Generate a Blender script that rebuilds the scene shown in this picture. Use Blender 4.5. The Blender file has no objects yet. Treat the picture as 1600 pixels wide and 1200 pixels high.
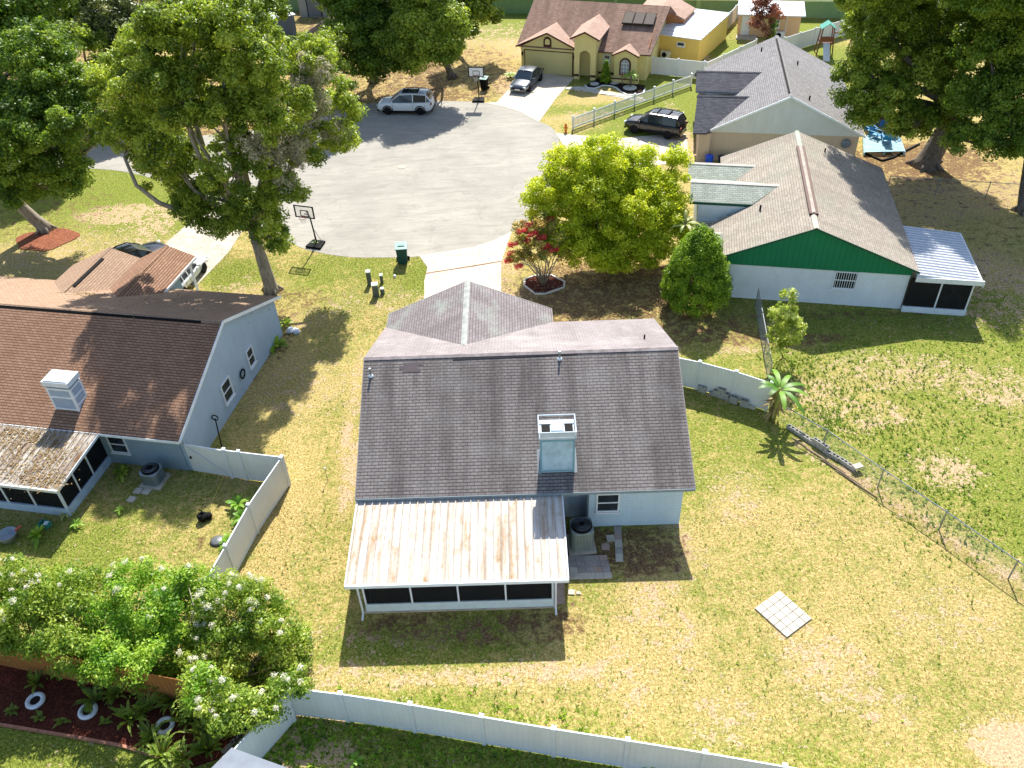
import bpy, math, random
import numpy as np
from mathutils import Matrix, Vector
sc = bpy.context.scene
R = math.radians

# ------------------------------------------------------------------ camera, sky, sun, exposure
CF, CP, CRL, CH = 1313.0, R(39.39), R(-2.47), 28.3          # focal length in px of a 1600 px wide frame, pitch, roll, height
fw = np.array([0, math.cos(CP), -math.sin(CP)]); _r = np.array([1., 0, 0]); _u = np.cross(_r, fw)
r2 = _r * math.cos(CRL) + _u * math.sin(CRL); u2 = -_r * math.sin(CRL) + _u * math.cos(CRL)
CO = np.array([0, 0, CH])
cd = bpy.data.cameras.new('camera'); cam = bpy.data.objects.new('camera', cd); sc.collection.objects.link(cam)
cd.sensor_width = 36; cd.lens = CF * 36 / 1600; cd.clip_start = .5; cd.clip_end = 2000
M = Matrix(((r2[0], u2[0], -fw[0], 0), (r2[1], u2[1], -fw[1], 0), (r2[2], u2[2], -fw[2], CH), (0, 0, 0, 1)))
cam.matrix_world = M; sc.camera = cam
SUN_EL, SUN_AZ = R(46.5), R(8.0)
w = bpy.data.worlds.new('World'); sc.world = w; w.use_nodes = True
wn = w.node_tree.nodes; wl = w.node_tree.links
sky = wn.new('ShaderNodeTexSky'); sky.sky_type = 'NISHITA'; sky.sun_disc = False
sky.sun_elevation = SUN_EL; sky.sun_rotation = SUN_AZ; sky.air_density = 1.0; sky.dust_density = 1.2
bg = wn['Background']; bg.inputs[1].default_value = 0.115; wl.new(sky.outputs[0], bg.inputs[0])
sd = bpy.data.lights.new('sun', 'SUN'); sd.energy = 4.8; sd.angle = R(0.55); sd.color = (1, .965, .90)
so = bpy.data.objects.new('sun', sd); sc.collection.objects.link(so)
sv = Vector((math.sin(SUN_AZ) * math.cos(SUN_EL), math.cos(SUN_AZ) * math.cos(SUN_EL), math.sin(SUN_EL)))
so.rotation_euler = sv.to_track_quat('Z', 'Y').to_euler(); so.location = sv * 200
sc.view_settings.view_transform = 'Standard'; sc.view_settings.look = 'None'
sc.view_settings.exposure = 1.0; sc.view_settings.gamma = 1
sc.cycles.max_bounces = 8; sc.cycles.diffuse_bounces = 4; sc.cycles.glossy_bounces = 2
sc.cycles.transmission_bounces = 4; sc.cycles.transparent_max_bounces = 8

# ------------------------------------------------------------------ survey helpers: where a sight line meets a real plane
def ray(x, y): return fw * CF + r2 * (x - 800) - u2 * (y - 600)
def G(x, y, z=0.0):
    d = ray(x, y); return CO + d * ((z - CH) / d[2])
def A(x, y, Y):
    d = ray(x, y); return CO + d * (Y / d[1])
def PPM(p): return CF / float((np.asarray(p) - CO) @ fw)    # px per metre there
class Fr:
    def __init__(s, x, y, yaw):
        a = R(yaw); s.yaw = a; s.o = np.array([x, y, 0.]); s.ex = np.array([math.cos(a), math.sin(a), 0]); s.ey = np.array([-math.sin(a), math.cos(a), 0])
    def L(s, p): d = np.asarray(p) - s.o; return (float(d @ s.ex), float(d @ s.ey), float(d[2]))
    def z(s, x, y, z=0.): return s.L(G(x, y, z))
    def v(s, x, y, v):
        d = ray(x, y); return s.L(CO + d * ((v - (CO - s.o) @ s.ey) / (d @ s.ey)))
    def u(s, x, y, u):
        d = ray(x, y); return s.L(CO + d * ((u - (CO - s.o) @ s.ex) / (d @ s.ex)))
    def W(s, u, v, z=0.): return s.o + s.ex * u + s.ey * v + np.array([0, 0, z])

# ------------------------------------------------------------------ object helpers
def link(o): sc.collection.objects.link(o); return o
def tag(o, label=None, cat=None, group=None, kind=None):
    if label: o['label'] = label
    if cat: o['category'] = cat
    if group: o['group'] = group
    if kind: o['kind'] = kind
    return o
def thing(name, loc, yaw=0., label=None, cat=None, group=None):
    o = link(bpy.data.objects.new(name, None)); o.empty_display_size = .3
    o.location = (float(loc[0]), float(loc[1]), float(loc[2]) if len(loc) > 2 else 0.); o.rotation_euler = (0, 0, yaw)
    return tag(o, label, cat, group)
def kids(o): return [c for c in bpy.data.objects if c.parent == o]
def copy_tree(o, parent=None):
    ch = list(TREE.get(o.name, []))
    c = link(o.copy())
    if parent is not None: c.parent = parent; TREE.setdefault(parent.name, []).append(c)
    TREE[c.name] = []
    for k in ch: copy_tree(k, c)
    return c
TREE = {}
def mesh_obj(name, V, Fc, mat, parent=None, smooth=False, uv=True, mats=None, mi=None):
    me = bpy.data.meshes.new(name); me.from_pydata([tuple(map(float, v)) for v in V], [], Fc)
    if mats:
        for m in mats: me.materials.append(m)
        if mi is not None: me.polygons.foreach_set('material_index', mi)
    else: me.materials.append(mat)
    if smooth: me.polygons.foreach_set('use_smooth', [True] * len(me.polygons))
    if uv:
        l = me.uv_layers.new(name='UVMap'); dat = np.zeros(len(me.loops) * 2, dtype=np.float32); me.update()
        for p in me.polygons:
            n = p.normal
            if abs(n.z) > .9995: t = Vector((1, 0, 0)); b = Vector((0, 1, 0))
            else:
                t = Vector((0, 0, 1)).cross(n).normalized(); b = n.cross(t)
            for li in p.loop_indices:
                co = me.vertices[me.loops[li].vertex_index].co
                dat[2 * li] = co.dot(t); dat[2 * li + 1] = co.dot(b)
        l.data.foreach_set('uv', dat)
    me.update()
    o = link(bpy.data.objects.new(name, me))
    if parent is not None:
        o.parent = parent; TREE.setdefault(parent.name, []).append(o)
    TREE.setdefault(o.name, [])
    return o
class MB:
    def __init__(s, org=(0, 0, 0)): s.V = []; s.F = []; s.mi = []; s.cur = 0; s.org = np.array(list(org) + [0] * (3 - len(org)), float)
    def add(s, vs, fs):
        n = len(s.V); s.V += [tuple(np.asarray(v, float) - s.org) for v in vs]; s.F += [tuple(n + i for i in f) for f in fs]; s.mi += [s.cur] * len(fs); return s
    def box(s, c, d, yaw=0., bevel=0):
        x, y, z = [k / 2 for k in d]; ca, sa = math.cos(yaw), math.sin(yaw)
        vs = [(c[0] + px * x * ca - py * y * sa, c[1] + px * x * sa + py * y * ca, c[2] + pz * z) for pz in (-1, 1) for px, py in ((-1, -1), (1, -1), (1, 1), (-1, 1))]
        return s.add(vs, [(3, 2, 1, 0), (4, 5, 6, 7), (0, 1, 5, 4), (1, 2, 6, 5), (2, 3, 7, 6), (3, 0, 4, 7)])
    def bx(s, x0, x1, y0, y1, z0, z1): return s.box(((x0 + x1) / 2, (y0 + y1) / 2, (z0 + z1) / 2), (x1 - x0, y1 - y0, z1 - z0))
    def beam(s, a, b, w, h, up=(0, 0, 1)):
        a = np.asarray(a, float); b = np.asarray(b, float); d = (b - a) / np.linalg.norm(b - a); up = np.asarray(up, float)
        if abs(d @ up) > .99: up = np.array([1., 0, 0])
        t = np.cross(d, up); t /= np.linalg.norm(t); n = np.cross(t, d)
        vs = [p + t * sx * w / 2 + n * sz * h / 2 for p in (a, b) for sx, sz in ((-1, -1), (1, -1), (1, 1), (-1, 1))]
        return s.add(vs, [(3, 2, 1, 0), (4, 5, 6, 7), (0, 1, 5, 4), (1, 2, 6, 5), (2, 3, 7, 6), (3, 0, 4, 7)])
    def slab(s, poly, th):
        # poly: 3D points counter-clockwise from above, thickened straight down
        n = len(poly); vs = [tuple(p) for p in poly] + [(p[0], p[1], p[2] - th) for p in poly]
        return s.add(vs, [tuple(range(n)), tuple(range(2 * n - 1, n - 1, -1))] + [(i, i + n, (i + 1) % n + n, (i + 1) % n) for i in range(n)])
    def prism(s, poly, z0, z1):
        n = len(poly); vs = [(p[0], p[1], z1) for p in poly] + [(p[0], p[1], z0) for p in poly]
        return s.add(vs, [tuple(range(n)), tuple(range(2 * n - 1, n - 1, -1))] + [(i, i + n, (i + 1) % n + n, (i + 1) % n) for i in range(n)])
    def ext(s, poly, d):
        # 3D polygon pushed along vector d
        n = len(poly); poly = [np.asarray(p, float) for p in poly]; d = np.asarray(d, float); vs = poly + [p + d for p in poly]
        return s.add(vs, [tuple(range(n - 1, -1, -1)), tuple(range(n, 2 * n))] + [(i, (i + 1) % n, (i + 1) % n + n, i + n) for i in range(n)])
    def tube(s, pts, rad, k=8, cap=True):
        pts = [np.asarray(p, float) for p in pts]; rad = rad if hasattr(rad, '__len__') else [rad] * len(pts)
        n0 = len(s.V); vs = []; up = np.array([.13, .21, 1.])
        for i, p in enumerate(pts):
            d = pts[min(i + 1, len(pts) - 1)] - pts[max(i - 1, 0)]; d = d / (np.linalg.norm(d) + 1e-9)
            a = np.cross(d, up if abs(d @ up / 1.03) < .97 else np.array([1., 0, 0])); a /= np.linalg.norm(a) + 1e-9; b = np.cross(d, a)
            for j in range(k):
                t = 2 * math.pi * j / k; vs.append(p + (a * math.cos(t) + b * math.sin(t)) * rad[i])
        fs = [(i * k + j, i * k + (j + 1) % k, (i + 1) * k + (j + 1) % k, (i + 1) * k + j) for i in range(len(pts) - 1) for j in range(k)]
        if cap: fs += [tuple(range(k - 1, -1, -1)), tuple(range((len(pts) - 1) * k, len(pts) * k))]
        return s.add(vs, fs)
    def lathe(s, prof, c=(0, 0, 0), k=16, axis='z', sx=1., sy=1.):
        vs = []
        for r_, h in prof:
            for j in range(k):
                t = 2 * math.pi * j / k; x, y = r_ * math.cos(t) * sx, r_ * math.sin(t) * sy
                vs.append((c[0] + x, c[1] + y, c[2] + h) if axis == 'z' else (c[0] + x, c[1] + h, c[2] + y))
        m = len(prof); fl = axis == 'z'
        fs = []
        for i in range(m - 1):
            for j in range(k):
                q = (i * k + j, i * k + (j + 1) % k, (i + 1) * k + (j + 1) % k, (i + 1) * k + j); fs.append(q if fl else q[::-1])
        a = tuple(range(k)); b = tuple(range((m - 1) * k, m * k))
        if prof[0][0] > 1e-6: fs.append(a[::-1] if fl else a)
        if prof[-1][0] > 1e-6: fs.append(b if fl else b[::-1])
        return s.add(vs, fs)
    def build(s, name, mat, parent=None, smooth=False, uv=True, mats=None):
        return mesh_obj(name, s.V, s.F, mat, parent, smooth, uv, mats, s.mi if mats else None)

# ------------------------------------------------------------------ materials
def srgb(h):
    h = h.lstrip('#'); c = [int(h[i:i + 2], 16) / 255 for i in (0, 2, 4)]
    return tuple([(x / 12.92 if x <= .04045 else ((x + .055) / 1.055) ** 2.4) for x in c] + [1.])
class NM:
    def __init__(s, name, rough=.8, spec=.3, metal=0.):
        s.m = bpy.data.materials.new(name); s.m.use_nodes = True; s.t = s.m.node_tree; s.n = s.t.nodes; s.l = s.t.links
        s.b = s.n['Principled BSDF']; s.b.inputs['Roughness'].default_value = rough; s.b.inputs['Specular IOR Level'].default_value = spec; s.b.inputs['Metallic'].default_value = metal
        s.out = s.n['Material Output']
    def node(s, ty, **k):
        n = s.n.new(ty)
        for a, v in k.items(): setattr(n, a, v)
        return n
    def put(s, sock, v):
        if hasattr(v, 'links') or hasattr(v, 'is_linked'): s.l.new(v, sock)
        elif v is not None: sock.default_value = v
        return s
    def uv(s, sx=1, sy=1, sz=1, src='UV'):
        tc = s.node('ShaderNodeTexCoord'); mp = s.node('ShaderNodeMapping'); mp.inputs['Scale'].default_value = (sx, sy, sz)
        s.l.new(tc.outputs[src], mp.inputs[0]); return mp.outputs[0]
    def wpos(s, sx=1, sy=1, sz=1):
        g = s.node('ShaderNodeNewGeometry'); mp = s.node('ShaderNodeMapping'); mp.inputs['Scale'].default_value = (sx, sy, sz)
        s.l.new(g.outputs['Position'], mp.inputs[0]); return mp.outputs[0]
    def noise(s, vec, scale, detail=4, rough=.55, dist=0., col=False):
        n = s.node('ShaderNodeTexNoise'); n.inputs['Scale'].default_value = scale; n.inputs['Detail'].default_value = detail
        n.inputs['Roughness'].default_value = rough; n.inputs['Distortion'].default_value = dist; s.l.new(vec, n.inputs['Vector']); return n.outputs['Color' if col else 'Fac']
    def ramp(s, fac, stops, interp='LINEAR'):
        n = s.node('ShaderNodeValToRGB'); e = n.color_ramp.elements; n.color_ramp.interpolation = interp
        while len(e) > 1: e.remove(e[-1])
        e[0].position = stops[0][0]; e[0].color = stops[0][1] if hasattr(stops[0][1], '__len__') else (stops[0][1],) * 3 + (1,)
        for p, c in stops[1:]:
            q = e.new(p); q.color = c if hasattr(c, '__len__') else (c,) * 3 + (1,)
        s.l.new(fac, n.inputs[0]); return n.outputs[0]
    def mix(s, f, a, b, mode='MIX'):
        n = s.node('ShaderNodeMix', data_type='RGBA', blend_type=mode); n.clamp_factor = True
        s.put(n.inputs[0], f); s.put(n.inputs[6], a); s.put(n.inputs[7], b); return n.outputs[2]
    def math(s, op, a, b=None, clamp=False):
        n = s.node('ShaderNodeMath', operation=op); n.use_clamp = clamp; s.put(n.inputs[0], a)
        if b is not None: s.put(n.inputs[1], b)
        return n.outputs[0]
    def col(s, v): s.put(s.b.inputs['Base Color'], v); return s
    def bump(s, h, st=.3, dist=.02):
        n = s.node('ShaderNodeBump'); n.inputs['Strength'].default_value = st; n.inputs['Distance'].default_value = dist; s.l.new(h, n.inputs['Height']); s.l.new(n.outputs[0], s.b.inputs['Normal']); return s
def plain(name, c, rough=.7, spec=.3, metal=0., var=.12, sc_=3., coat=0.):
    m = NM(name, rough, spec, metal); c = srgb(c) if isinstance(c, str) else c
    v = m.wpos(); n = m.noise(v, sc_, 5, .6)
    d = tuple(x * (1 - var) for x in c[:3]) + (1,); l = tuple(min(1, x * (1 + var)) for x in c[:3]) + (1,)
    m.col(m.ramp(n, [(.3, d), (.7, l)]))
    if coat: m.b.inputs['Coat Weight'].default_value = coat; m.b.inputs['Coat Roughness'].default_value = .05
    return m.m
def shingle(name, dark, mid, light, lines=.6, stain=.5, grey=None, bw=.3, rh=.15, greymask=0.):
    m = NM(name, .92, .15); uv = m.uv()
    br = m.node('ShaderNodeTexBrick'); m.l.new(uv, br.inputs['Vector']); br.offset = .5
    for k, v in (('Scale', 1.), ('Mortar Size', .010), ('Mortar Smooth', .4), ('Bias', 0.), ('Brick Width', bw), ('Row Height', rh)): br.inputs[k].default_value = v
    br.inputs['Color1'].default_value = srgb(mid); br.inputs['Color2'].default_value = srgb(light); br.inputs['Mortar'].default_value = srgb(dark)
    c = br.outputs['Color']
    # one darker line at the butt of each course
    sep = m.node('ShaderNodeSeparateXYZ'); m.l.new(uv, sep.inputs[0])
    f = m.math('FRACT', m.math('DIVIDE', sep.outputs['Y'], rh))
    ln = m.ramp(f, [(0, 1.), (.16, .8), (.34, 0.), (.9, 0.), (1., .6)])
    c = m.mix(m.math('MULTIPLY', ln, lines), c, srgb(dark))
    st = m.noise(m.uv(.9, .12), 1.0, 6, .65); c = m.mix(m.math('MULTIPLY', m.ramp(st, [(.42, 0.), (.62, 1.)]), stain), c, srgb(dark))
    st2 = m.noise(m.uv(.35, .5), 1.0, 5, .6)
    if grey: c = m.mix(m.math('MULTIPLY', m.ramp(st2, [(.5, 0.), (.75, 1.)]), greymask), c, srgb(grey))
    fn = m.noise(m.uv(14, 9), 1.0, 3, .7); c = m.mix(.55, c, m.ramp(fn, [(.25, .3), (.75, .72)]), 'OVERLAY')
    m.col(c); m.bump(m.math('SUBTRACT', f, br.outputs['Fac']), .5, .012); return m.m
def wallmat(name, c, kind='block', d=.85, var=.14):
    m = NM(name, .8, .25); uv = m.uv(); base = srgb(c); dk = tuple(x * d for x in base[:3]) + (1,)
    if kind == 'block': bw, rh, ms = .4, .2, .006
    elif kind == 'board': bw, rh, ms = .2, 40., .008
    elif kind == 'wide': bw, rh, ms = .31, 40., .012
    else: bw, rh, ms = 40., .18, .008
    br = m.node('ShaderNodeTexBrick'); m.l.new(uv, br.inputs['Vector']); br.offset = .5 if kind == 'block' else 0
    for k, v in (('Scale', 1.), ('Mortar Size', ms), ('Mortar Smooth', .3), ('Brick Width', bw), ('Row Height', rh)): br.inputs[k].default_value = v
    br.inputs['Color1'].default_value = base; br.inputs['Color2'].default_value = tuple(x * .97 for x in base[:3]) + (1,); br.inputs['Mortar'].default_value = dk
    n = m.noise(m.wpos(1, 1, .5), 1.3, 5, .6); cc = m.mix(.8, br.outputs['Color'], m.ramp(n, [(.3, 1 - var), (.7, 1.)]), 'MULTIPLY')
    n2 = m.noise(m.uv(6, .5), 1., 4, .7); cc = m.mix(m.math('MULTIPLY', m.ramp(n2, [(.55, 0.), (.8, 1.)]), .35), cc, tuple(x * .7 for x in base[:3]) + (1,))
    m.col(cc); m.bump(m.math('MULTIPLY', br.outputs['Fac'], -1.), .4, .01); return m.m
def leafmat(name, c1, c2, c3, trans=.45):
    # three colours: the tint attribute picks between them
    m = NM(name, .45, .4); at = m.node('ShaderNodeAttribute', attribute_name='tint'); sep = m.node('ShaderNodeSeparateColor'); m.l.new(at.outputs['Color'], sep.inputs[0])
    c = m.ramp(sep.outputs[0], [(0., srgb(c1)), (.5, srgb(c2)), (1., srgb(c3))]); m.col(c)
    tr = m.node('ShaderNodeBsdfTranslucent'); tc = m.mix(1., c, (1.0, 1.0, .5, 1), 'MULTIPLY'); m.l.new(tc, tr.inputs[0])
    mx = m.node('ShaderNodeMixShader'); mx.inputs[0].default_value = trans; m.l.new(m.b.outputs[0], mx.inputs[1]); m.l.new(tr.outputs[0], mx.inputs[2]); m.l.new(mx.outputs[0], m.out.inputs[0]); return m.m
def ground_mat():
    m = NM('lawn_soil', .95, .1); P = m.wpos(); at = m.node('ShaderNodeAttribute', attribute_name='mask'); sp = m.node('ShaderNodeSeparateColor'); m.l.new(at.outputs['Color'], sp.inputs[0])
    n1 = m.noise(P, .35, 6, .6); n2 = m.noise(P, 1.6, 6, .68); n3 = m.noise(P, 9., 5, .75); n4 = m.noise(P, 15., 3, .8)
    n5 = m.noise(P, 4.2, 6, .72)
    dry = m.ramp(n3, [(.28, srgb('#6b5a36')), (.44, srgb('#9e8a52')), (.58, srgb('#c0ab74')), (.76, srgb('#e2d2ac'))])
    green = m.ramp(n3, [(.28, srgb('#34430f')), (.48, srgb('#667525')), (.7, srgb('#9fa84a'))])
    sand = m.ramp(n3, [(.28, srgb('#957a5e')), (.5, srgb('#b99d7d')), (.75, srgb('#d6c1a2'))])
    lit = m.ramp(n3, [(.3, srgb('#3e2c1e')), (.5, srgb('#6d5239')), (.72, srgb('#ab8e6a'))])
    def edge(ch, k, w, lo, hi):   # the patch edges are broken up by noise
        a = m.math('ADD', ch, m.math('MULTIPLY', m.math('SUBTRACT', n2, .5), k)); a = m.math('ADD', a, m.math('MULTIPLY', m.math('SUBTRACT', n5, .5), w))
        a = m.math('ADD', a, m.math('MULTIPLY', m.math('SUBTRACT', n3, .5), w * .6)); return m.ramp(a, [(lo, 0.), (hi, 1.)])
    gf = edge(m.math('ADD', sp.outputs[0], m.math('MULTIPLY', m.math('SUBTRACT', n1, .5), .7)), 1.3, 1.6, .34, .72)
    c = m.mix(m.math('MULTIPLY', gf, .92), dry, green)
    c = m.mix(m.math('MULTIPLY', edge(sp.outputs[1], 2.0, 1.8, .50, .64), .9), c, sand)
    c = m.mix(m.math('MULTIPLY', edge(sp.outputs[2], 1.6, 1.5, .46, .62), .92), c, lit)
    c = m.mix(.8, c, m.ramp(n4, [(.25, .14), (.5, .5), (.75, .80)]), 'OVERLAY')
    m.col(c); m.bump(m.math('ADD', m.math('MULTIPLY', n3, .7), m.math('MULTIPLY', n4, .5)), .9, .07); return m.m
def asphalt():
    m = NM('asphalt', .9, .2); P = m.wpos(); n = m.noise(P, .25, 5, .6); n2 = m.noise(m.wpos(.4, 2.2, 1), .9, 6, .7, 1.2); n3 = m.noise(P, 18, 4, .8)
    tl = m.noise(m.wpos(.12, .5, 1), 1.2, 5, .6, 2.5); c = m.ramp(n, [(.3, srgb('#8f8b81')), (.7, srgb('#a39e93'))]); c = m.mix(m.math('MULTIPLY', m.ramp(tl, [(.52, 0.), (.6, 1.), (.68, 0.)]), .22), c, srgb('#6b675f')); c = m.mix(m.math('MULTIPLY', m.ramp(m.noise(P, .5, 3, .5), [(.62, 0.), (.7, 1.)]), .25), c, srgb('#77726a')); c = m.mix(.5, c, m.ramp(n2, [(.3, .38), (.7, .6)]), 'OVERLAY'); c = m.mix(.4, c, m.ramp(n3, [(.3, .3), (.7, .66)]), 'OVERLAY')
    v = m.node('ShaderNodeTexVoronoi', feature='DISTANCE_TO_EDGE'); v.inputs['Scale'].default_value = .22; v.inputs['Randomness'].default_value = 1
    ds = m.node('ShaderNodeVectorMath', operation='ADD'); m.l.new(P, ds.inputs[0]); sc3 = m.node('ShaderNodeVectorMath', operation='SCALE'); m.l.new(m.noise(P, 1.2, 4, .6, col=True), sc3.inputs[0]); sc3.inputs[3].default_value = 1.6; m.l.new(sc3.outputs[0], ds.inputs[1]); m.l.new(ds.outputs[0], v.inputs['Vector'])
    cr = m.ramp(v.outputs['Distance'], [(0, 1.), (.012, 0.)]); c = m.mix(m.math('MULTIPLY', cr, m.math('MULTIPLY', m.ramp(n2, [(.4, 0.), (.6, 1.)]), .4)), c, srgb('#57534e'))
    m.col(c); m.bump(n3, .3, .01); return m.m
def concrete(name='concrete', a='#b5a897', b='#d3c6b2', st='#7d6a55', k=.5):
    m = NM(name, .9, .2); P = m.wpos(); n = m.noise(P, .8, 6, .65); n2 = m.noise(P, 3., 6, .7); n3 = m.noise(P, 22, 3, .8)
    c = m.ramp(n, [(.3, srgb(a)), (.65, srgb(b))]); c = m.mix(m.math('MULTIPLY', m.ramp(n2, [(.5, 0.), (.72, 1.)]), k), c, srgb(st)); c = m.mix(.35, c, m.ramp(n3, [(.3, .3), (.7, .66)]), 'OVERLAY')
    m.col(c); m.bump(n3, .2, .006); return m.m
def metalroof(name, base, stain, amt, sx=2.6, per=0., off=0.):
    m = NM(name, .8, .15); n = m.noise(m.uv(sx, .22), 1., 6, .68); n2 = m.noise(m.uv(2, 1.6), 1., 6, .7)
    f = m.math('MULTIPLY', m.math('ADD', m.ramp(n, [(.42, 0.), (.66, 1.)]), m.math('MULTIPLY', m.ramp(n2, [(.5, 0.), (.7, 1.)]), .55)), amt, True)
    c = m.mix(f, srgb(base), srgb(stain)); n3 = m.noise(m.uv(.6, .4), 1., 4, .6); c = m.mix(.5, c, m.ramp(n3, [(.3, .42), (.7, .58)]), 'OVERLAY')
    if per:   # grime gathered along each rib
        sx_ = m.node('ShaderNodeSeparateXYZ'); m.l.new(m.uv(), sx_.inputs[0]); f = m.math('FRACT', m.math('DIVIDE', m.math('ADD', sx_.outputs['X'], off + 100 * per), per))
        g = m.ramp(f, [(0, 0.), (.05, .1), (.10, .9), (.16, .75), (.24, .1), (.9, 0.), (1., 0.)]); c = m.mix(m.math('MULTIPLY', g, .55), c, srgb('#6a645c'))
    m.col(c); return m.m
def bark(name='bark', a='#4a4038', b='#8c8175'):
    m = NM(name, .95, .1); v = m.uv(6, 1.2, 1.2, 'Object'); n = m.noise(m.wpos(5, 5, 1.), 1.6, 6, .7, .6); m.col(m.ramp(n, [(.3, srgb(a)), (.7, srgb(b))])); m.bump(n, .8, .06); return m.m
def screenmat():
    m = NM('screen_mesh', .7, .2); m.col((.012, .013, .015, 1)); tr = m.node('ShaderNodeBsdfTransparent'); mx = m.node('ShaderNodeMixShader')
    mx.inputs[0].default_value = .72; m.l.new(tr.outputs[0], mx.inputs[1]); m.l.new(m.b.outputs[0], mx.inputs[2]); m.l.new(mx.outputs[0], m.out.inputs[0]); return m.m
def mulchmat(name, a, b, c_):
    m = NM(name, .95, .1); n = m.noise(m.wpos(), 14., 6, .8); n2 = m.noise(m.wpos(), 1.2, 4, .6); c = m.ramp(n, [(.3, srgb(a)), (.5, srgb(b)), (.72, srgb(c_))]); c = m.mix(.6, c, m.ramp(n2, [(.3, .35), (.7, .6)]), 'OVERLAY'); m.col(c); m.bump(n, 1., .05); return m.m
def carpaint(name, c, rough=.25, metal=.3):
    m = NM(name, rough, .5, metal); m.col(srgb(c)); m.b.inputs['Coat Weight'].default_value = .6; m.b.inputs['Coat Roughness'].default_value = .04; return m.m

ground_m = ground_mat(); asph = asphalt(); conc = concrete(); conc2 = concrete('old_concrete', '#a39a8c', '#c4b9a6', '#6b5c4a', .6)
paver_w = concrete('paver_white', '#b0a99a', '#c6bfaf', '#857a67', .4); paver_g = concrete('paver_grey', '#8d857d', '#aba399', '#6e655c', .4); paver_p = concrete('paver_rose', '#a08a7c', '#b89f8f', '#75655a', .4)
block_m = concrete('cinder_block', '#9a9791', '#b9b6ae', '#77736c', .4)
sh_main = shingle('shingle_grey_brown', '#413a39', '#7f7875', '#8a8480', .9, .6, '#93948f', greymask=.25)
sh_hip = shingle('shingle_grey_wing', '#544c4a', '#817979', '#8f8787', .5, .35, '#9ba69c', greymask=.75)
sh_front = shingle('shingle_lilac_grey', '#625a58', '#8c8483', '#989090', .3, .3, '#aeaba6', greymask=.5)
sh_left = shingle('shingle_terracotta_brown', '#45301f', '#91705a', '#a17f69', .85, .15)
sh_left2 = shingle('shingle_tan_brown', '#6a5747', '#9a7f69', '#a68c76', .45, .15)
sh_green = shingle('shingle_weathered_tan', '#6e665c', '#958c80', '#a89e91', .4, .35, '#7f8c7c', greymask=.35)
sh_mint = shingle('shingle_pale_mint', '#6e7468', '#a5aa9d', '#bdc1b3', .6, .3)
sh_grey = shingle('shingle_grey', '#4f4e50', '#7d7b7b', '#908d8c', .4, .15)
sh_dark = shingle('shingle_charcoal', '#2c2c31', '#4d4d53', '#626168', .6, .15)
sh_yel = shingle('shingle_rosy_brown', '#5a463c', '#8c7061', '#a38776', .75, .5)
sh_yel2 = shingle('shingle_rose_tan', '#8a6f60', '#a98d7d', '#bb9f8f', .35, .2)
w_main = wallmat('wall_pale_blue_block', '#bdd4df', 'block', .8); w_main2 = wallmat('wall_grey_stucco', '#b4bfc6', 'block', .95)
w_left = wallmat('wall_blue_grey_board', '#a9bccb', 'board', .8); w_left2 = wallmat('wall_slate_stucco', '#8fa5b3', 'block', .96)
w_green = wallmat('siding_forest_green', '#1f7a50', 'wide', .55); w_white = wallmat('wall_white_block', '#dde6ec'); w_white2 = plain('trim_white', '#e4e6e6', .6)
w_beige = wallmat('wall_beige', '#c9b29a', 'block', .97); w_pale = wallmat('siding_pale_grey', '#d4d3cc', 'board', .9)
w_yel = wallmat('wall_pale_yellow', '#e0d08e', 'block', .985, .06); w_yel2 = wallmat('wall_bright_yellow', '#e6c468', 'block', .98, .06); w_tan = wallmat('wall_peach', '#d9b48c', 'block', .98, .06)
trim_br = plain('trim_dark_brown', '#4b2a20', .6); trim_gr = plain('trim_dark_green', '#0f4a37', .6)
gwall = wallmat('wall_boundary_green', '#7f9c6d', 'board', .97, .2); gcap = plain('wall_cap_pale_green', '#c6d2a4', .7)
vinyl = plain('vinyl_white', '#dadee0', .6, .25, var=.05); vinyl_g = wallmat('vinyl_panel', '#e6e7e5', 'board', .9, .12); vinyl_c = wallmat('vinyl_cream_panel', '#cfccc0', 'board', .9, .06)
whitem = plain('white_metal', '#d8dcdf', .65, .2, var=.06); mroof = metalroof('porch_metal_rusty', '#ccc9c2', '#96703f', .75, 3.4, .3119, -.08); mroof_l = metalroof('porch_metal_leafy', '#b5afa4', '#66492f', 1.0, 1.6, .31, 0.)
mroof_w = plain('roof_metal_white', '#d6dbe0', .7, .2, var=.05); mroof_b = plain('roof_metal_ribbed', '#c9ccd0', .55, .3, var=.08)
glass = NM('window_glass', .08, .6); glass.col((.02, .028, .034, 1)); glass = glass.m
glass2 = plain('window_curtained', '#8a969c', .15, .6, var=.3, sc_=8)
dark = plain('dark_interior', '#141312', .9, var=.2); black = plain('black_plastic', '#0f1011', .8, .15); rubber = plain('rubber', '#17171a', .85); screen = screenmat()
chrome = plain('bright_metal', '#aeb3b8', .25, .5, .9); galv = plain('galvanised', '#8c9194', .45, .5, .5)
wood = wallmat('fence_wood', '#a9713d', 'board', .45, .3); wood_g = wallmat('fence_weathered_wood', '#8b8078', 'board', .6, .3)
barkm = bark(); bark_l = bark('bark_pale', '#6d6355', '#b3a896'); bark_d = bark('bark_dark', '#2c261f', '#5d5247')
mul_o = mulchmat('mulch_orange', '#3f241a', '#87503a', '#c08a66'); mul_r = mulchmat('mulch_red', '#241310', '#542a20', '#8d5140'); mul_d = mulchmat('mulch_dark', '#1c1512', '#332821', '#4b3c30')
teal = plain('green_bin', '#17423d', .5, .4); blue = plain('blue_paint', '#2f7fa8', .5, .4, var=.35, sc_=4); bluef = plain('blue_cloth', '#1c66a8', .85); deckb = plain('deck_pale_blue', '#9fc4cf', .6, var=.3, sc_=5)
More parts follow.
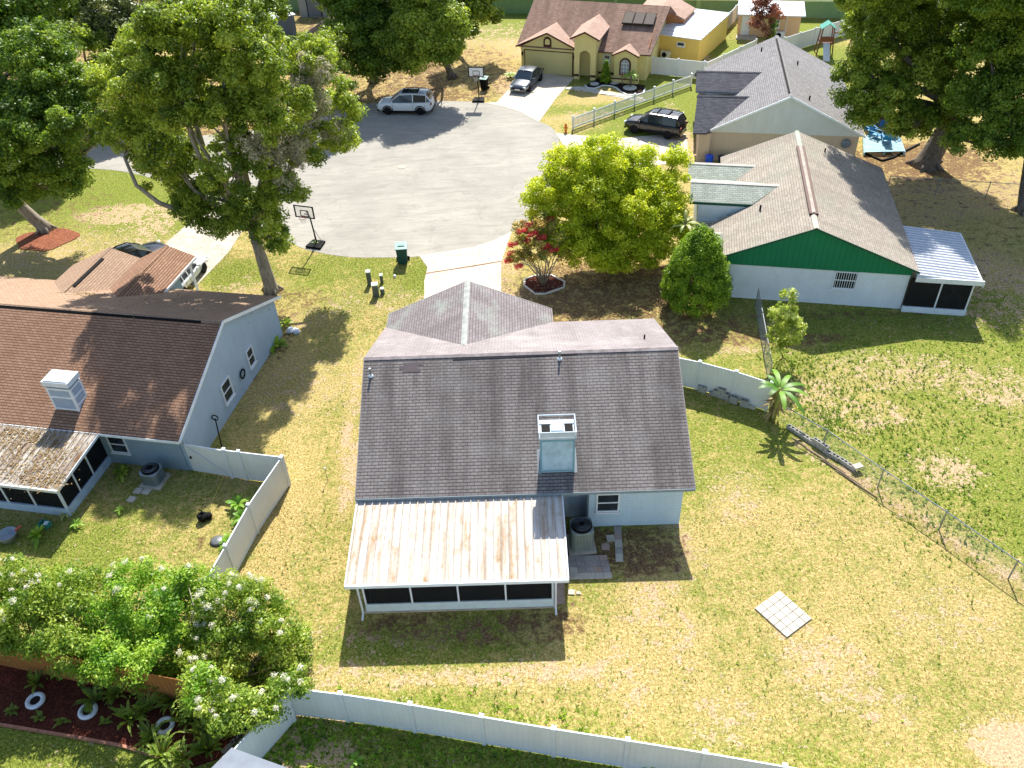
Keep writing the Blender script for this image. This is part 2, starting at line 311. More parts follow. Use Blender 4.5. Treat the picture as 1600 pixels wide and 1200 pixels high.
lf_oak = leafmat('leaf_oak', '#556d20', '#889f32', '#bcc951', .5); lf_oak2 = leafmat('leaf_oak_dark', '#47631f', '#70902d', '#a7bb48', .5); lf_yg = leafmat('leaf_camphor', '#8ea21b', '#c2cf27', '#e6e84a', .55)
lf_con = leafmat('leaf_conifer', '#48680f', '#7ca022', '#aac43a', .4); lf_myr = leafmat('leaf_myrtle', '#5a7a24', '#8caa3a', '#bfcb5c', .5); lf_ban = leafmat('leaf_banana', '#55842a', '#7bab3c', '#a9cb55', .5)
lf_fl = leafmat('blossom_white', '#dcd6c8', '#eae5da', '#f5f2ea', .4); lf_red = leafmat('blossom_red', '#cf3d3d', '#e65650', '#f2857c', .4); lf_brn = leafmat('leaf_copper', '#5f372d', '#8f5444', '#bb7c66', .35)
lf_gry = leafmat('moss_grey', '#8a8576', '#afaa95', '#cdc6af', .4); lf_dead = leafmat('leaf_straw', '#7d6745', '#a68b60', '#ccb281', .35); lf_rose = leafmat('leaf_myrtle_bronze', '#7a8a36', '#aaa64e', '#d6b464', .45)

# ------------------------------------------------------------------ ground, street, drives
def axis(lo, hi, st, far): 
    a = list(np.arange(lo, hi + 1e-6, st)); return [lo - far, lo - far * .4, lo - far * .12] + a + [hi + far * .12, hi + far * .4, hi + far]
gx = np.array(axis(-72, 66, .4, 500.)); gy = np.array(axis(6, 122, .4, 500.))
XX, YY = np.meshgrid(gx, gy); NX, NY = len(gx), len(gy)
mask = np.zeros((NY, NX, 3)); mask[..., 0] = .40; mask[..., 1] = .22; mask[..., 2] = .05
def blob(px, py, rx, ry, ch, val, soft=1.2, yaw=0.):
    c = G(px, py); dx, dy = XX - c[0], YY - c[1]; a = R(yaw); x = dx * math.cos(a) + dy * math.sin(a); y = -dx * math.sin(a) + dy * math.cos(a)
    d = np.sqrt((x / rx) ** 2 + (y / ry) ** 2); k = np.clip((soft + 1 - d) / soft, 0, 1) ** 1.3 if soft > 0 else (d < 1)
    mask[..., ch] = mask[..., ch] * (1 - k) + val * k
# lush (channel 0)
for b in [(1480, 720, 16, 10, .72), (1420, 560, 16, 5, .62), (600, 440, 5, 3, .62), (180, 300, 9, 5, .7), (200, 840, 7, 4, .5), (1050, 150, 9, 8, .7), (1440, 690, 2.6, 2.2, .95), (1550, 780, 2.2, 2.6, .95), (1260, 580, 1.5, 1.2, .7), (1500, 545, 4, 1.6, .8), (1590, 500, 4, 2, .85), (1420, 640, 5, 4, .7), (1590, 860, 1.2, 2.5, 1), (1330, 500, 5, 1.3, .75),
          (990, 190, 6, 2.2, 1.05), (1050, 160, 4, 2.5, 1.), (880, 195, 2.5, 1.5, .45), (930, 150, 3, 1.5, .4), (180, 290, 5, 3, 1.), (250, 310, 3, 4, .9), (90, 270, 4, 2, .9), (520, 420, 1.8, 1, .8), (600, 430, .8, .6, .7), (370, 430, 1.5, 1.2, .9), (655, 430, .6, 1.2, .9),
          (210, 830, 4, 3, .55), (60, 880, 3, 1.5, .8), (100, 1170, 6, 1.6, 1.05), (20, 1180, 5, 1, 1.1), (620, 1170, 5, 1.2, .9), (800, 1190, 4, 1.2, .8), (440, 800, .8, 4, .3), (1140, 1150, 2, 1.2, .75), (1300, 1150, 3, 1.5, .55), (1450, 1000, 4, 3, .45), (1300, 870, 5, 3, .42),
          (1060, 1130, 1.5, 1, .7), (780, 40, 6, 3, 1.05), (900, 20, 10, 3, 1.05), (1130, 90, 2, 4, 1.05), (1270, 45, 5, 2, 1.05), (1300, 100, 3, 4, .9), (1320, 600, 2, 1.5, .6), (700, 1000, 3.5, .8, .75), (1000, 1040, 3, 2, .38), (430, 40, 3, 3, .6), (1010, 60, 3, 8, 1.)]:
    blob(*b[:4], 0, b[4])
# bare sand and soil (channel 1)
for b in [(190, 335, 2.6, 1.1, .8), (150, 385, 4, 1.1, .66), (240, 350, 1.2, 1.5, .7), (90, 395, 4, 2, .55), (390, 455, 1.6, 1, .6), (1270, 615, 1.2, .9, .7), (1340, 650, 2, .8, .62), (1380, 570, 2.5, .8, .6), (1475, 735, 1.1, .9, .75), (1580, 610, 2, 1, .68), (1520, 440, 3, 3, .72), (1580, 470, 3, 1, .6), (1450, 590, 3, .7, .6),
          (1450, 300, 9, 3, .62), (1400, 330, 3, 2, .6), (1020, 930, .9, 1.4, .6), (1060, 1000, .7, 1, .55), (1290, 1040, 1.2, 1, .66), (1320, 1070, .7, .9, .64), (1585, 1165, 1., .7, 1.), (1130, 1130, 1., .8, .58), (860, 1050, 1.6, .35, .8), (760, 1055, 2.6, .3, .72), (600, 1060, 2, .3, .62), (540, 1050, 1, .4, .6), (700, 985, 3.4, .5, .6), (980, 1060, .6, 1.3, .55),
          (1050, 850, .8, 1.2, .6), (1150, 780, .9, 1.2, .56), (548, 640, .25, 3, .8), (548, 740, .25, 2, .75), (650, 500, .3, 2, .6), (590, 470, 2.5, 1, .48), (780, 420, 1, 1.5, .7), (820, 470, 2, 1.2, .75), (1050, 545, 1, .6, .6), (1165, 545, 1, .4, .65), (1250, 540, 1.4, .4, .5), (920, 180, 2, .8, .6), (960, 150, 2.5, .5, .55), (1070, 215, .5, 5, .8),
          (800, 130, 1.5, 3, .75), (760, 70, 5, 5, .6), (440, 110, 2, 1, .5), (140, 95, 3, 3, .5), (440, 1150, 1.4, .5, .8), (500, 1180, 1.2, .4, .85), (450, 1120, 1.2, .5, .7), (560, 1110, 1.6, .3, .6), (1380, 740, .5, .5, .5), (1240, 1000, .6, .6, .6), (1370, 1110, 1, .6, .55), (1480, 960, 1.6, 1, .5), (470, 600, 2, 2, .5), (480, 490, 1.2, 1.2, .5), (1120, 510, 3, 1, .55), (1130, 130, .6, 6, .85)]:
    blob(*b[:4], 1, b[4])
# worn line under the wire fence
p0, p1 = G(1245, 690), G(1600, 915); 
for t in np.linspace(0, 1, 26):
    c = p0 + (p1 - p0) * t; d = np.hypot(XX - c[0], YY - c[1]); k = np.clip(1.3 - d / .45, 0, 1); mask[..., 1] = mask[..., 1] * (1 - k) + .72 * k
# leaf litter and dark soil (channel 2)
for b in [(640, 120, 7, 6, .85), (560, 150, 5, 5, .7), (740, 110, 2.5, 5, .5), (960, 440, 4.5, 2.4, .62), (900, 480, 4, 1.4, .66), (1040, 500, 2.6, 1., .6), (1450, 330, 12, 4.5, .42), (1440, 250, 4, 2.5, .7), (1560, 380, 6, 4, .35), (120, 1090, 5, .9, .4), (450, 470, 2, 1, .5), (430, 520, .8, 3.5, .45), (60, 330, 5, 3, .4), (1090, 520, 3, 1, .55), (1240, 530, 2.5, .5, .6), (905, 860, 1.0, .9, .85), (1005, 862, 1.3, 1.1, .66), (640, 975, 1.6, .5, .6), (760, 985, 2.2, .6, .5), (850, 975, 1.2, .7, .55), (330, 830, .4, 2, .4), (480, 40, 5, 6, .6), (200, 150, 14, 8, .6), (380, 150, 10, 8, .6), (470, 130, 6, 5, .5), (1330, 490, 6, .35, .5), (30, 70, 8, 14, .6), (270, 1, 14, 10, .5)]:
    blob(*b[:4], 2, b[4])
mask[..., 1] = np.where(mask[..., 1] < .85, mask[..., 1] * .86, mask[..., 1])
ZZ = np.zeros_like(XX)
gv = np.stack([XX, YY, ZZ], -1).reshape(-1, 3).astype(np.float32)
ii, jj = np.meshgrid(np.arange(NX - 1), np.arange(NY - 1)); q0 = (jj * NX + ii).ravel(); gf = np.stack([q0, q0 + 1, q0 + 1 + NX, q0 + NX], -1).astype(np.int32)
def np_mesh(name, V, Q, mat, parent=None, attr=None, an='tint', smooth=False):
    k = Q.shape[1]; me = bpy.data.meshes.new(name); me.vertices.add(len(V)); me.vertices.foreach_set('co', np.ascontiguousarray(V, dtype=np.float32).ravel())
    me.loops.add(Q.size); me.loops.foreach_set('vertex_index', np.ascontiguousarray(Q, dtype=np.int32).ravel()); me.polygons.add(len(Q))
    me.polygons.foreach_set('loop_start', np.arange(0, Q.size, k, dtype=np.int32)); me.polygons.foreach_set('loop_total', np.full(len(Q), k, dtype=np.int32))
    me.materials.append(mat); me.update(calc_edges=True)
    if attr is not None:
        a = me.attributes.new(an, 'FLOAT_COLOR', 'POINT'); c4 = np.ones((len(V), 4), np.float32); c4[:, :attr.shape[1]] = attr; a.data.foreach_set('color', c4.ravel())
    if smooth: me.polygons.foreach_set('use_smooth', np.ones(len(Q), dtype=bool))
    o = link(bpy.data.objects.new(name, me))
    if parent is not None: o.parent = parent; TREE.setdefault(parent.name, []).append(o)
    TREE.setdefault(o.name, []); return o
g = np_mesh('ground', gv, gf, ground_m, attr=mask.reshape(-1, 3).astype(np.float32), an='mask'); tag(g, kind='structure')
KEEP_OFF = []
def inpoly(P_, poly):
    x, y = P_[:, 0], P_[:, 1]; ins = np.zeros(len(P_), bool); n = len(poly)
    for i in range(n):
        (x0, y0), (x1, y1) = poly[i][:2], poly[(i + 1) % n][:2]
        c = ((y0 > y) != (y1 > y)); ins ^= c & (x < (x1 - x0) * (y - y0) / ((y1 - y0) if y1 != y0 else 1e-9) + x0)
    return ins
def sheet(name, pts, z, mat, kind='structure', th=.0):
    KEEP_OFF.append([tuple(p[:2]) for p in pts])
    b = MB(); b.prism([(p[0], p[1]) for p in pts], z - .03, z); o = b.build(name, mat); return tag(o, kind=kind)
# cul-de-sac bulb with the road leaving to the left
edge_px = [(440, 372), (470, 387), (500, 395), (530, 400), (560, 402.5), (610, 402.5), (655, 401), (700, 394.5), (740, 386.5), (772, 376.5), (800, 362.5), (825, 345), (845, 320), (860, 291), (870, 262), (875, 240), (872, 213), (860, 198), (842, 190), (812, 175), (783, 164.5), (755, 160.5), (735, 159), (700, 158), (650, 158), (600, 160), (560, 165), (510, 178), (450, 194), (380, 206), (300, 213), (180, 221), (110, 223)]
near_px = [(100, 262), (150, 264), (190, 268), (235, 278), (290, 300), (340, 322), (400, 350)]
def smooth_line(P_, k=4):
    P_ = [np.asarray(p)[:2] for p in P_]; o_ = []
    for i in range(len(P_) - 1):
        a, b_, c, d = P_[max(i - 1, 0)], P_[i], P_[i + 1], P_[min(i + 2, len(P_) - 1)]
        for t in np.linspace(0, 1, k, endpoint=False): o_.append(.5 * (2 * b_ + (c - a) * t + (2 * a - 5 * b_ + 4 * c - d) * t * t + (3 * b_ - a - 3 * c + d) * t ** 3))
    return o_ + [P_[-1]]
up_e = smooth_line([G(*p) for p in edge_px]); lo_e = smooth_line([G(*p) for p in near_px])
road = list(up_e) + [np.array([-70, 74.5]), np.array([-130, 79]), np.array([-130, 66]), np.array([-70, 63.4])] + list(lo_e)
sheet('street', road, .012, asph)
lip = plain('kerb_edge', '#b3aa9c', .9)
def drive(name, pp, mat, z=.03): return sheet(name, [G(*p)[:2] for p in pp], z, mat)
drive('driveway_front', [(663, 470), (663, 440), (668, 418), (655, 400), (700, 393), (740, 386), (772, 376), (800, 362), (792, 385), (783, 410), (783, 490), (663, 500)][::-1], conc)
drive('driveway_yellow_house', [(755, 161), (776, 160), (823, 111), (898, 121), (868, 155), (842, 191), (812, 175), (783, 166)][::-1], conc)
drive('driveway_grey_house', [(868, 208), (905, 212), (975, 216), (1040, 210), (1072, 210), (1078, 252), (1000, 262), (950, 255), (883, 232)][::-1], conc)
drive('driveway_left_house', [(296, 348), (345, 322), (405, 340), (385, 352), (357, 395), (306, 448), (230, 420), (262, 378)][::-1], conc2)
sheet('joint_front', [G(*p)[:2] for p in [(665, 427), (700, 421.5), (740, 415), (783, 408), (783, 409.6), (742, 417), (700, 423.2), (665, 428.8)]][::-1], .034, plain('joint_dirt', '#7d6450', .95, var=.4, sc_=6))
sheet('walkway_yellow', [G(*p)[:2] for p in [(884, 137), (905, 135), (1000, 152), (1010, 157), (995, 158)]], .026, paver_w)
lathe_c = G(628, 261)
b = MB(); b.lathe([(.36, 0), (.36, .02), (.30, .022), (.30, .018), (0.0, .018)], (0, 0, 0), 20); o = b.build('manhole_cover', conc2); o.location = (lathe_c[0], lathe_c[1], .013); tag(o, 'round manhole cover in the middle of the grey cul-de-sac', 'manhole cover')
sheet('soil_orange_mulch', [(G(72, 375)[0] + 2.1 * math.cos(t) * (1 + .15 * math.sin(3 * t)), G(72, 375)[1] + 1.5 * math.sin(t) * (1 + .1 * math.cos(5 * t))) for t in np.linspace(0, 6.2, 26)], .045, mul_o)
sheet('soil_mulch_bed_bottom', [G(*p)[:2] for p in [(-40, 1105), (0, 1130), (90, 1145), (195, 1167), (300, 1200), (345, 1185), (400, 1108), (390, 1090), (270, 1080), (130, 1052), (0, 1028), (-60, 1020)]], .04, mul_r)
sheet('soil_mulch_bed_yellow', [G(*p)[:2] for p in [(914, 135), (925, 137), (945, 133), (962, 137), (972, 145), (985, 148), (1005, 145), (1008, 134), (960, 126), (932, 124)]], .04, mul_d)

# ------------------------------------------------------------------ building pieces
def rotpt(p, c, a):
    x, y = p[0], p[1]; return (c[0] + x * math.cos(a) - y * math.sin(a), c[1] + x * math.sin(a) + y * math.cos(a), c[2] + p[2])
def window(par, c, w_, h_, face, nx=1, ny=2, fm=None, pane=None, bars=0, name='window'):
    # c: sill centre on the wall face; face: direction the window looks (radians, 0 = -v)
    f = MB(); fr = .07; T = lambda x, y, z: rotpt((x, y, z), c, face)
    def bb(mb, x0, x1, y0, y1, z0, z1):
        vs = [T(x, y, z) for z in (z0, z1) for x, y in ((x0, y0), (x1, y0), (x1, y1), (x0, y1))]; mb.add(vs, [(3, 2, 1, 0), (4, 5, 6, 7), (0, 1, 5, 4), (1, 2, 6, 5), (2, 3, 7, 6), (3, 0, 4, 7)])
    for s in (-1, 1): bb(f, s * w_ / 2 - (fr if s > 0 else 0), s * w_ / 2 + (fr if s < 0 else 0), -.06, .02, 0, h_)
    bb(f, -w_ / 2 + fr, w_ / 2 - fr, -.058, .02, 0, fr); bb(f, -w_ / 2 + fr, w_ / 2 - fr, -.058, .02, h_ - fr, h_)
    bb(f, -w_ / 2 - .05, w_ / 2 + .05, -.11, .02, -.07, -.002)
    for k in range(1, ny): bb(f, -w_ / 2 + fr, w_ / 2 - fr, -.05, .02, h_ * k / ny - .03, h_ * k / ny + .03)
    for k in range(1, nx): bb(f, -w_ / 2 + w_ * k / nx - .03, -w_ / 2 + w_ * k / nx + .03, -.048, .02, fr, h_ - fr)
    for k in range(bars): x = -w_ / 2 + fr + (w_ - 2 * fr) * (k + .5) / bars; bb(f, x - .012, x + .012, -.075, -.05, fr, h_ - fr)
    o = f.build(name, fm or vinyl, par); p = MB(); bb(p, -w_ / 2 + fr, w_ / 2 - fr, -.02, .015, fr, h_ - fr); p.build('pane', pane or glass, o); return o
def gutterline(par, pts, m, name='fascia', h=.14, t=.03):
    b = MB()
    for a, c in zip(pts[:-1], pts[1:]): b.beam(a, c, t, h)
    return b.build(name, m, par)
def ridgecap(par, a, c, m, wd=.3, name='ridge_cap'):
    b = MB(); a = np.asarray(a, float); c = np.asarray(c, float); L_ = np.linalg.norm(c - a); n = max(2, int(L_ / .28)); d = (c - a) / L_; t = np.cross(d, (0, 0, 1)); t /= np.linalg.norm(t)
    for i in range(n):
        p = a + (c - a) * i / n; q = a + (c - a) * (i + 1.15) / n; z0, z1 = .03, .045
        vs = [p - t * wd / 2 + [0, 0, z0 - wd * .22], p + [0, 0, z0], p + t * wd / 2 + [0, 0, z0 - wd * .22], q - t * wd / 2 + [0, 0, z1 - wd * .22 - .012], q + [0, 0, z1 - .012], q + t * wd / 2 + [0, 0, z1 - wd * .22 - .012]]
        b.add(vs, [(0, 1, 4, 3), (1, 2, 5, 4)])
    return b.build(name, m, par)
def pipevent(par, p, h=.35, m=None, boot=True, r=.05):
    b = MB(); b.tube([(p[0], p[1], p[2] - .1), (p[0], p[1], p[2] + h)], r, 10); o = b.build('vent_pipe', m or galv, par)
    if boot: q = MB(); q.lathe([(.12, -.02), (.11, .02), (.06, .08), (.055, .10)], p, 12); q.build('vent_boot', whitem, o)
    return o
def ac_unit(loc, yaw, label, s=.9, h=1.0, body='#8f9b94', round_=True):
    t = thing('air_conditioner', loc, yaw, label, 'air conditioner')
    bm_ = plain('ac_body', body, .6, .3, .2); b = MB(); c = .12; hw = s / 2
    oct_ = [(-hw + c, -hw), (hw - c, -hw), (hw, -hw + c), (hw, hw - c), (hw - c, hw), (-hw + c, hw), (-hw, hw - c), (-hw, -hw + c)]
    b.prism(oct_, .10, h); b.build('cabinet', bm_, t)
    g_ = MB()
    for i in range(8):
        p, q = np.array(oct_[i]), np.array(oct_[(i + 1) % 8]); n = max(1, int(np.linalg.norm(q - p) / .06))
        for k in range(n):
            m_ = p + (q - p) * (k + .5) / n; nn = np.array([(q - p)[1], -(q - p)[0]]); nn = nn / np.linalg.norm(nn) * .008; g_.beam((m_[0] + nn[0], m_[1] + nn[1], .16), (m_[0] + nn[0], m_[1] + nn[1], h - .08), .022, .014)
    g_.build('louvre', plain('ac_louvre', '#5f6b66', .6), t)
    f = MB(); f.lathe([(hw * .97, h + .002), (hw * .97, h + .05), (hw * .86, h + .09), (.14, h + .10), (.13, h + .13), (0, h + .14)], k=24); fo = f.build('fan_guard', black, t)
    r = MB()
    for q in range(4): rr = hw * (.3 + .17 * q); r.tube([(rr * math.cos(a), rr * math.sin(a), h + .115) for a in np.linspace(0, 2 * math.pi, 25)], .008, 4, False)
    r.build('fan_ring', galv, fo)
    pd = MB(); pd.bx(-hw - .12, hw + .12, -hw - .12, hw + .12, .0, .10); pd.build('pad', conc2, t); return t

def gable_body(b, u0, u1, v0, v1, he, hr, D, rv=None, drop=.16, z0=0.):
    # walls under a two-slope roof whose ridge runs along u
    rv = D / 2 if rv is None else rv; s0 = (hr - he) / rv; s1 = (hr - he) / (D - rv)
    b.ext([(u0, v0, z0), (u0, v1, z0), (u0, v1, hr - s1 * (v1 - rv) - drop), (u0, rv, hr - drop), (u0, v0, he + s0 * v0 - drop)][::-1], (u1 - u0, 0, 0))

# ================================================================== the main house
HM = Fr(-6.70, 24.10, -.91)
hs = thing('house', HM.o, HM.yaw, 'long house with weathered grey-brown roof and pale blue walls in the centre', 'house')
he, hr, Lm, Dm = 2.71, 5.40, 14.08, 12.2; sl = (hr - he) / 6.1; wz = he + sl * 4.38; vv = 6.1 + (hr - wz) / sl; TH = .12
b = MB(); gable_body(b, .35, 13.73, 1.05, 11.8, he, hr, Dm); b.bx(.35, 8.4, 11.8, 13.0, 0, 2.6)
b.ext([(.4, 13.0, 0), (8.36, 13.0, 0), (8.36, 13.0, he - .0), (4.38, 13.0, wz - .16), (.4, 13.0, he - .0)], (0, -.2, 0)); b.build('wall', w_main2, hs)
b = MB(); b.bx(9.75, 13.73, .45, 1.05, 0, he + .02); b.bx(13.5, 13.732, 1.05, 11.7, 0, 2.72); b.build('bedroom_wall', w_main, hs)
b = MB(); b.slab([(0, 0, he), (Lm, 0, he), (Lm, 6.1, hr), (0, 6.1, hr)], TH); b.build('rear_roof', sh_main, hs)
b = MB(); b.slab([(0, 6.1, hr), (Lm, 6.1, hr), (Lm, 12.2, he), (8.76, 12.2, he), (4.38, vv, wz), (0, 12.2, he)], TH); fr_ = b.build('front_roof', sh_front, hs)
b = MB(); b.slab([(0, 12.2, he), (4.38, vv, wz), (4.38, 13.45, wz), (0, 13.45, he)], TH); b.slab([(8.76, 12.2, he), (8.76, 13.45, he), (4.38, 13.45, wz), (4.38, vv, wz)], TH); b.build('garage_roof', sh_hip, hs)
ridgecap(hs, (0, 6.1, hr), (Lm, 6.1, hr), plain('ridge_shingle', '#8b8280', .9, var=.25)); ridgecap(hs, (4.38, vv, wz), (4.38, 13.45, wz), plain('ridge_shingle_mossy', '#9b9d98', .9, var=.25))
b = MB(); sb = sl
b.slab([(4.0, 5.83, hr - sb * .27 + .02), (9.6, 5.90, hr - sb * .2 + .02), (9.6, 6.03, hr - sb * .07 + .02), (4.0, 6.0, hr - sb * .1 + .02)], .025); b.build('ridge_flashing', plain('tar_strip', '#1c1d24', .8), hs)
b = MB(); 
for k, (x0, x1) in enumerate([(1.75, 2.55), (1.6, 2.45), (1.8, 2.7)]):
    v0 = 5.35 + .15 * k; b.slab([(x0, v0, he + sb * v0 + .012), (x1, v0, he + sb * v0 + .012), (x1, v0 + .148, he + sb * (v0 + .148) + .012), (x0, v0 + .148, he + sb * (v0 + .148) + .012)], .02)
b.build('patched_shingles', plain('new_shingle', '#5b5354', .9), hs)
gutterline(hs, [(0, -.02, he - .08), (Lm, -.02, he - .08)], plain('fascia_grey', '#7f8a90', .7)); gutterline(hs, [(Lm + .01, 0, he - .06), (Lm + .01, 6.1, hr - .06), (Lm + .01, 12.2, he - .06)], plain('rake_grey', '#8a8380', .8), 'rake_board', .12)
gutterline(hs, [(-.01, 0, he - .06), (-.01, 6.1, hr - .06), (-.01, 12.2, he - .06)], plain('rake_grey2', '#8a8380', .8), 'rake_board', .12)
gutterline(hs, [(8.79, 12.25, he - .06), (8.79, 13.45, he - .06), (4.38, 13.47, wz - .06), (0, 13.47, he - .06)], plain('rake_grey3', '#a39d98', .8), 'rake_board', .12)
for p in (HM.z(582, 592, 3.6), HM.z(875, 568, 5.2)):
    u_, v_ = p[0], p[1]; v_ = min(v_, 5.8); pipevent(hs, (max(u_, .35), 5.25 if u_ < 3 else 5.75, he + sb * (5.25 if u_ < 3 else 5.75)), .42)
pipevent(hs, (12.9, 7.9, hr - sb * 1.8), .22, black, False, .04)
window(hs, (HM.v(949, 797, .45)[0], .45, .98), 1.0, 1.12, 0, 1, 2)
b = MB(); b.bx(8.95, 9.25, 1.0, 1.04, .9, 1.25); b.tube([(9.1, .98, .95), (9.1, .9, .5), (9.15, .6, .3)], .02, 6); b.build('electric_box', plain('meter_box', '#9fb3bb', .6), hs)
b = MB(); b.bx(9.66, 9.74, .40, .48, .0, 2.6); b.build('downpipe', plain('pipe_grey', '#5c6a70', .6), hs)
b = MB(); b.bx(1.9, 6.9, 13.0, 13.04, 0, 2.15); b.build('garage_door', vinyl, hs)
# chimney
cv = .82; cz = he + sl * cv; ct = 5.02
ch = MB(); ch.bx(7.74, 9.12, cv, cv + .95, cz - .15, ct); cho = ch.build('chimney', plain('chimney_blue_stucco', '#9db7c6', .8, var=.22, sc_=2.6), hs)
c2_ = MB()
for x in (7.72, 9.06): c2_.bx(x, x + .08, cv - .012, cv + .02, cz, ct - .1)
c2_.bx(7.8, 9.06, cv - .012, cv + .02, cz + .05, cz + .12); c2_.bx(7.8, 9.06, cv - .012, cv + .02, ct - .2, ct - .1); c2_.build('corner_trim', plain('trim_teal_grey', '#6f9aa8', .7), cho)
cp = MB(); cp.bx(7.66, 9.20, cv - .08, cv + 1.03, ct, ct + .08); cp.bx(8.2, 8.7, cv + .25, cv + .7, ct + .08, ct + .2)
for (x0, x1, y0, y1) in ((7.66, 7.70, cv - .08, cv + 1.03), (9.16, 9.20, cv - .08, cv + 1.03), (7.7, 9.16, cv - .08, cv - .04), (7.7, 9.16, cv + .99, cv + 1.03)): cp.bx(x0, x1, y0, y1, ct + .34, ct + .38)
for x in (7.66, 9.16):
    for y in (cv - .08, cv + .99): cp.bx(x, x + .04, y, y + .04, ct + .08, ct + .34)
cp.bx(7.72, 9.14, cv - .075, cv - .045, ct + .10, ct + .33)
cp.build('chimney_cap', plain('cap_grey_metal', '#b4bfc6', .8, .1), cho)
fq = MB(); fq.bx(7.8, 8.15, cv + .2, cv + .75, ct + .08, ct + .10); fq.build('flue_opening', dark, cho); fq = MB(); fq.bx(8.75, 9.08, cv + .2, cv + .75, ct + .08, ct + .10); fq.build('flue_opening', dark, cho)
fl = MB()
for x in (7.60, 9.12): fl.slab([(x, cv - .05, he + sl * (cv - .05) + .02), (x + .14, cv - .05, he + sl * (cv - .05) + .02), (x + .14, cv + .95, he + sl * (cv + .95) + .02), (x, cv + .95, he + sl * (cv + .95) + .02)], .02)
fl.build('flashing', galv, cho)
# screened porch with ribbed metal roof
pr = MB(); pu0, pu1, pv0, pv1, pz0, pz1 = .06, 8.58, -3.95, .42, 2.16, 2.58
ps = (pz1 - pz0) / (pv1 - pv0); pr.slab([(pu0, pv0, pz0), (pu1, pv0, pz0), (pu1, pv1, pz1), (pu0, pv1, pz1)], .05)
nr = 27
for i in range(nr + 1):
    x = pu0 + .02 + (pu1 - pu0 - .04) * i / nr; wd = .035
    for a, c in ((x - wd, x + wd),): pr.add([(a, pv0, pz0 + .001), (c, pv0, pz0 + .001), (c - .015, pv0, pz0 + .05), (a + .015, pv0, pz0 + .05), (a, pv1, pz1 + .001), (c, pv1, pz1 + .001), (c - .015, pv1, pz1 + .05), (a + .015, pv1, pz1 + .05)], [(0, 1, 2, 3), (7, 6, 5, 4), (1, 5, 6, 2), (3, 2, 6, 7), (0, 3, 7, 4)])
pr.build('porch_roof', mroof, hs)
po = MB(); po.bx(pu0 - .03, pu1 + .03, pv0 - .10, pv0, pz0 - .13, pz0 + .03); po.beam((pu1 + .02, pv0, pz0 - .03), (pu1 + .02, pv1, pz1 - .03), .04, .14); po.beam((pu0 - .02, pv0, pz0 - .03), (pu0 - .02, pv1, pz1 - .03), .04, .14)
for i in range(7): x = .9 + i * 1.2; po.bx(x, x + .05, pv0 - .12, pv0 - .1, pz0 - .1, pz0 + .05)
po.build('porch_gutter', whitem, hs)
FV = -3.68; pw = MB(); pw.bx(.55, 8.05, FV, FV + .1, 0.06, .52); pw.bx(.55, .65, FV + .1, 1.0, .06, .52); pw.bx(7.95, 8.05, FV + .1, 1.0, .06, .52); pw.build('porch_knee_wall', plain('knee_wall', '#c7d6d8', .75, var=.1), hs)
pf = MB()
for x in (.55, 2.4, 4.25, 6.12, 7.97): pf.bx(x, x + .07, FV + .01, FV + .09, .52, 2.04)
pf.bx(.5, 8.1, FV, FV + .1, 2.0, 2.12)
for x in (.56, 7.97):
    for y in (-2.6, -1.4, -.2): pf.bx(x, x + .07, y, y + .07, .52, 2.16)
pf.build('porch_frame', whitem, hs)
ps_ = MB(); ps_.bx(.62, 7.97, FV + .045, FV + .055, .52, 2.0); ps_.bx(.58, .6, FV + .1, 1.0, .52, 2.1); ps_.bx(8.0, 8.02, FV + .1, 1.0, .52, 2.1); ps_.build('porch_screen', screen, hs)
for x in (.42, 8.12): d = MB(); d.tube([(x, pv0 + .05, pz0 - .1), (x, FV - .1, pz0 - .35), (x, FV - .08, .3), (x, FV - .12, .12), (x - .0, FV - .4, .04)], .045, 8); d.build('downpipe', whitem, hs)
fl = MB(); fl.bx(.45, 8.15, FV - .05, 1.05, 0, .06); fl.build('porch_floor', conc2, hs)

ac_unit(tuple(G(908, 851)[:2]), R(4), 'round-topped grey-green air conditioner beside the pale blue house wall', .92, 1.22)

# ================================================================== left house
HL = Fr(-29.07, 31.30, -11.53)
h2 = thing('house', HL.o, HL.yaw, 'blue-grey house with warm brown shingle roof at the left edge', 'house')
he, hr, L2, D2 = 2.32, 4.82, 14.0, 12.1; sl = (hr - he) / 6.05; X0 = -6.
b = MB(); gable_body(b, X0, 13.85, .45, 11.6, he, hr, D2); b.bx(.6, 4.0, 11.0, 13.3, 0, 2.5); b.build('wall', w_left, h2)
b = MB(); b.bx(9.4, 13.6, .40, .449, 0, 2.36); b.build('rear_wall', w_left2, h2)
b = MB(); b.slab([(X0, 0, he), (L2, 0, he), (L2, 6.05, hr), (X0, 6.05, hr)], TH); b.build('rear_roof', sh_left, h2)
def fz(v): return hr - sl * (v - 6.05)
def vz(z): return 6.05 + (hr - z) / sl
w1, w2, wv = (2.62, 3.53), (5.95, 3.50), (4.30, 2.83)
b = MB(); b.slab([(X0, 6.05, hr), (L2, 6.05, hr), (L2, 12.1, he), (7.6, 12.1, he), (7.6, vz(2.82), 2.82), (w2[0], vz(w2[1]), w2[1]), (wv[0], vz(wv[1]), wv[1]), (w1[0], vz(w1[1]), w1[1]), (.2, vz(2.55), 2.55), (.2, 12.1, he), (X0, 12.1, he)], TH); b.build('front_roof', sh_left2, h2)
b = MB(); b.slab([(.2, vz(2.55), 2.55), (w1[0], vz(w1[1]), w1[1]), (w1[0], 14.15, w1[1]), (.2, 13.5, 2.55)], TH); b.slab([(wv[0], vz(wv[1]), wv[1]), (wv[0], 14.3, wv[1]), (w1[0], 14.15, w1[1]), (w1[0], vz(w1[1]), w1[1])], TH); b.build('bay_roof', sh_left2, h2)
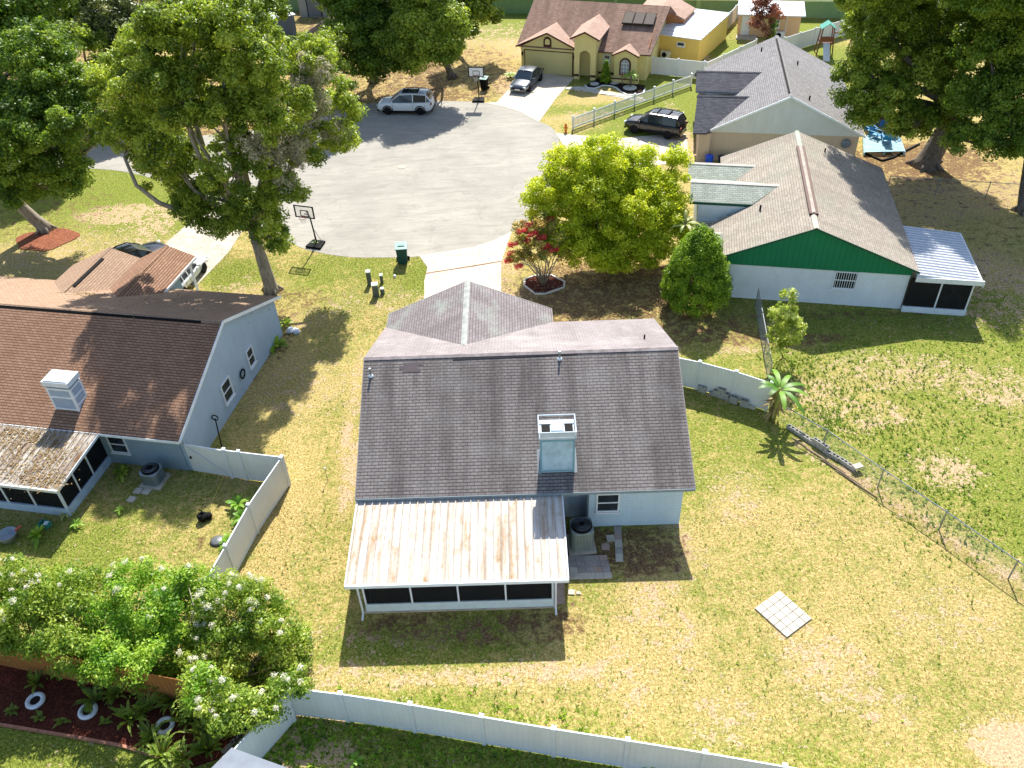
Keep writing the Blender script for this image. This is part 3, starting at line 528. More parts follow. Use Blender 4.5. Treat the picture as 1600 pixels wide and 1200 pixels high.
b = MB(); b.slab([(wv[0], vz(wv[1]), wv[1]), (w2[0], vz(w2[1]), w2[1]), (w2[0], 14.85, w2[1]), (wv[0], 14.3, wv[1])], TH); b.slab([(7.6, vz(2.82), 2.82), (7.6, 14.9, 2.82), (w2[0], 14.85, w2[1]), (w2[0], vz(w2[1]), w2[1])], TH); b.build('carport_roof', sh_left, h2)
b = MB(); b.beam((7.62, vz(2.82) + .1, 2.76), (7.62, 14.9, 2.76), .05, .14); b.build('carport_fascia', w_white2, h2)
b = MB(); b.bx(7.2, 7.28, 10.6, 13.2, 0, 2.74); b.bx(3.2, 7.2, 13.0, 13.1, 0, 2.7); b.build('carport_wall', w_left2, h2)
b = MB(); b.bx(7.2, 7.32, 14.5, 14.62, 0, 2.75); b.build('carport_post', w_white2, h2)
ridgecap(h2, (X0, 6.05, hr), (L2, 6.05, hr), sh_left2); ridgecap(h2, (w1[0], vz(w1[1]), w1[1]), (w1[0], 14.15, w1[1]), sh_left2, .22); ridgecap(h2, (w2[0], vz(w2[1]), w2[1]), (w2[0], 14.85, w2[1]), sh_left, .22)
b = MB(); b.slab([(X0, 5.86, hr - sl * .19 + .03), (12.9, 5.86, hr - sl * .19 + .03), (12.9, 5.95, hr - sl * .1 + .05), (X0, 5.95, hr - sl * .1 + .05)], .05); b.build('ridge_vent', black, h2)
b = MB(); b.slab([(w1[0] + .15, 10.0, 3.53), (w1[0] + .30, 10.0, 3.48), (w1[0] + .30, 13.0, 3.48), (w1[0] + .15, 13.0, 3.53)], .05); b.build('bay_ridge_vent', black, h2)
gutterline(h2, [(L2 + .02, -.02, he - .03), (L2 + .02, 6.05, hr - .03), (L2 + .02, 12.12, he - .03)], w_white2, 'rake_board', .16, .05); gutterline(h2, [(X0, -.03, he - .06), (L2, -.03, he - .06)], w_white2)
window(h2, (13.86, HL.u(358, 615, 13.86)[1] - .1, .80), .95, 1.2, R(90)); window(h2, (13.86, HL.u(391, 557, 13.86)[1], .78), .72, 1.12, R(90))
window(h2, (HL.v(190, 706, .40)[0], .40, .78), .95, 1.1, 0)
cv = .95; cz = he + sl * cv
b = MB(); b.bx(7.28, 8.52, cv, cv + .82, cz - .2, 4.05); cho = b.build('chimney', plain('chimney_grey', '#a2b0bf', .75, var=.08), h2)
t_ = MB()
for x in (7.26, 8.44):
    for y in (cv - .02, cv + .74): t_.bx(x, x + .10, y, y + .10, cz - .1, 4.05)
for z in (cz + .02, 3.45, 3.93): t_.bx(7.36, 8.44, cv - .018, cv + .01, z, z + .09); t_.bx(8.50, 8.538, cv + .08, cv + .74, z + .25 * (z < 3), z + .09 + .25 * (z < 3))
t_.build('chimney_trim', w_white2, cho); t_ = MB(); t_.bx(7.22, 8.58, cv - .06, cv + .88, 4.15, 4.42); t_.bx(7.3, 8.5, cv, cv + .8, 4.42, 4.47); t_.build('chimney_cap', whitem, cho); t_ = MB(); t_.bx(7.32, 8.48, cv + .04, cv + .78, 4.05, 4.15); t_.build('chimney_gap', dark, cho)
# its porch
q0, q1, u1 = -3.42, -.02, 9.9
pr = MB(); pr.slab([(X0, q0, 2.08), (u1, q0, 2.08), (u1, q1, 2.30), (X0, q1, 2.30)], .05)
for i in range(46):
    x = u1 - .02 - i * .31; wd = .03; pr.add([(x - wd, q0, 2.081), (x + wd, q0, 2.081), (x + wd * .5, q0, 2.13), (x - wd * .5, q0, 2.13), (x - wd, q1, 2.301), (x + wd, q1, 2.301), (x + wd * .5, q1, 2.35), (x - wd * .5, q1, 2.35)], [(0, 1, 2, 3), (7, 6, 5, 4), (1, 5, 6, 2), (3, 2, 6, 7), (0, 3, 7, 4)])
pr.build('porch_roof', mroof_l, h2)
po = MB(); po.bx(X0, u1 + .03, q0 - .09, q0, 1.96, 2.11); po.beam((u1 + .02, q0, 2.03), (u1 + .02, q1, 2.25), .04, .14)
for x in (9.42, 7.9, 6.5, 5.1, 3.7): po.bx(x, x + .09, -3.1, -3.0, .45, 2.0)
for y in (-2.0, -.9): po.bx(9.42, 9.5, y, y + .08, .45, 2.1)
po.build('porch_frame', whitem, h2)
pw = MB(); pw.bx(X0, 9.54, -3.14, -3.0, 0, .45); pw.bx(9.40, 9.54, -3.0, .4, 0, .45); pw.build('porch_knee_wall', plain('knee_wall_blue', '#b4c6d6', .75), h2)
ps_ = MB(); ps_.bx(X0, 9.42, -3.06, -3.05, .45, 2.0); ps_.bx(9.46, 9.47, -3.0, .4, .45, 2.15); ps_.build('porch_screen', screen, h2)
# satellite clutter on its side wall
acn = ac_unit(tuple(G(243, 752)[:2]), HL.yaw, 'grey square air conditioner behind the brown-roofed house', .84, .82, '#8e9aa4')
p = HL.u(378, 584, 13.88); b = MB()
for k in range(4): b.tube([(0, .26 * math.cos(a) * (1 - .06 * k), .26 * math.sin(a) * (1 - .06 * k)) for a in np.linspace(0, 2 * math.pi, 21)], .028, 6, False)
hr_ = b.build('garden_hose', black); w_ = HL.W(13.93, p[1], p[2]); hr_.location = w_; hr_.rotation_euler = (0, 0, HL.yaw); tag(hr_, 'coiled black garden hose hung on the blue-grey side wall', 'garden hose')

# ================================================================== green gabled house
HG = Fr(22.89, 39.39, 78.26)
h3 = thing('house', HG.o, HG.yaw, 'white house with a dark green gable and pale tan weathered roof at the right', 'house')
rv, hrg, e0, e1, DG, LG = 5.94, 5.08, 2.72, 3.0, 10.7, 13.3; s0 = (hrg - e0) / rv; s1 = (hrg - e1) / (DG - rv)
b = MB(); b.ext([(.35, .3, 0), (.35, 10.35, 0), (.35, 10.35, 2.3), (.35, .3, 2.3)][::-1], (LG - .7, 0, 0)); b.ext([(4.9, 8.5, 0), (4.9, 12.2, 0), (4.9, 12.2, 2.6), (4.9, 8.5, 2.6)][::-1], (7.0, 0, 0)); b.build('wall', w_white, h3)
b = MB(); b.ext([(.30, .25, 2.3), (.30, 10.4, 2.3), (.30, 10.4, e1 - .05), (.30, rv, hrg - .14), (.30, .25, e0 - .03)][::-1], (LG - .6, 0, 0)); b.build('gable_siding', w_green, h3)
b = MB(); b.slab([(0, 0, e0), (0, rv, hrg), (LG, rv, hrg), (LG, 0, e0)][::-1], TH); b.build('right_roof', sh_green, h3)
def gz(v): return hrg - s1 * (v - rv)
Av, Bv = rv + (hrg - 4.45) / s1, rv + (hrg - 3.92) / s1
b = MB(); b.slab([(0, rv, hrg), (0, DG, e1), (2.6, DG, e1), (2.6, 12.2, gz(12.2)), (4.1, 12.2, gz(12.2)), (4.95, 9.0, gz(9.0)), (6.4, Av, 4.45), (8.94, 9.9, gz(9.9)), (10.2, Bv, 3.92), (12.2, DG, e1), (LG, DG, e1), (LG, rv, hrg)][::-1], TH); b.build('left_roof', sh_green, h3)
b = MB(); b.slab([(4.95, 9.0, 3.80), (4.95, 12.75, 3.80), (6.4, 12.75, 4.45), (6.4, Av, 4.45)][::-1], TH); b.build('entry_roof', sh_mint, h3)
b = MB(); b.slab([(6.4, Av, 4.45), (6.4, 12.75, 4.45), (8.94, 12.75, 3.36), (8.94, 9.9, 3.36)][::-1], TH); b.slab([(8.94, 9.9, 3.36), (8.94, 12.9, 3.36), (10.2, 12.9, 3.92), (10.2, Bv, 3.92)][::-1], TH)
b.slab([(10.2, Bv, 3.92), (10.2, 12.9, 3.92), (12.3, 12.9, 3.0), (12.3, DG, 3.0)][::-1], TH); b.build('wing_roof', sh_mint, h3)
b = MB(); b.slab([(1.2, DG, 2.5), (1.2, 12.35, 2.45), (2.6, 12.35, 3.0), (2.6, DG, 3.0)][::-1], TH); b.build('small_roof', sh_mint, h3)
gutterline(h3, [(4.93, 9.0, 3.70), (4.93, 12.75, 3.70)], trim_gr, 'fascia', .16, .04); gutterline(h3, [(-.02, -.02, e0 - .05), (-.02, rv, hrg - .05), (-.02, DG, e1 - .05)], trim_gr, 'rake_board', .1, .04)
b = MB(); b.ext([(4.98, 8.4, 0), (4.98, 12.2, 0), (4.98, 12.2, 3.6), (4.98, 8.4, 3.6)][::-1], (.06, 0, 0)); b.build('entry_wall', w_white, h3)
b = MB(); b.bx(4.9, 4.97, 10.4, 11.1, .1, 2.3); b.build('entry_door', plain('door_brown_grey', '#6d6258', .6), h3)
b = MB(); b.slab([(1.6, rv - .24, hrg + .06), (10.8, rv - .24, hrg + .06), (10.8, rv + .24, hrg + .06), (1.6, rv + .24, hrg + .06)], .02); b.bx(1.6, 10.8, rv - .25, rv + .25, hrg - .06, hrg + .02); b.build('ridge_vent', trim_br, h3)
ridgecap(h3, (1.7, rv, hrg + .07), (10.7, rv, hrg + .07), plain('cap_tan', '#a59a8e', .9, var=.25), .4); ridgecap(h3, (0, rv, hrg), (1.6, rv, hrg), plain('cap_tan_pale', '#b5aa9c', .9, var=.2)); ridgecap(h3, (10.8, rv, hrg), (LG, rv, hrg), plain('cap_mossy', '#a3ab9b', .9, var=.2))
ridgecap(h3, (6.4, Av, 4.45), (6.4, 12.75, 4.45), plain('cap_white_tan', '#cdc5b8', .9)); ridgecap(h3, (10.2, Bv, 3.92), (10.2, 12.9, 3.92), plain('cap_white_tan2', '#cdc5b8', .9)); ridgecap(h3, (2.6, 10.8, 3.0), (2.6, 12.35, 3.0), plain('cap_white_tan3', '#cdc5b8', .9), .26)
p = HG.z(1164, 330, 3.4); pipevent(h3, (4.05, 8.6, gz(8.6)), .3, black, False, .06); pipevent(h3, (11.7, 4.2, e0 + s0 * 4.2), .25, black, False, .05)
window(h3, (.345, HG.u(1320, 440, .345)[1], 1.12), 1.3, 1.15, R(-90), 1, 2, bars=9)
# its porch (local v runs left, so the porch lies at negative v)
b = MB(); b.slab([(-.12, .10, 2.55), (-.12, -3.35, 2.28), (5.5, -3.35, 2.28), (5.5, .10, 2.55)], .05)
for i in range(19):
    x = -.05 + i * .305; b.add([(x - .075, .1, 2.552), (x + .075, .1, 2.552), (x + .045, .1, 2.64), (x - .045, .1, 2.64), (x - .075, -3.35, 2.282), (x + .075, -3.35, 2.282), (x + .045, -3.35, 2.37), (x - .045, -3.35, 2.37)], [(3, 2, 1, 0), (4, 5, 6, 7), (2, 6, 5, 1), (7, 6, 2, 3), (4, 7, 3, 0)])
b.build('porch_roof', mroof_b, h3)
b = MB(); b.bx(-.2, -.12, -3.42, .12, 2.2, 2.5); b.bx(-.2, 5.55, -3.45, -3.36, 2.14, 2.32)
for x, y in ((.1, -3.1), (.1, -1.45), (2.8, -3.1), (5.3, -3.1)): b.bx(x, x + .08, y, y + .08, .38, 2.28)
b.build('porch_frame', whitem, h3); b = MB(); b.bx(.05, .2, -3.14, .3, 0, .38); b.bx(.2, 5.4, -3.14, -3.0, 0, .38); b.build('porch_knee_wall', w_white, h3)
b = MB(); b.bx(.13, .14, -3.05, .28, .38, 2.25); b.bx(.15, 5.35, -3.06, -3.05, .38, 2.2); b.build('porch_screen', screen, h3)
b = MB(); b.bx(.2, 5.35, -3.0, .3, 0, .05); b.build('porch_floor', conc2, h3)
# chair seen through that porch screen
t = thing('folding_chair', HG.W(1.0, -2.1, .05), HG.yaw + .6, 'white folding chair behind the porch screen of the green-gabled house', 'chair')
b = MB(); b.box((0, 0, .44), (.5, .48, .04)); b.build('seat', whitem, t); b = MB(); b.beam((-.22, -.2, .46), (-.34, -.2, .95), .03, .03); b.beam((-.22, .2, .46), (-.34, .2, .95), .03, .03); b.box((-.3, 0, .8), (.03, .42, .25)); b.build('backrest', whitem, t)
for sx, sy in ((-1, -1), (1, -1), (-1, 1), (1, 1)): b = MB(); b.beam((sx * .2, sy * .22, .43), (-sx * .22, sy * .22, 0), .025, .025); b.build('leg', whitem, t)

# ================================================================== grey roofed house behind it
HH = Fr(26.58, 58.18, 79.08)
h4 = thing('house', HH.o, HH.yaw, 'beige house with charcoal grey roof and pale grey gable beyond the green-gabled house', 'house')
hrh, eh, DH, LH_ = 5.27, 2.45, 11.4, 13.8; s = (hrh - eh) / 5.7; rv = 5.7
def hz(v): return hrh - s * (v - rv)
b = MB(); b.bx(.35, LH_ - .35, .35, 11.05, 0, 2.35); b.bx(-.1, 4.9, 11.05, 11.9, 0, 2.3); b.bx(6.0, 9.5, 11.05, 11.9, 0, 2.3); b.build('wall', w_beige, h4)
b = MB(); b.ext([(.2, .1, 2.33), (.2, 11.3, 2.33), (.2, 11.3, eh), (.2, rv, hrh - .13), (.2, .1, eh)][::-1], (LH_ - .4, 0, 0)); b.build('gable_siding', w_pale, h4)
b = MB(); b.slab([(0, 0, eh), (0, rv, hrh), (LH_, rv, hrh), (LH_, 0, eh)][::-1], TH); b.build('right_roof', sh_grey, h4)
a_v, b_v = rv + (hrh - 3.98) / s, rv + (hrh - 4.5) / s
b = MB(); b.slab([(0, rv, hrh), (-.0, DH, eh), (3.15, a_v, 3.98), (4.3, 9.4, hz(9.4)), (4.9, 8.9, hz(8.9)), (7.0, b_v, 4.5), (10.5, DH, eh), (LH_, DH, eh), (LH_, rv, hrh)][::-1], TH); b.build('left_roof', sh_grey, h4)
b = MB(); b.slab([(-.36, DH, eh), (-.36, 12.4, eh), (3.15, 12.2, 3.98), (3.15, a_v, 3.98)][::-1], TH); b.slab([(3.15, a_v, 3.98), (3.15, 12.2, 3.98), (4.3, 12.2, 3.45), (4.3, 9.4, 3.45)][::-1], TH); b.build('garage_roof', sh_dark, h4)
b = MB(); b.slab([(4.9, 8.9, 3.69), (4.9, 12.3, 3.69), (7.0, 12.3, 4.5), (7.0, b_v, 4.5)][::-1], TH); b.slab([(7.0, b_v, 4.5), (7.0, 12.3, 4.5), (10.5, 12.3, 3.0), (10.5, DH, 2.5)][::-1], TH); b.build('entry_roof', sh_dark, h4)
ridgecap(h4, (0, rv, hrh), (LH_, rv, hrh), plain('cap_grey', '#7c7a79', .9, var=.2)); ridgecap(h4, (3.15, a_v, 3.98), (3.15, 12.2, 3.98), sh_dark); ridgecap(h4, (7.0, b_v, 4.5), (7.0, 12.3, 4.5), sh_dark)
b = MB(); b.bx(.6, 12.9, rv + .05, rv + .16, hrh - .04, hrh + .06); b.build('ridge_vent', black, h4)
gutterline(h4, [(-.02, -.02, eh - .06), (-.02, rv, hrh - .06), (-.02, DH, eh - .06)], w_white2, 'rake_board', .14, .05); gutterline(h4, [(4.88, 8.9, 3.6), (4.88, 12.3, 3.6)], plain('fascia_blue_grey', '#6c7480', .7))
for q in ((11.8, 7.0, hz(7.0)), (8.6, 4.4, hrh - s * 1.3), (1.4, 4.2, hrh - s * 1.5)): pipevent(h4, q, .28, black, False, .06)
t = thing('satellite_dish', HH.W(.30, 1.2, 1.75), HH.yaw - R(90), 'grey satellite dish on the beige wall under the pale gable', 'satellite dish'); b = MB(); b.lathe([(0.0, .0), (.2, .02), (.33, .06), (.35, .09), (.33, .09), (.2, .045), (0, .03)], (0, -.2, 0), 20, 'y'); o = b.build('dish', plain('dish_grey', '#6e7780', .5), t, True); b = MB(); b.tube([(0, .3, 0), (0, -.2, 0)], .02); b.tube([(0, -.2, 0), (0, -.5, -.15)], .012); b.build('arm', galv, t)

# ================================================================== yellow house
yo = G(816, 110); HY = Fr(yo[0], yo[1], -20.)
h5 = thing('house', HY.o, HY.yaw, 'pale yellow house with arched entry, brown roof and wide garage door', 'house')
ey, hy = 2.47, 5.1; sY = (hy - ey) / 5.95
def yz(v): return ey + sY * (v + .35)
def yv(z): return (z - ey) / sY - .35
b = MB(); b.bx(-.0, 5.55, -.15, 2.5, 0, ey - .02); b.bx(5.55, 12.1, 0, 9, 0, 2.55); b.bx(0, 5.55, 2.5, 9, 0, 2.55)
b.ext([(12.0, 0, 2.5), (12.0, 11, 2.5), (12.0, 5.6, hy - .15)], (.1, 0, 0)); b.build('wall', w_yel, h5)
b = MB(); b.ext([(12.12, .2, 2.9), (12.12, 10.8, 2.9), (12.12, 5.6, hy - .2)], (.04, 0, 0)); b.build('gable_siding', plain('gable_orange_wood', '#a9683a', .8, var=.2), h5)
b = MB(); ga = (2.68, 3.86)
b.slab([(-.35, -.35, ey), (12.45, -.35, ey), (12.95, 5.6, hy), (-.35, 5.6, hy)], TH); b.slab([(-.35, 5.6, hy), (12.95, 5.6, hy), (12.95, 11.5, ey), (-.35, 11.5, ey)], TH); b.build('main_roof', sh_yel, h5)
b = MB(); b.slab([(-.4, -.55, ey + .03), (2.68, -.55, ga[1]), (2.68, yv(ga[1]), ga[1]), (-.4, -.3, ey + .03)], TH); b.slab([(2.68, -.55, ga[1]), (5.75, -.55, ey + .03), (5.75, -.25, ey + .03), (2.68, yv(ga[1]), ga[1])], TH); b.build('garage_roof', sh_yel2, h5)
b = MB(); b.ext([(-.0, -.32, ey - .1), (5.4, -.32, ey - .1), (2.68, -.32, ga[1] - .13)], (0, .1, 0)); b.bx(0, 5.4, -.32, -.22, 2.1, ey - .1); b.build('garage_gable', w_yel, h5)
FB = []; FB.append(((-.42, -.57, ey - .05), (2.68, -.57, ga[1] - .06), .05, .14)); FB.append(((2.68, -.57, ga[1] - .06), (5.77, -.57, ey - .05), .05, .14)); FB.append(((7.6, -.38, ey - .06), (9.1, -.38, ey - .06), .04, .12)); FB.append(((11.4, -.38, ey - .06), (12.47, -.38, ey - .06), .04, .12)); FB.append(((-.37, -.35, ey - .06), (-.37, 5.6, hy - .06), .04, .12)); FB.append(((12.47, -.35, ey - .06), (12.97, 5.6, hy - .06), .04, .14)); FB.append(((12.97, 5.6, hy - .06), (12.97, 11.5, ey - .06), .04, .14));  
for q in FB: b = MB(); b.beam(*q); b.build('fascia', trim_br, h5)
b = MB(); b.bx(.45, 5.1, -.36, -.30, 0, 2.08); b.build('garage_door', wallmat('garage_door_yellow', '#d6c98c', 'lap', .85, .04), h5)
b = MB(); b.bx(.37, .45, -.38, -.31, 0, 2.15); b.bx(5.1, 5.18, -.38, -.31, 0, 2.15); b.bx(.45, 5.1, -.38, -.31, 2.08, 2.15); b.build('door_trim', trim_br, h5)
b = MB(); arc = lambda cx, z, r, n=11: [(cx + r * math.cos(a), z + r * math.sin(a)) for a in np.linspace(0, math.pi, n)]
b.ext([(x, -.40, z) for x, z in [(2.3, 2.5), (3.06, 2.5)] + arc(2.68, 3.05, .38)], (0, .08, 0)); b.build('gable_vent_frame', trim_br, h5)
b = MB(); b.ext([(x, -.43, z) for x, z in [(2.45, 2.75), (2.91, 2.75)] + arc(2.68, 3.03, .23)], (0, .04, 0)); b.build('gable_vent', w_yel, h5)
# entry tower with arch
tu0, tu1, tv, tz = 5.5, 7.55, -1.15, 3.85; ta = 4.45; tc = (tu0 + tu1) / 2
ring = [(tu0, 0), (tu0, tz), (tc, ta - .08), (tu1, tz), (tu1, 0)]; arch = [(tu1 - .5, 0)] + arc(tc, 2.15, (tu1 - tu0) / 2 - .5, 13) + [(tu0 + .5, 0)]
out = ring + arch
b = MB(); b.ext([(x, tv, z) for x, z in out], (0, .14, 0)); b.bx(tu0, tu0 + .12, tv + .14, 1.0, 0, tz); b.bx(tu1 - .12, tu1, tv + .14, 1.0, 0, tz); b.build('entry_tower', w_yel, h5)
b = MB(); b.slab([(tu0 - .35, tv - .25, tz - .05), (tc, tv - .25, ta), (tc, yv(ta), ta), (tu0 - .35, yv(tz), tz - .05)], TH); b.slab([(tc, tv - .25, ta), (tu1 + .35, tv - .25, tz - .05), (tu1 + .35, yv(tz), tz - .05), (tc, yv(ta), ta)], TH); b.build('tower_roof', sh_yel2, h5)
b = MB(); b.beam((tu0 - .37, tv - .27, tz - .13), (tc, tv - .27, ta - .08), .05, .14); b.beam((tc, tv - .27, ta - .08), (tu1 + .37, tv - .27, tz - .13), .05, .14); b.build('tower_fascia', trim_br, h5)
b = MB(); b.bx(tu0 + .5, tu1 - .5, .85, .9, 0, 2.2); b.build('front_door', trim_br, h5)
# bay with arched window
bu0, bu1, bv = 9.2, 11.3, -.75
b = MB(); b.ext([(bu0, bv, 0), (bu1, bv, 0), (bu1, bv, 2.45), (10.25, bv, 2.9), (bu0, bv, 2.45)], (0, .9, 0)); b.bx(9.0, 11.6, bv - .5, bv, 0, .45); b.build('bay_wall', w_yel, h5)
b = MB(); b.slab([(bu0 - .2, bv - .2, 2.42), (10.25, bv - .2, 3.0), (10.25, yv(3.0) + .2, 3.0), (bu0 - .2, -.3, 2.42)], .1); b.slab([(10.25, bv - .2, 3.0), (bu1 + .2, bv - .2, 2.42), (bu1 + .2, -.3, 2.42), (10.25, yv(3.0) + .2, 3.0)], .1); b.build('bay_roof', sh_yel2, h5)
b = MB(); b.beam((bu0 - .22, bv - .22, 2.36), (10.25, bv - .22, 2.94), .04, .12); b.beam((10.25, bv - .22, 2.94), (bu1 + .22, bv - .22, 2.36), .04, .12); b.build('bay_fascia', trim_br, h5)
b = MB(); b.ext([(x, bv - .06, z) for x, z in [(9.72, .6), (10.78, .6)] + arc(10.25, 1.65, .53)], (0, .05, 0)); o = b.build('arched_window', trim_br, h5)
b = MB(); b.ext([(x, bv - .08, z) for x, z in [(9.86, .68), (10.64, .68)] + arc(10.25, 1.65, .39)], (0, .04, 0)); b.build('pane', glass2, o); b = MB()
for x in (10.12, 10.38): b.bx(x, x + .03, bv - .1, bv - .08, .7, 1.95)
for z in (1.0, 1.35, 1.68): b.bx(9.88, 10.62, bv - .102, bv - .083, z, z + .03)
b.build('muntin', vinyl, o)
window(h5, (8.35, -.01, 1.35), .62, .75, 0, 1, 2)
for q in ((-.02, .3, -.2, -.16, .0, .42), (tu0 - .02, tu0 + .48, tv - .03, tv, .3, .5), (tu1 - .48, tu1 + .02, tv - .03, tv, .3, .5), (tu1, 9.2, -.03, 0, .3, .5), (9.0, 11.6, bv - .53, bv - .5, .35, .47)): b = MB(); b.bx(*q); b.build('brown_band', trim_br, h5)
for x in (.18, 5.33): b = MB(); b.bx(x - .07, x + .07, -.5, -.34, 1.6, 1.9); b.build('wall_lantern', black, h5)
def on_slope(F_, px, py, v0, z0, k):
    d = ray(px, py); o_ = CO - F_.o; A_ = d[2] - k * (d @ F_.ey); B_ = z0 + k * ((o_ @ F_.ey) - v0) - o_[2]; return F_.L(CO + d * (B_ / A_))
q = [on_slope(HY, x, y, -.35, ey + .25, sY) for x, y in ((971.5, 36.5), (1020, 40.5), (1028, 20), (977, 17))]
uu0, uu1, vv0, vv1 = (q[0][0] + q[3][0]) / 2, (q[1][0] + q[2][0]) / 2, (q[0][1] + q[1][1]) / 2, (q[2][1] + q[3][1]) / 2
for k in range(3):
    a_, c_ = uu0 + (uu1 - uu0) * k / 3 + .02, uu0 + (uu1 - uu0) * (k + 1) / 3 - .02; b = MB(); b.slab([(a_, vv0, yz(vv0) + .32), (c_, vv0, yz(vv0) + .32), (c_, vv1, yz(vv1) + .2), (a_, vv1, yz(vv1) + .2)], .09); o = b.build('solar_panel', plain('panel_frame', '#2f2a27', .8, .1), h5)
    b = MB(); b.slab([(a_ + .05, vv0 + .05, yz(vv0 + .05) + .335), (c_ - .05, vv0 + .05, yz(vv0 + .05) + .335), (c_ - .05, vv1 - .05, yz(vv1 - .05) + .215), (a_ + .05, vv1 - .05, yz(vv1 - .05) + .215)], .01); b.build('panel_glass', plain('panel_cells', '#4a4138', .7, .15), o)
# rear roof piece with its own gable
rw = [G(1034, 11, 4.0), G(1070, 30, 2.9), G(1087, 13, 2.9), G(1050, -9, 4.0)]; lw = [G(1034, 11, 4.0), G(1050, -9, 4.0), G(1018, -8, 3.0), G(1004, 8, 3.0)]
t = thing('rear_extension', (rw[0][0], rw[0][1], 0), 0, 'tan-roofed rear extension with an orange-brown gable behind the yellow house', 'house extension'); og = (rw[0][0], rw[0][1], 0)
b = MB(og); b.slab(rw, .12); b.slab(lw[::-1], .12); b.build('roof', sh_yel2, t); b = MB(og); ins = [p * .93 + (rw[0] + rw[2]) / 2 * .07 for p in (rw[0], rw[1], rw[2], rw[3])]; b.add([p - [0, 0, .2] for p in ins] + [np.array([p[0], p[1], 0]) for p in ins], [(4, 5, 1, 0), (5, 6, 2, 1), (6, 7, 3, 2), (7, 4, 0, 3)]); b.build('wall', plain('ext_wall_orange', '#a9744a', .8, var=.2), t)

# annex with flat white roof
n0, n1 = G(1043, 55, 2.35), G(1095, 62, 2.35); HE = Fr(n0[0], n0[1], math.degrees(math.atan2(n1[1] - n0[1], n1[0] - n0[0]))); We = float(np.hypot(*(n1 - n0)[:2])); De = 8.6
h6 = thing('annex', HE.o, HE.yaw, 'bright yellow annex with a flat white metal roof beside the yellow house', 'annex building')
b = MB(); b.bx(-2.2, We - .15, .15, De - .1, 0, 2.25); b.build('wall', w_yel2, h6)
b = MB(); b.slab([(-2.6, 0, 2.35), (We, 0, 2.35), (We, De, 2.55), (-2.6, De, 2.55)], .08)
for i in range(9): y = .3 + i * 1.0; b.bx(-2.6, We, y, y + .06, 2.352 + y * .0233, 2.40 + y * .0233)
b.build('flat_roof', mroof_w, h6); window(h6, (HE.v(1064, 67, .15)[0], .15, 1.45), .8, .4, 0, 1, 1)
t = thing('heat_pump', HE.W(.1, -.35, .35), HE.yaw, 'cream wall-hung heat pump outside the yellow annex', 'heat pump'); b = MB(); b.bx(-.45, .45, -.16, .16, .0, .62); b.build('cabinet', plain('cream_metal', '#d3cdbb', .5), t); b = MB(); b.lathe([(.24, -.02), (.24, .01), (0, .01)], (-.1, -.165, .31), 16, 'y'); b.build('fan_guard', black, t); b = MB(); b.bx(-.4, -.34, -.1, .3, -.3, .0); b.bx(.34, .4, -.1, .3, -.3, 0); b.build('bracket', galv, t)

# peach back house
n0, n1, n2_ = G(1153, 22, 2.3), G(1259, 25, 2.3), G(1158, 6, 2.5); HT = Fr(n0[0], n0[1], math.degrees(math.atan2(n1[1] - n0[1], n1[0] - n0[0]))); Wt = float(np.hypot(*(n1 - n0)[:2]))
h7 = thing('cottage', HT.o, HT.yaw, 'small peach cottage with flat white roof in front of the long green wall', 'cottage')
b = MB(); b.bx(.2, Wt - .35, .5, 3.9, 0, 2.2); b.build('wall', w_tan, h7); b = MB(); b.slab([(0, 0, 2.3), (Wt, 0, 2.3), (Wt, 4.2, 2.55), (0, 4.2, 2.55)], .1); b.build('flat_roof', mroof_w, h7)
b = MB(); b.bx(.5, 1.35, .45, .5, .1, 2.0); b.build('door', vinyl, h7); window(h7, (HT.v(1212, 37, .5)[0], .5, .95), .75, .8, 0, 1, 2); b = MB(); b.bx(.1, 2.2, -.7, .45, 0, .16); b.build('step', conc2, h7); b = MB(); b.bx(4.9, 4.97, .44, .5, .1, 2.1); b.build('downpipe', vinyl, h7)
t = thing('heat_pump', HT.W(4.4, -.1, 0), HT.yaw, 'white heat pump standing by the wall of the peach cottage', 'heat pump'); b = MB(); b.bx(-.45, .45, -.18, .18, .08, .75); b.build('cabinet', vinyl, t); b = MB(); b.lathe([(.26, -.02), (.26, .01), (0, .01)], (-.12, -.185, .42), 16, 'y'); b.build('fan_guard', black, t); b = MB(); b.bx(-.5, .5, -.22, .22, 0, .08); b.build('base', conc2, t)

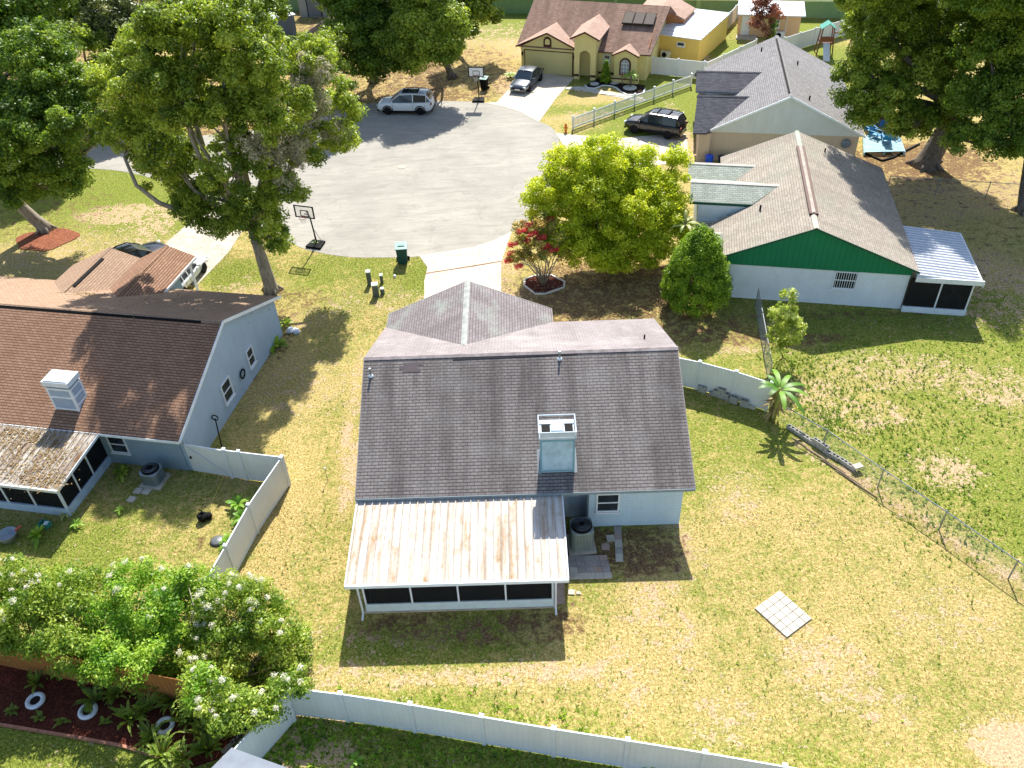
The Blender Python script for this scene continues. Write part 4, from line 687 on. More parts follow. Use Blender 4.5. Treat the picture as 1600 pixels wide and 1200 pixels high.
# sheds
def shed(name, corner, yaw, w_, d_, h_, wm, rm, label, cat, gable=0.5, door=False, win=False, ridge='v'):
    t = thing(name, corner, yaw, label, cat); b = MB()
    if ridge == 'v': b.ext([(0, 0, 0), (w_, 0, 0), (w_, 0, h_), (w_ / 2, 0, h_ + gable), (0, 0, h_)], (0, d_, 0))
    else: b.ext([(0, 0, 0), (0, d_, 0), (0, d_, h_), (0, d_ / 2, h_ + gable), (0, 0, h_)][::-1], (w_, 0, 0))
    b.build('wall', wm, t); r = MB(); e = .15; k = gable / (w_ / 2 if ridge == 'v' else d_ / 2)
    if ridge == 'v': r.slab([(-e, -e, h_ - e * k + .06), (w_ / 2, -e, h_ + gable + .06), (w_ / 2, d_ + e, h_ + gable + .06), (-e, d_ + e, h_ - e * k + .06)], .05); r.slab([(w_ / 2, -e, h_ + gable + .06), (w_ + e, -e, h_ - e * k + .06), (w_ + e, d_ + e, h_ - e * k + .06), (w_ / 2, d_ + e, h_ + gable + .06)], .05)
    else: r.slab([(-e, -e, h_ - e * k + .06), (w_ + e, -e, h_ - e * k + .06), (w_ + e, d_ / 2, h_ + gable + .06), (-e, d_ / 2, h_ + gable + .06)], .05); r.slab([(-e, d_ / 2, h_ + gable + .06), (w_ + e, d_ / 2, h_ + gable + .06), (w_ + e, d_ + e, h_ - e * k + .06), (-e, d_ + e, h_ - e * k + .06)], .05)
    r.build('roof', rm, t)
    if door:
        q = MB(); 
        for s in (-1, 1): q.bx(w_ / 2 + (0.01 if s > 0 else -.75), w_ / 2 + (.75 if s > 0 else -.01), -.04, -.002, .1, h_ - .15)
        q.build('door', plain('door_' + name, '#77797c', .6), t); q = MB()
        for x in (w_ / 2 - .86, w_ / 2 + .76): q.bx(x, x + .1, -.05, 0, .05, h_ - .02)
        q.build('door_trim', black, t)
    if win: window(t, (w_ * .62, -.002, h_ * .5), .6, .7, 0, 1, 2)
    return t
c = G(431, 64); shed('shed', c, R(36), 2.6, 4.5, 2.2, plain('shed_slate', '#5f6e7d', .7), whitem, 'slate blue shed with a white roof edge near the top left', 'shed', .2, ridge='u')
c = G(470, 27); shed('shed', c, R(-8), 3.6, 3, 2.3, plain('shed_pale', '#9a9a96', .7), plain('shed_roof', '#6d6a68', .9), 'light grey shed with dark trimmed double door at the top edge', 'shed', .5, door=True)
c = G(1349, 197); shed('shed', c, R(-8), 1.7, 3, 2.2, plain('shed_bluegrey', '#566a7a', .7), whitem, 'blue-grey shed with a small window under the right-hand oak', 'shed', .35, win=True)
c = G(104, 64); shed('house', c, R(25), 4, 6, 2.4, plain('far_house_wall', '#8d95a3', .7), whitem, 'grey house corner glimpsed through the trees at the top left', 'house', .8, win=True)
c = G(572, 112); shed('shed', c, R(5), 2.2, 1.6, .9, vinyl, plain('box_roof', '#bfc4c6', .6), 'low white storage shed half hidden under the trees past the cul-de-sac', 'shed', .2)
# neighbour's roof corner at the bottom edge
c0, c1, c2c = G(362, 1168, 2.5), G(450, 1200, 2.5), G(325, 1205, 2.5)
t = thing('shed', (c0[0], c0[1], 0), 0, 'pale grey flat roof corner at the bottom edge beside the white fence', 'shed'); e1_ = (c1 - c0) / np.linalg.norm(c1 - c0); e2_ = (c2c - c0) / np.linalg.norm(c2c - c0)
b = MB((c0[0], c0[1], 0)); b.slab([c0, c0 + e2_ * 5, c0 + e2_ * 5 + e1_ * 6, c0 + e1_ * 6], .12); b.build('flat_roof', plain('flat_roof_grey', '#7d838b', .85, .1, var=.1), t)
b = MB((c0[0], c0[1], 0)); z_ = np.array([0, 0, 1.]); d_ = c0 + e1_ * .3 + e2_ * .3; b.slab([p_ - [0, 0, .12] for p_ in (d_, d_ + e2_ * 4.5, d_ + e2_ * 4.5 + e1_ * 5.5, d_ + e1_ * 5.5)], 2.38); b.build('wall', w_left2, t)

# ================================================================== walls and fences
def run_posts(a, b_, step):
    a, b_ = np.asarray(a, float), np.asarray(b_, float); n = max(1, round(np.linalg.norm(b_ - a) / step)); return [a + (b_ - a) * i / n for i in range(n + 1)]
def vinyl_fence(label, posts, h=1.83, panel=vinyl_g, group=None):
    o0 = posts[0]; t = thing('vinyl_fence', (o0[0], o0[1], 0), 0, label, 'fence', group); og = (o0[0], o0[1], 0)
    for p in posts:
        b = MB(og); yaw = math.atan2(posts[-1][1] - o0[1], posts[-1][0] - o0[0]); b.box((p[0], p[1], (h + .05) / 2), (.13, .13, h + .05), yaw); b.box((p[0], p[1], h + .065), (.17, .17, .03), yaw)
        b.add([(p[0] + x * math.cos(yaw) - y * math.sin(yaw), p[1] + x * math.sin(yaw) + y * math.cos(yaw), z) for x, y, z in ((-.08, -.08, h + .08), (.08, -.08, h + .08), (.08, .08, h + .08), (-.08, .08, h + .08), (0, 0, h + .13))], [(0, 1, 4), (1, 2, 4), (2, 3, 4), (3, 0, 4)]); b.build('post', vinyl, t)
    for p, q in zip(posts[:-1], posts[1:]):
        p, q = np.array([p[0], p[1], 0.]), np.array([q[0], q[1], 0.]); d = (q - p) / np.linalg.norm(q - p); a, c = p + d * .066, q - d * .066; b = MB(og)
        b.beam(a + [0, 0, h - .06], c + [0, 0, h - .06], .05, .12); b.build('rail', vinyl, t); b = MB(og); b.beam(a + [0, 0, .12], c + [0, 0, .12], .05, .14); b.build('rail', vinyl, t)
        b = MB(og); b.beam(a + [0, 0, h * .5 + .035], c + [0, 0, h * .5 + .035], .022, h - .31); b.build('panel', panel, t)
    return t
B = lambda x, y, z=0: G(x, y, z)
tops = [(444, 1072.5), (531, 1082.5), (640, 1099), (752, 1118), (865, 1137), (981, 1155), (1102, 1174.5), (1227, 1196)]
pts_ = [G(x, y, 1.9) for x, y in tops]; pts_ += [pts_[-1] + (pts_[-1] - pts_[-2]) * k for k in (1, 2, 3, 4)]
vinyl_fence('long white vinyl fence crossing the bottom of the photo', pts_)
cor = G(443, 1083, 1.9); end = G(362, 1172, 1.9); vinyl_fence('short white vinyl fence running down-left from the bottom fence corner', run_posts(cor, cor + (end - cor) * 1.15, 2.4))
b = MB(); d_ = (end - cor); n_ = np.array([-d_[1], d_[0], 0]); n_ /= np.linalg.norm(n_); n_ = n_ if n_[0] < 0 else -n_
o = MB(); o.beam(np.array([*(cor[:2] + n_[:2] * .16), 1.9]), np.array([*((cor + d_ * 1.1)[:2] + n_[:2] * .16), 1.9]), .16, .1); o = o.build('gutter', black); tag(o, 'black gutter along the outside of the short white fence', 'gutter')
# left yard: gate and fence
g0, g1, g2, g3 = G(287, 693, 1.83), G(349, 703, 1.83), G(372, 706, 1.83), G(440, 714, 1.83)
t = thing('garden_gate', (g0[0], g0[1], 0), 0, 'white vinyl gate with a diagonal brace beside the blue-grey house', 'gate'); og = (g0[0], g0[1], 0); d_ = (g1 - g0) * [1, 1, 0]; ln_ = np.linalg.norm(d_); d_ /= ln_; gb = g0 * [1, 1, 0]
b = MB(og)
for k in (.04, ln_ - .1): b.beam(gb + d_ * k + [0, 0, .08], gb + d_ * k + [0, 0, 1.8], .06, .1, d_)
b.beam(gb + d_ * .1 + [0, 0, 1.75], gb + d_ * (ln_ - .15) + [0, 0, 1.75], .06, .1); b.beam(gb + d_ * .1 + [0, 0, .15], gb + d_ * (ln_ - .15) + [0, 0, .15], .06, .12); b.beam(gb + d_ * .1 + [0, -.05, 1.7], gb + d_ * (ln_ - .15) + [0, -.05, .2], .03, .05); b.build('frame', vinyl, t)
b = MB(og); b.beam(gb + d_ * .1 + [0, 0, .95], gb + d_ * (ln_ - .15) + [0, 0, .95], .02, 1.5); b.build('panel', vinyl_g, t); b = MB(og); b.box(tuple(gb + d_ * .12 + [0, -.06, 1.0]), (.08, .04, .12)); b.build('latch', black, t)
vinyl_fence('white vinyl fence between the garden gate and the yard corner', [g1, g2, g3])
f0, f1, f2 = g3, G(388, 789, 1.83), G(352, 853, 1.83); f3 = G(318, 912, 1.83); vinyl_fence('white vinyl fence running down the side yard toward the crape myrtles', [f0 + (f1 - f0) * .02, f1, f2, f3, f3 + (f3 - f2) * 1.0])
# fence right of the main house
vinyl_fence('white vinyl fence between the main roof corner and the banana plant', [G(1050, 556, 1.83), G(1094, 565, 1.83), G(1151, 580, 1.83), G(1206, 598, 1.83)], 1.8)
vinyl_fence('white fence joining the yellow house to the grey roof', run_posts(G(1020, 89, 1.6), G(1101, 96.5, 1.6), 2.4), 1.6)
vinyl_fence('white fence running behind the grey roofed house toward the cottage', run_posts(G(1104, 98, 1.6), G(1182, 62, 1.6), 2.4), 1.6)
vinyl_fence('cream fence running from the yellow annex back to the green wall', run_posts(G(1122, 40, 1.6), G(1159, 0, 1.6), 2.4), 1.6, vinyl_c)
vinyl_fence('white fence behind the playset at the upper right', run_posts(G(1226, 59, 1.6), G(1345, 23, 1.6), 2.4), 1.6)
# green boundary wall
w0, w1 = G(700, 20), G(1300, 28); dw = (w1 - w0) / np.linalg.norm(w1 - w0); a_, c_ = w0 - dw * 26, w1 + dw * 40
t = thing('boundary_wall', (a_[0], a_[1], 0), 0, 'long green boundary wall with pale cap across the top edge', 'wall'); og = (a_[0], a_[1], 0)
b = MB(og); b.beam(a_ + [0, 0, .85], c_ + [0, 0, .85], .15, 1.7); b.build('wall_panel', gwall, t); b = MB(og); b.beam(a_ + [0, 0, 1.8], c_ + [0, 0, 1.8], .5, .2); b.build('cap', gcap, t)
for p in run_posts(a_, c_, 9.): b = MB(og); b.box((p[0], p[1], 1.0), (.45, .45, 2.0), math.atan2(dw[1], dw[0])); b.build('pier', plain('pier_green', '#8fab78', .8), t)
# wooden fences
def board_fence(label, a, c, h, m, step=2.4, post=True):
    t = thing('wooden_fence', (a[0], a[1], 0), 0, label, 'fence'); og = (a[0], a[1], 0); a = np.array([a[0], a[1], 0.]); c = np.array([c[0], c[1], 0.]); d = (c - a) / np.linalg.norm(c - a)
    nrm = np.array([-d[1], d[0], 0]); b = MB(og); n = int(np.linalg.norm(c - a) / .145); rr = random.Random(3)
    for i in range(n): p = a + d * (i + .5) * .145; hh = h + rr.uniform(-.015, .015); b.beam(p + [0, 0, .04], p + [0, 0, hh], .018 + rr.uniform(0, .01), .136, d)
    b.build('board', m, t).data.name = 'boards'
    b = MB(og)
    for z in (.35, h - .3): b.beam(a + nrm * .05 + [0, 0, z], c + nrm * .05 + [0, 0, z], .04, .09)
    b.build('rail', m, t)
    if post:
        for p in run_posts(a, c, step): b = MB(og); b.box((p[0] + nrm[0] * .1, p[1] + nrm[1] * .1, h / 2), (.09, .09, h), math.atan2(d[1], d[0])); b.build('post', m, t)
wf0, wf1 = G(-60, 992, 1.75), G(278, 1062, 1.75); board_fence('orange-brown board fence behind the crape myrtles', wf0, wf1 + (wf1 - wf0) * .32, 1.75, wood)
board_fence('weathered grey board fence facing the cul-de-sac at the top left', G(436, 80, 1.7), G(482, 84, 1.7), 1.7, wood_g); board_fence('weathered grey board fence beside the slate shed', G(436, 79, 1.7), G(520, 22, 1.7), 1.7, wood_g); board_fence('weathered pale board fence running back under the trees', G(478, 69, 1.7), G(518, 38, 1.7), 1.7, wood_g)
# picket fence
pa, pb = G(895, 202.5), G(1079, 135); t = thing('picket_fence', pa, 0, 'low white picket fence beside the yellow house lawn', 'fence'); og = pa
d_ = (pb - pa) / np.linalg.norm(pb - pa); Lp = float(np.linalg.norm(pb - pa)); b = MB(og)
for z in (.2, .95): b.beam(pa + [0, 0, z], pb + [0, 0, z], .05, .09)
b.build('rail', vinyl, t); pp2 = run_posts(pa, pb, 2.4)
for a_, c_ in zip(pp2[:-1], pp2[1:]):
    b = MB(og); n_k = int(np.linalg.norm(c_ - a_) / .14)
    for i in range(n_k): p = a_ + (c_ - a_) * (i + .5) / n_k; b.beam(p + [0, 0, .06], p + [0, 0, 1.06], .02, .065, d_)
    b.build('picket_panel', vinyl, t)
for p in run_posts(pa, pb, 2.4): b = MB(og); b.box((p[0], p[1], .58), (.12, .12, 1.16), math.atan2(d_[1], d_[0])); b.box((p[0], p[1], 1.18), (.16, .16, .05), math.atan2(d_[1], d_[0])); b.build('post', vinyl, t)
# wire mesh fences
def wire_fence(label, posts, h=1.15, toprail=True, pm=galv, cell=.09, wire=.0028):
    a = posts[0]; og = (a[0], a[1], 0); t = thing('chain_link_fence', og, 0, label, 'fence')
    for p in posts: b = MB(og); b.tube([(p[0], p[1], 0), (p[0], p[1], h + .03)], .032, 8); b.lathe([(.036, 0), (.03, .04), (0, .055)], (p[0], p[1], h + .03), 8); b.build('post', pm, t)
    if toprail: b = MB(og); b.tube([(p[0], p[1], h) for p in posts], .024, 6); b.build('top_rail', galv, t)
    b = MB(og)
    for p, q in zip(posts[:-1], posts[1:]):
        p, q = np.array([p[0], p[1], 0.]), np.array([q[0], q[1], 0.]); L_ = np.linalg.norm(q - p); d = (q - p) / L_; nn = np.array([-d[1], d[0], 0]) * wire; n = int((L_ + h) / cell)
        for i in range(n):
            for s in (0, 1):
                x0 = i * cell - h; x1 = i * cell; z0, z1 = .03, h
                if x0 < 0: z0 = .03 - x0 * (h - .03) / h; x0_ = 0
                else: x0_ = x0
                if x1 > L_: z1 = h - (x1 - L_); x1_ = L_
                else: x1_ = x1
                if z1 <= z0: continue
                A1, B1 = (x0_, x1_) if s == 0 else (L_ - x0_, L_ - x1_)
                u_ = p + d * A1 + [0, 0, z0]; v_ = p + d * B1 + [0, 0, z1]; k = d * wire
                b.add([u_ - nn, u_ + nn * .5 + k, u_ + nn * .5 - k, v_ - nn, v_ + nn * .5 + k, v_ + nn * .5 - k], [(0, 1, 4, 3), (1, 2, 5, 4), (2, 0, 3, 5)])
    mesh_obj('wire_mesh', b.V, b.F, galv, t, uv=False); return t
fp = [G(1207, 655), G(1285, 700), G(1371, 762), G(1467, 828), G(1575, 905)]; fp.append(fp[-1] + (fp[-1] - fp[-2]) * 1.2); fp += [fp[-1] + (fp[-1] - fp[-2]) * k for k in (.9, 1.8)]
wire_fence('long chain link fence running down the right side of the back yard', fp)
c0_, c1_ = G(1180, 482), G(1200, 598); wire_fence('short chain link fence between the conical shrub and the white house', run_posts(c0_, c1_, 2.5), 1.3, True)
wire_fence('chain link fence in the shade behind the green-gabled house', run_posts(G(1385, 300), G(1700, 320), 3.), 1.2, True)

# ================================================================== cars
tyre_m = rubber; rim_m = plain('rim_alloy', '#b9bcc0', .5, .4, .0); headl = plain('headlight_lens', '#c9d2d8', .1, .6); taill = plain('tail_light', '#7a1414', .25, .5); plate = plain('number_plate', '#d8d8d0', .5)
def car(label, c, yaw, kind, paint, clad=None, rails=False):
    t = thing('parked_car', (c[0], c[1], c[2] if len(c) > 2 else .02), yaw, label, 'car', None)
    if kind == 'suv': L_, W_, Hh, belt, hood, tail, wr, fx, rx, wbx, rfx, rrx, rbx = 4.9, .97, 1.76, 1.12, 1.06, 1.16, .37, 1.46, -1.42, 1.25, .35, -2.02, -2.34
    else: L_, W_, Hh, belt, hood, tail, wr, fx, rx, wbx, rfx, rrx, rbx = 4.8, .92, 1.46, .93, .86, .98, .34, 1.45, -1.40, 1.05, .25, -1.05, -1.85
    h = L_ / 2
    st = [(-h, .72, .42, .62, tail * .80), (-h + .06, .86, .34, .60, tail * .93), (-h + .22, .93, .28, .6, tail), (-h + .6, .99, .24, .6, tail + .01), (rx, 1., .24, .62, belt + .02), (-.4, 1., .22, .62, belt), (.6, 1., .22, .62, belt - .01), (wbx, .995, .22, .62, hood + .04), (fx + .1, .99, .24, .6, hood), (h - .42, .95, .27, .58, hood - .06), (h - .16, .88, .3, .56, hood - .15), (h - .03, .76, .36, .52, hood - .27), (h, .66, .42, .5, hood - .36)]
    V = []; n = 12
    for x, ww, zb, zm, zt in st:
        w1 = W_ * ww; half = [(0, zb), (w1 * .86, zb), (w1 * .98, zb + .12), (w1, zm), (w1 * .985, zt - .14), (w1 * .93, zt - .03), (0, zt + .03)]
        ring = [(x, y, z) for y, z in half] + [(x, -y, z) for y, z in half[-2:0:-1]]; V += ring
    F_ = [(i * n + j, (i + 1) * n + j, (i + 1) * n + (j + 1) % n, i * n + (j + 1) % n) for i in range(len(st) - 1) for j in range(n)]
    F_ += [tuple(range(n)), tuple(range((len(st) - 1) * n + n - 1, (len(st) - 1) * n - 1, -1))]
    b = MB(); b.add(V, F_); body = b.build('body', paint, t, smooth=True)
    md = body.modifiers.new('sub', 'SUBSURF'); md.levels = 1; md.render_levels = 1
    # cabin: side glass, screens, roof and pillars
    bw, rw = W_ * .93, W_ * .74; zr = Hh
    P = [(wbx, bw * .93, hood + .04, bw * .93, hood + .04), (rfx, bw, belt - .02, rw, zr - .05), ((rfx + rrx) / 2, bw, belt - .01, rw + .01, zr), (rrx, bw * .98, belt, rw, zr - .06), (rbx, bw * .86, tail - .01, bw * .86, tail + (.02 if kind != 'suv' else .04))]
    for s in (1, -1):
        g_ = MB()
        for i in range(4):
            a, c2 = P[i], P[i + 1]; q = [(a[0], s * a[1], a[2]), (c2[0], s * c2[1], c2[2]), (c2[0], s * c2[3], c2[4]), (a[0], s * a[3], a[4])]
            if i == 0: q = [q[0], q[1], q[2]]
            if i == 3: q = [q[0], q[1], q[3]]
            g_.add(q, [tuple(range(len(q)))] if s < 0 else [tuple(range(len(q) - 1, -1, -1))])
        g_.build('side_window', glass, t)
    g_ = MB(); a, c2 = P[0], P[1]; g_.add([(a[0], -a[1], a[2]), (a[0], a[1], a[2]), (c2[0], c2[3], c2[4]), (c2[0], -c2[3], c2[4])], [(0, 1, 2, 3)]); g_.build('windscreen', plain('screen_tint', '#1f2c36', .08, .7), t)
    g_ = MB(); a, c2 = P[3], P[4]; g_.add([(a[0], -a[3], a[4]), (a[0], a[3], a[4]), (c2[0], c2[3], c2[4]), (c2[0], -c2[3], c2[4])], [(0, 1, 2, 3)]); g_.build('rear_window', glass, t)
    r_ = MB(); ro = []
    for i in (1, 2, 3): a = P[i]; ro += [(a[0], -a[3] - .02, a[4] - .02), (a[0], -a[3] * .7, a[4] + .045), (a[0], 0, a[4] + .06), (a[0], a[3] * .7, a[4] + .045), (a[0], a[3] + .02, a[4] - .02)]
    r_.add(ro, [(i * 5 + j, i * 5 + j + 1, (i + 1) * 5 + j + 1, (i + 1) * 5 + j) for i in range(2) for j in range(4)]); r_.build('roof', paint, t, smooth=True)
    for s in (1, -1):
        p_ = MB()
        for i in range(4): a, c2 = P[i], P[i + 1]; p_.beam((a[0], s * a[3], a[4]), (c2[0], s * c2[3], c2[4]), .07, .06)
        p_.beam((rrx, s * bw * .98, belt), (rrx, s * (rw + .005), zr - .05), .16 if kind == 'suv' else .1, .05, (1, 0, 0)); p_.beam(((rfx + rrx) / 2, s * bw, belt), ((rfx + rrx) / 2, s * (rw + .012), zr - .02), .03, .08, (1, 0, 0))
        p_.build('pillar', paint, t)
    if rails:
        rl = MB()
        for s in (1, -1): rl.tube([(rfx - .2, s * .62, zr + .03), (rfx - .3, s * .62, zr + .10), (rrx + .3, s * .62, zr + .10), (rrx + .2, s * .62, zr + .03)], .025, 6)
        for x in (rfx - .6, rrx + .8): rl.beam((x, -.62, zr + .11), (x, .62, zr + .11), .06, .03)
        rl.build('roof_rack', black, t)
        sr = MB(); sr.slab([(rfx - .15, -.4, zr + .055), (rfx - .15, .4, zr + .055), (rrx + .75, .4, zr + .07), (rrx + .75, -.4, zr + .07)][::-1], .01); sr.build('sunroof', glass, t)
    c3 = MB()
    if clad:
        for s in (1, -1): c3.beam((-h + .5, s * W_ * .985, .30), (h - .5, s * W_ * .985, .30), .05, .16)
        for x in (fx, rx):
            for s in (1, -1): c3.tube([(x + (wr + .07) * math.cos(a), s * W_ * .985, wr + (wr + .07) * math.sin(a)) for a in np.linspace(-.2, math.pi + .2, 12)], .045, 5)
        c3.build('wheel_arch_trim', black, t)
    for x in (fx, rx):
        for s in (1, -1):
            ww = MB(); ww.lathe([(wr * .62, -.11), (wr * .95, -.11), (wr, -.07), (wr, .07), (wr * .95, .11), (wr * .62, .11)], (x, s * (W_ - .10), wr), 20, 'y'); wo = ww.build('wheel', tyre_m, t, True)
            rm_ = MB(); y0 = s * (W_ - .10) + s * .10; rm_.lathe([(0, -.02 if s > 0 else .02), (wr * .22, -.01 * s), (wr * .24, -.03 * s)], (x, y0, wr), 12, 'y')
            for k in range(5):
                a = 2 * math.pi * k / 5 + .3; rm_.beam((x, y0 - s * .02, wr), (x + wr * .62 * math.cos(a), y0 - s * .02, wr + wr * .62 * math.sin(a)), .07, .03, (0, 1, 0))
            rm_.tube([(x + wr * .61 * math.cos(a), y0 - s * .03, wr + wr * .61 * math.sin(a)) for a in np.linspace(0, 2 * math.pi, 19)], .03, 5, False); rm_.build('rim', rim_m, wo)
            dk = MB(); dk.lathe([(0, 0), (wr * .62, 0)], (x, s * (W_ - .06), wr), 14, 'y'); dk.build('brake_disc', dark, wo)
    for s in (1, -1):
        l = MB(); l.box((h - .13, s * W_ * .66, hood - .27), (.14, .36, .13), s * -.35); l.build('headlight', headl, t)
        l = MB(); l.box((-h + .05, s * W_ * .74, tail - .2), (.12, .28, .16), s * .3); l.build('tail_light', taill, t)
        l = MB(); l.box((wbx - .25, s * (W_ + .05), belt + .02), (.12, .2, .13)); l.build('mirror', paint, t)
        l = MB()
        for x in (.55, -.55): l.box((x - .3, s * (W_ + .004), belt - .14), (.18, .03, .03))
        l.build('door_handle', paint, t)
        l = MB()
        for x in (1.0, (rfx + rrx) / 2 + .02, rrx + .15): l.box((x, s * (W_ * 1.0 + .002), .66), (.012, .012, .55))
        l.build('door_seam', black, t)
    l = MB(); l.box((h - .03, 0, hood - .38), (.06, 1.0, .16)); l.build('grille', black, t); l = MB(); l.box((h + .0, 0, .42), (.03, .5, .12)); l.box((-h - .01, 0, .62), (.03, .5, .12)); l.build('number_plate', plate, t)
    l = MB(); l.box((h - .1, 0, .34), (.2, 1.5, .12)); l.build('bumper', black if clad else paint, t); l = MB(); l.box((-h + .1, 0, .36), (.2, 1.5, .14)); l.build('bumper', black if clad else paint, t)
    return t
pt_silver = carpaint('paint_silver_white', '#dfe0e0', .35, .0); pt_slate = carpaint('paint_slate', '#5a6067', .25, .5); pt_black = carpaint('paint_black', '#0d0e10', .2, .2); pt_white = carpaint('paint_white', '#e2e4e6', .3, .0)
ra = G(590, 179); rb = G(675, 180); d_ = (ra - rb); yw = math.atan2(d_[1], d_[0]); nrm = np.array([-math.sin(yw), math.cos(yw), 0]); nrm = nrm if nrm[1] > 0 else -nrm
car('silver-white SUV with roof rack parked under trees on the cul-de-sac', (ra + rb) / 2 + nrm * .9, yw, 'suv', pt_silver, True, True)
ra, rb = G(806, 151), G(843, 118); d_ = ra - rb; car('dark grey sedan on the driveway of the yellow house', (G(803, 151) + G(838, 121)) / 2 + np.array([.15, .35, .02]), math.atan2(-4.4, -1.9), 'sedan', pt_slate)
ra, rb = G(985, 208), G(1064, 222); d_ = ra - rb; yw = math.atan2(d_[1], d_[0]); car('black SUV parked beside the grey roofed house', (ra + rb) / 2 + np.array([.1, 1.0, .03]), yw, 'suv', pt_black, False, True)
car('white sedan mostly hidden under the brown carport roof', (-20.65, 45.9, .035), HL.yaw + R(90) + .02, 'sedan', pt_white)
car('black sedan partly hidden behind the brown roofed house', (-24.4, 48.3, .035), HL.yaw + R(90) - .55, 'sedan', pt_black)

# ================================================================== street and yard things
def hoop(label, base, top_px, yaw, h=3.4, lean=0., white=False):
    t = thing('basketball_hoop', base, yaw, label, 'basketball hoop'); b = MB(); b.prism([(-.55, -.35), (.55, -.35), (.45, .6), (-.45, .6)], .0, .16); b.build('base', black, t)
    b = MB(); b.tube([(0, .25, .1), (0, .05, 2.2), (0, -.25, h - .4)], .05, 8); b.build('pole', black, t); b = MB(); b.beam((-.25, .5, .15), (0, .13, 1.3), .03, .03); b.beam((.25, .5, .15), (0, .13, 1.3), .03, .03); b.build('brace', galv, t)
    z0 = h - .75; b = MB(); y = -.5
    for x in (-.66, .66): b.bx(x - .04, x + .04, y - .03, y + .03, z0, z0 + .86)
    for z in (z0, z0 + .8): b.bx(-.62, .62, y - .029, y + .029, z, z + .06)
    for x in (-.28, .28): b.bx(x - .02, x + .02, y - .028, y + .028, z0 + .1, z0 + .52)
    b.bx(-.26, .26, y - .028, y + .028, z0 + .5, z0 + .54); b.bx(-.26, .26, y - .028, y + .028, z0 + .1, z0 + .14); b.beam((0, -.1, h - .75), (0, y, z0 + .3), .06, .06); bo = b.build('backboard_frame', black, t)
    b = MB(); b.bx(-.62, .62, y - .01, y + .01, z0 + .06, z0 + .8); m_ = NM('clear_board' + ('w' if white else ''), .1, .5); m_.col((.8, .8, .8, 1)); tr = m_.node('ShaderNodeBsdfTransparent'); mx = m_.node('ShaderNodeMixShader'); mx.inputs[0].default_value = .8 if white else .22; m_.l.new(tr.outputs[0], mx.inputs[1]); m_.l.new(m_.b.outputs[0], mx.inputs[2]); m_.l.new(mx.outputs[0], m_.out.inputs[0]); b.build('board', m_.m, bo)
    b = MB(); b.tube([(.23 * math.cos(a), y - .3 + .23 * math.sin(a), z0 + .14) for a in np.linspace(0, 2 * math.pi, 17)], .014, 6, False); b.build('rim', plain('rim_red', '#9a2f22', .5), t)
    b = MB()
    for k in range(10): a = 2 * math.pi * k / 10; b.tube([(.22 * math.cos(a), y - .3 + .22 * math.sin(a), z0 + .13), (.14 * math.cos(a + .3), y - .3 + .14 * math.sin(a + .3), z0 - .1), (.12 * math.cos(a), y - .3 + .12 * math.sin(a), z0 - .26)], .007, 4)
    b.build('net', vinyl, t); return t
hoop('black basketball hoop with clear backboard by the near edge of the cul-de-sac', G(493, 385), None, R(-18), 3.15)
hoop('basketball hoop with white backboard at the far edge of the cul-de-sac', G(748, 158), None, R(-8), 3.1, white=True)
def bin_(label, c, yaw, m, cat='bin', s=1.):
    t = thing('wheeled_bin', c, yaw, label, cat); b = MB(); a, h = .30 * s, 1.02 * s
    lo = [(-a * .8, -a * .8, .05), (a * .8, -a * .8, .05), (a * .8, a * .8, .05), (-a * .8, a * .8, .05)]; hi = [(-a, -a * 1.05, h), (a, -a * 1.05, h), (a, a * 1.05, h), (-a, a * 1.05, h)]
    b.add(lo + hi, [(3, 2, 1, 0), (4, 5, 6, 7), (0, 1, 5, 4), (1, 2, 6, 5), (2, 3, 7, 6), (3, 0, 4, 7)]); b.bx(-a - .03, a + .03, -a * 1.08, a * 1.08, h - .07, h - .02); b.build('body', m, t)
    b = MB(); b.slab([(-a - .03, -a * 1.15, h), (a + .03, -a * 1.15, h), (a + .03, a * 1.2, h + .09), (-a - .03, a * 1.2, h + .09)], .05); b.bx(-a * .6, a * .6, -.1, .1, h + .04, h + .075); b.build('lid', plain('bin_lid', '#2e6f66', .4, .5), t)
    b = MB(); b.tube([(-a, a * 1.25, h - .1), (a, a * 1.25, h - .1)], .02, 6); b.build('handle', black, t)
    for s_ in (-1, 1): b = MB(); b.lathe([(.0, -.04), (.13, -.04), (.13, .04), (0, .04)], (s_ * a * .9, a * .9, .13), 12, 'y'); b.build('wheel', rubber, t)
    return t
bin_('dark green wheeled bin at the kerb left of the driveway', G(630, 410), R(3), teal, s=1.18)
bin_('black wheeled bin behind the far basketball hoop', G(757, 140), R(-20), black, s=1.05)
# utility boxes on the front lawn
def ubox(label, c, w_, d_, h_, yaw=0., rnd=False):
    t = thing('utility_box', c, yaw, label, 'utility box'); gm = plain('box_grey_green', '#566054', .6, var=.1); b = MB()
    if rnd: b.lathe([(w_ / 2, 0), (w_ / 2, h_ * .9), (w_ * .3, h_ * .98), (0, h_)], (0, 0, 0), 14)
    else: b.bx(-w_ / 2, w_ / 2, -d_ / 2, d_ / 2, 0, h_ - .06)
    b.build('cabinet', gm, t); b = MB()
    if rnd: b.lathe([(w_ / 2 + .02, h_ - .05), (w_ / 2 + .01, h_), (0, h_ + .03)], (0, 0, 0), 14)
    else: b.slab([(-w_ / 2 - .02, -d_ / 2 - .02, h_), (w_ / 2 + .02, -d_ / 2 - .02, h_), (w_ / 2 + .02, d_ / 2 + .02, h_ + .04), (-w_ / 2 - .02, d_ / 2 + .02, h_ + .04)], .06)
    b.build('lid', plain('box_lid', '#b9bcae', .6), t)
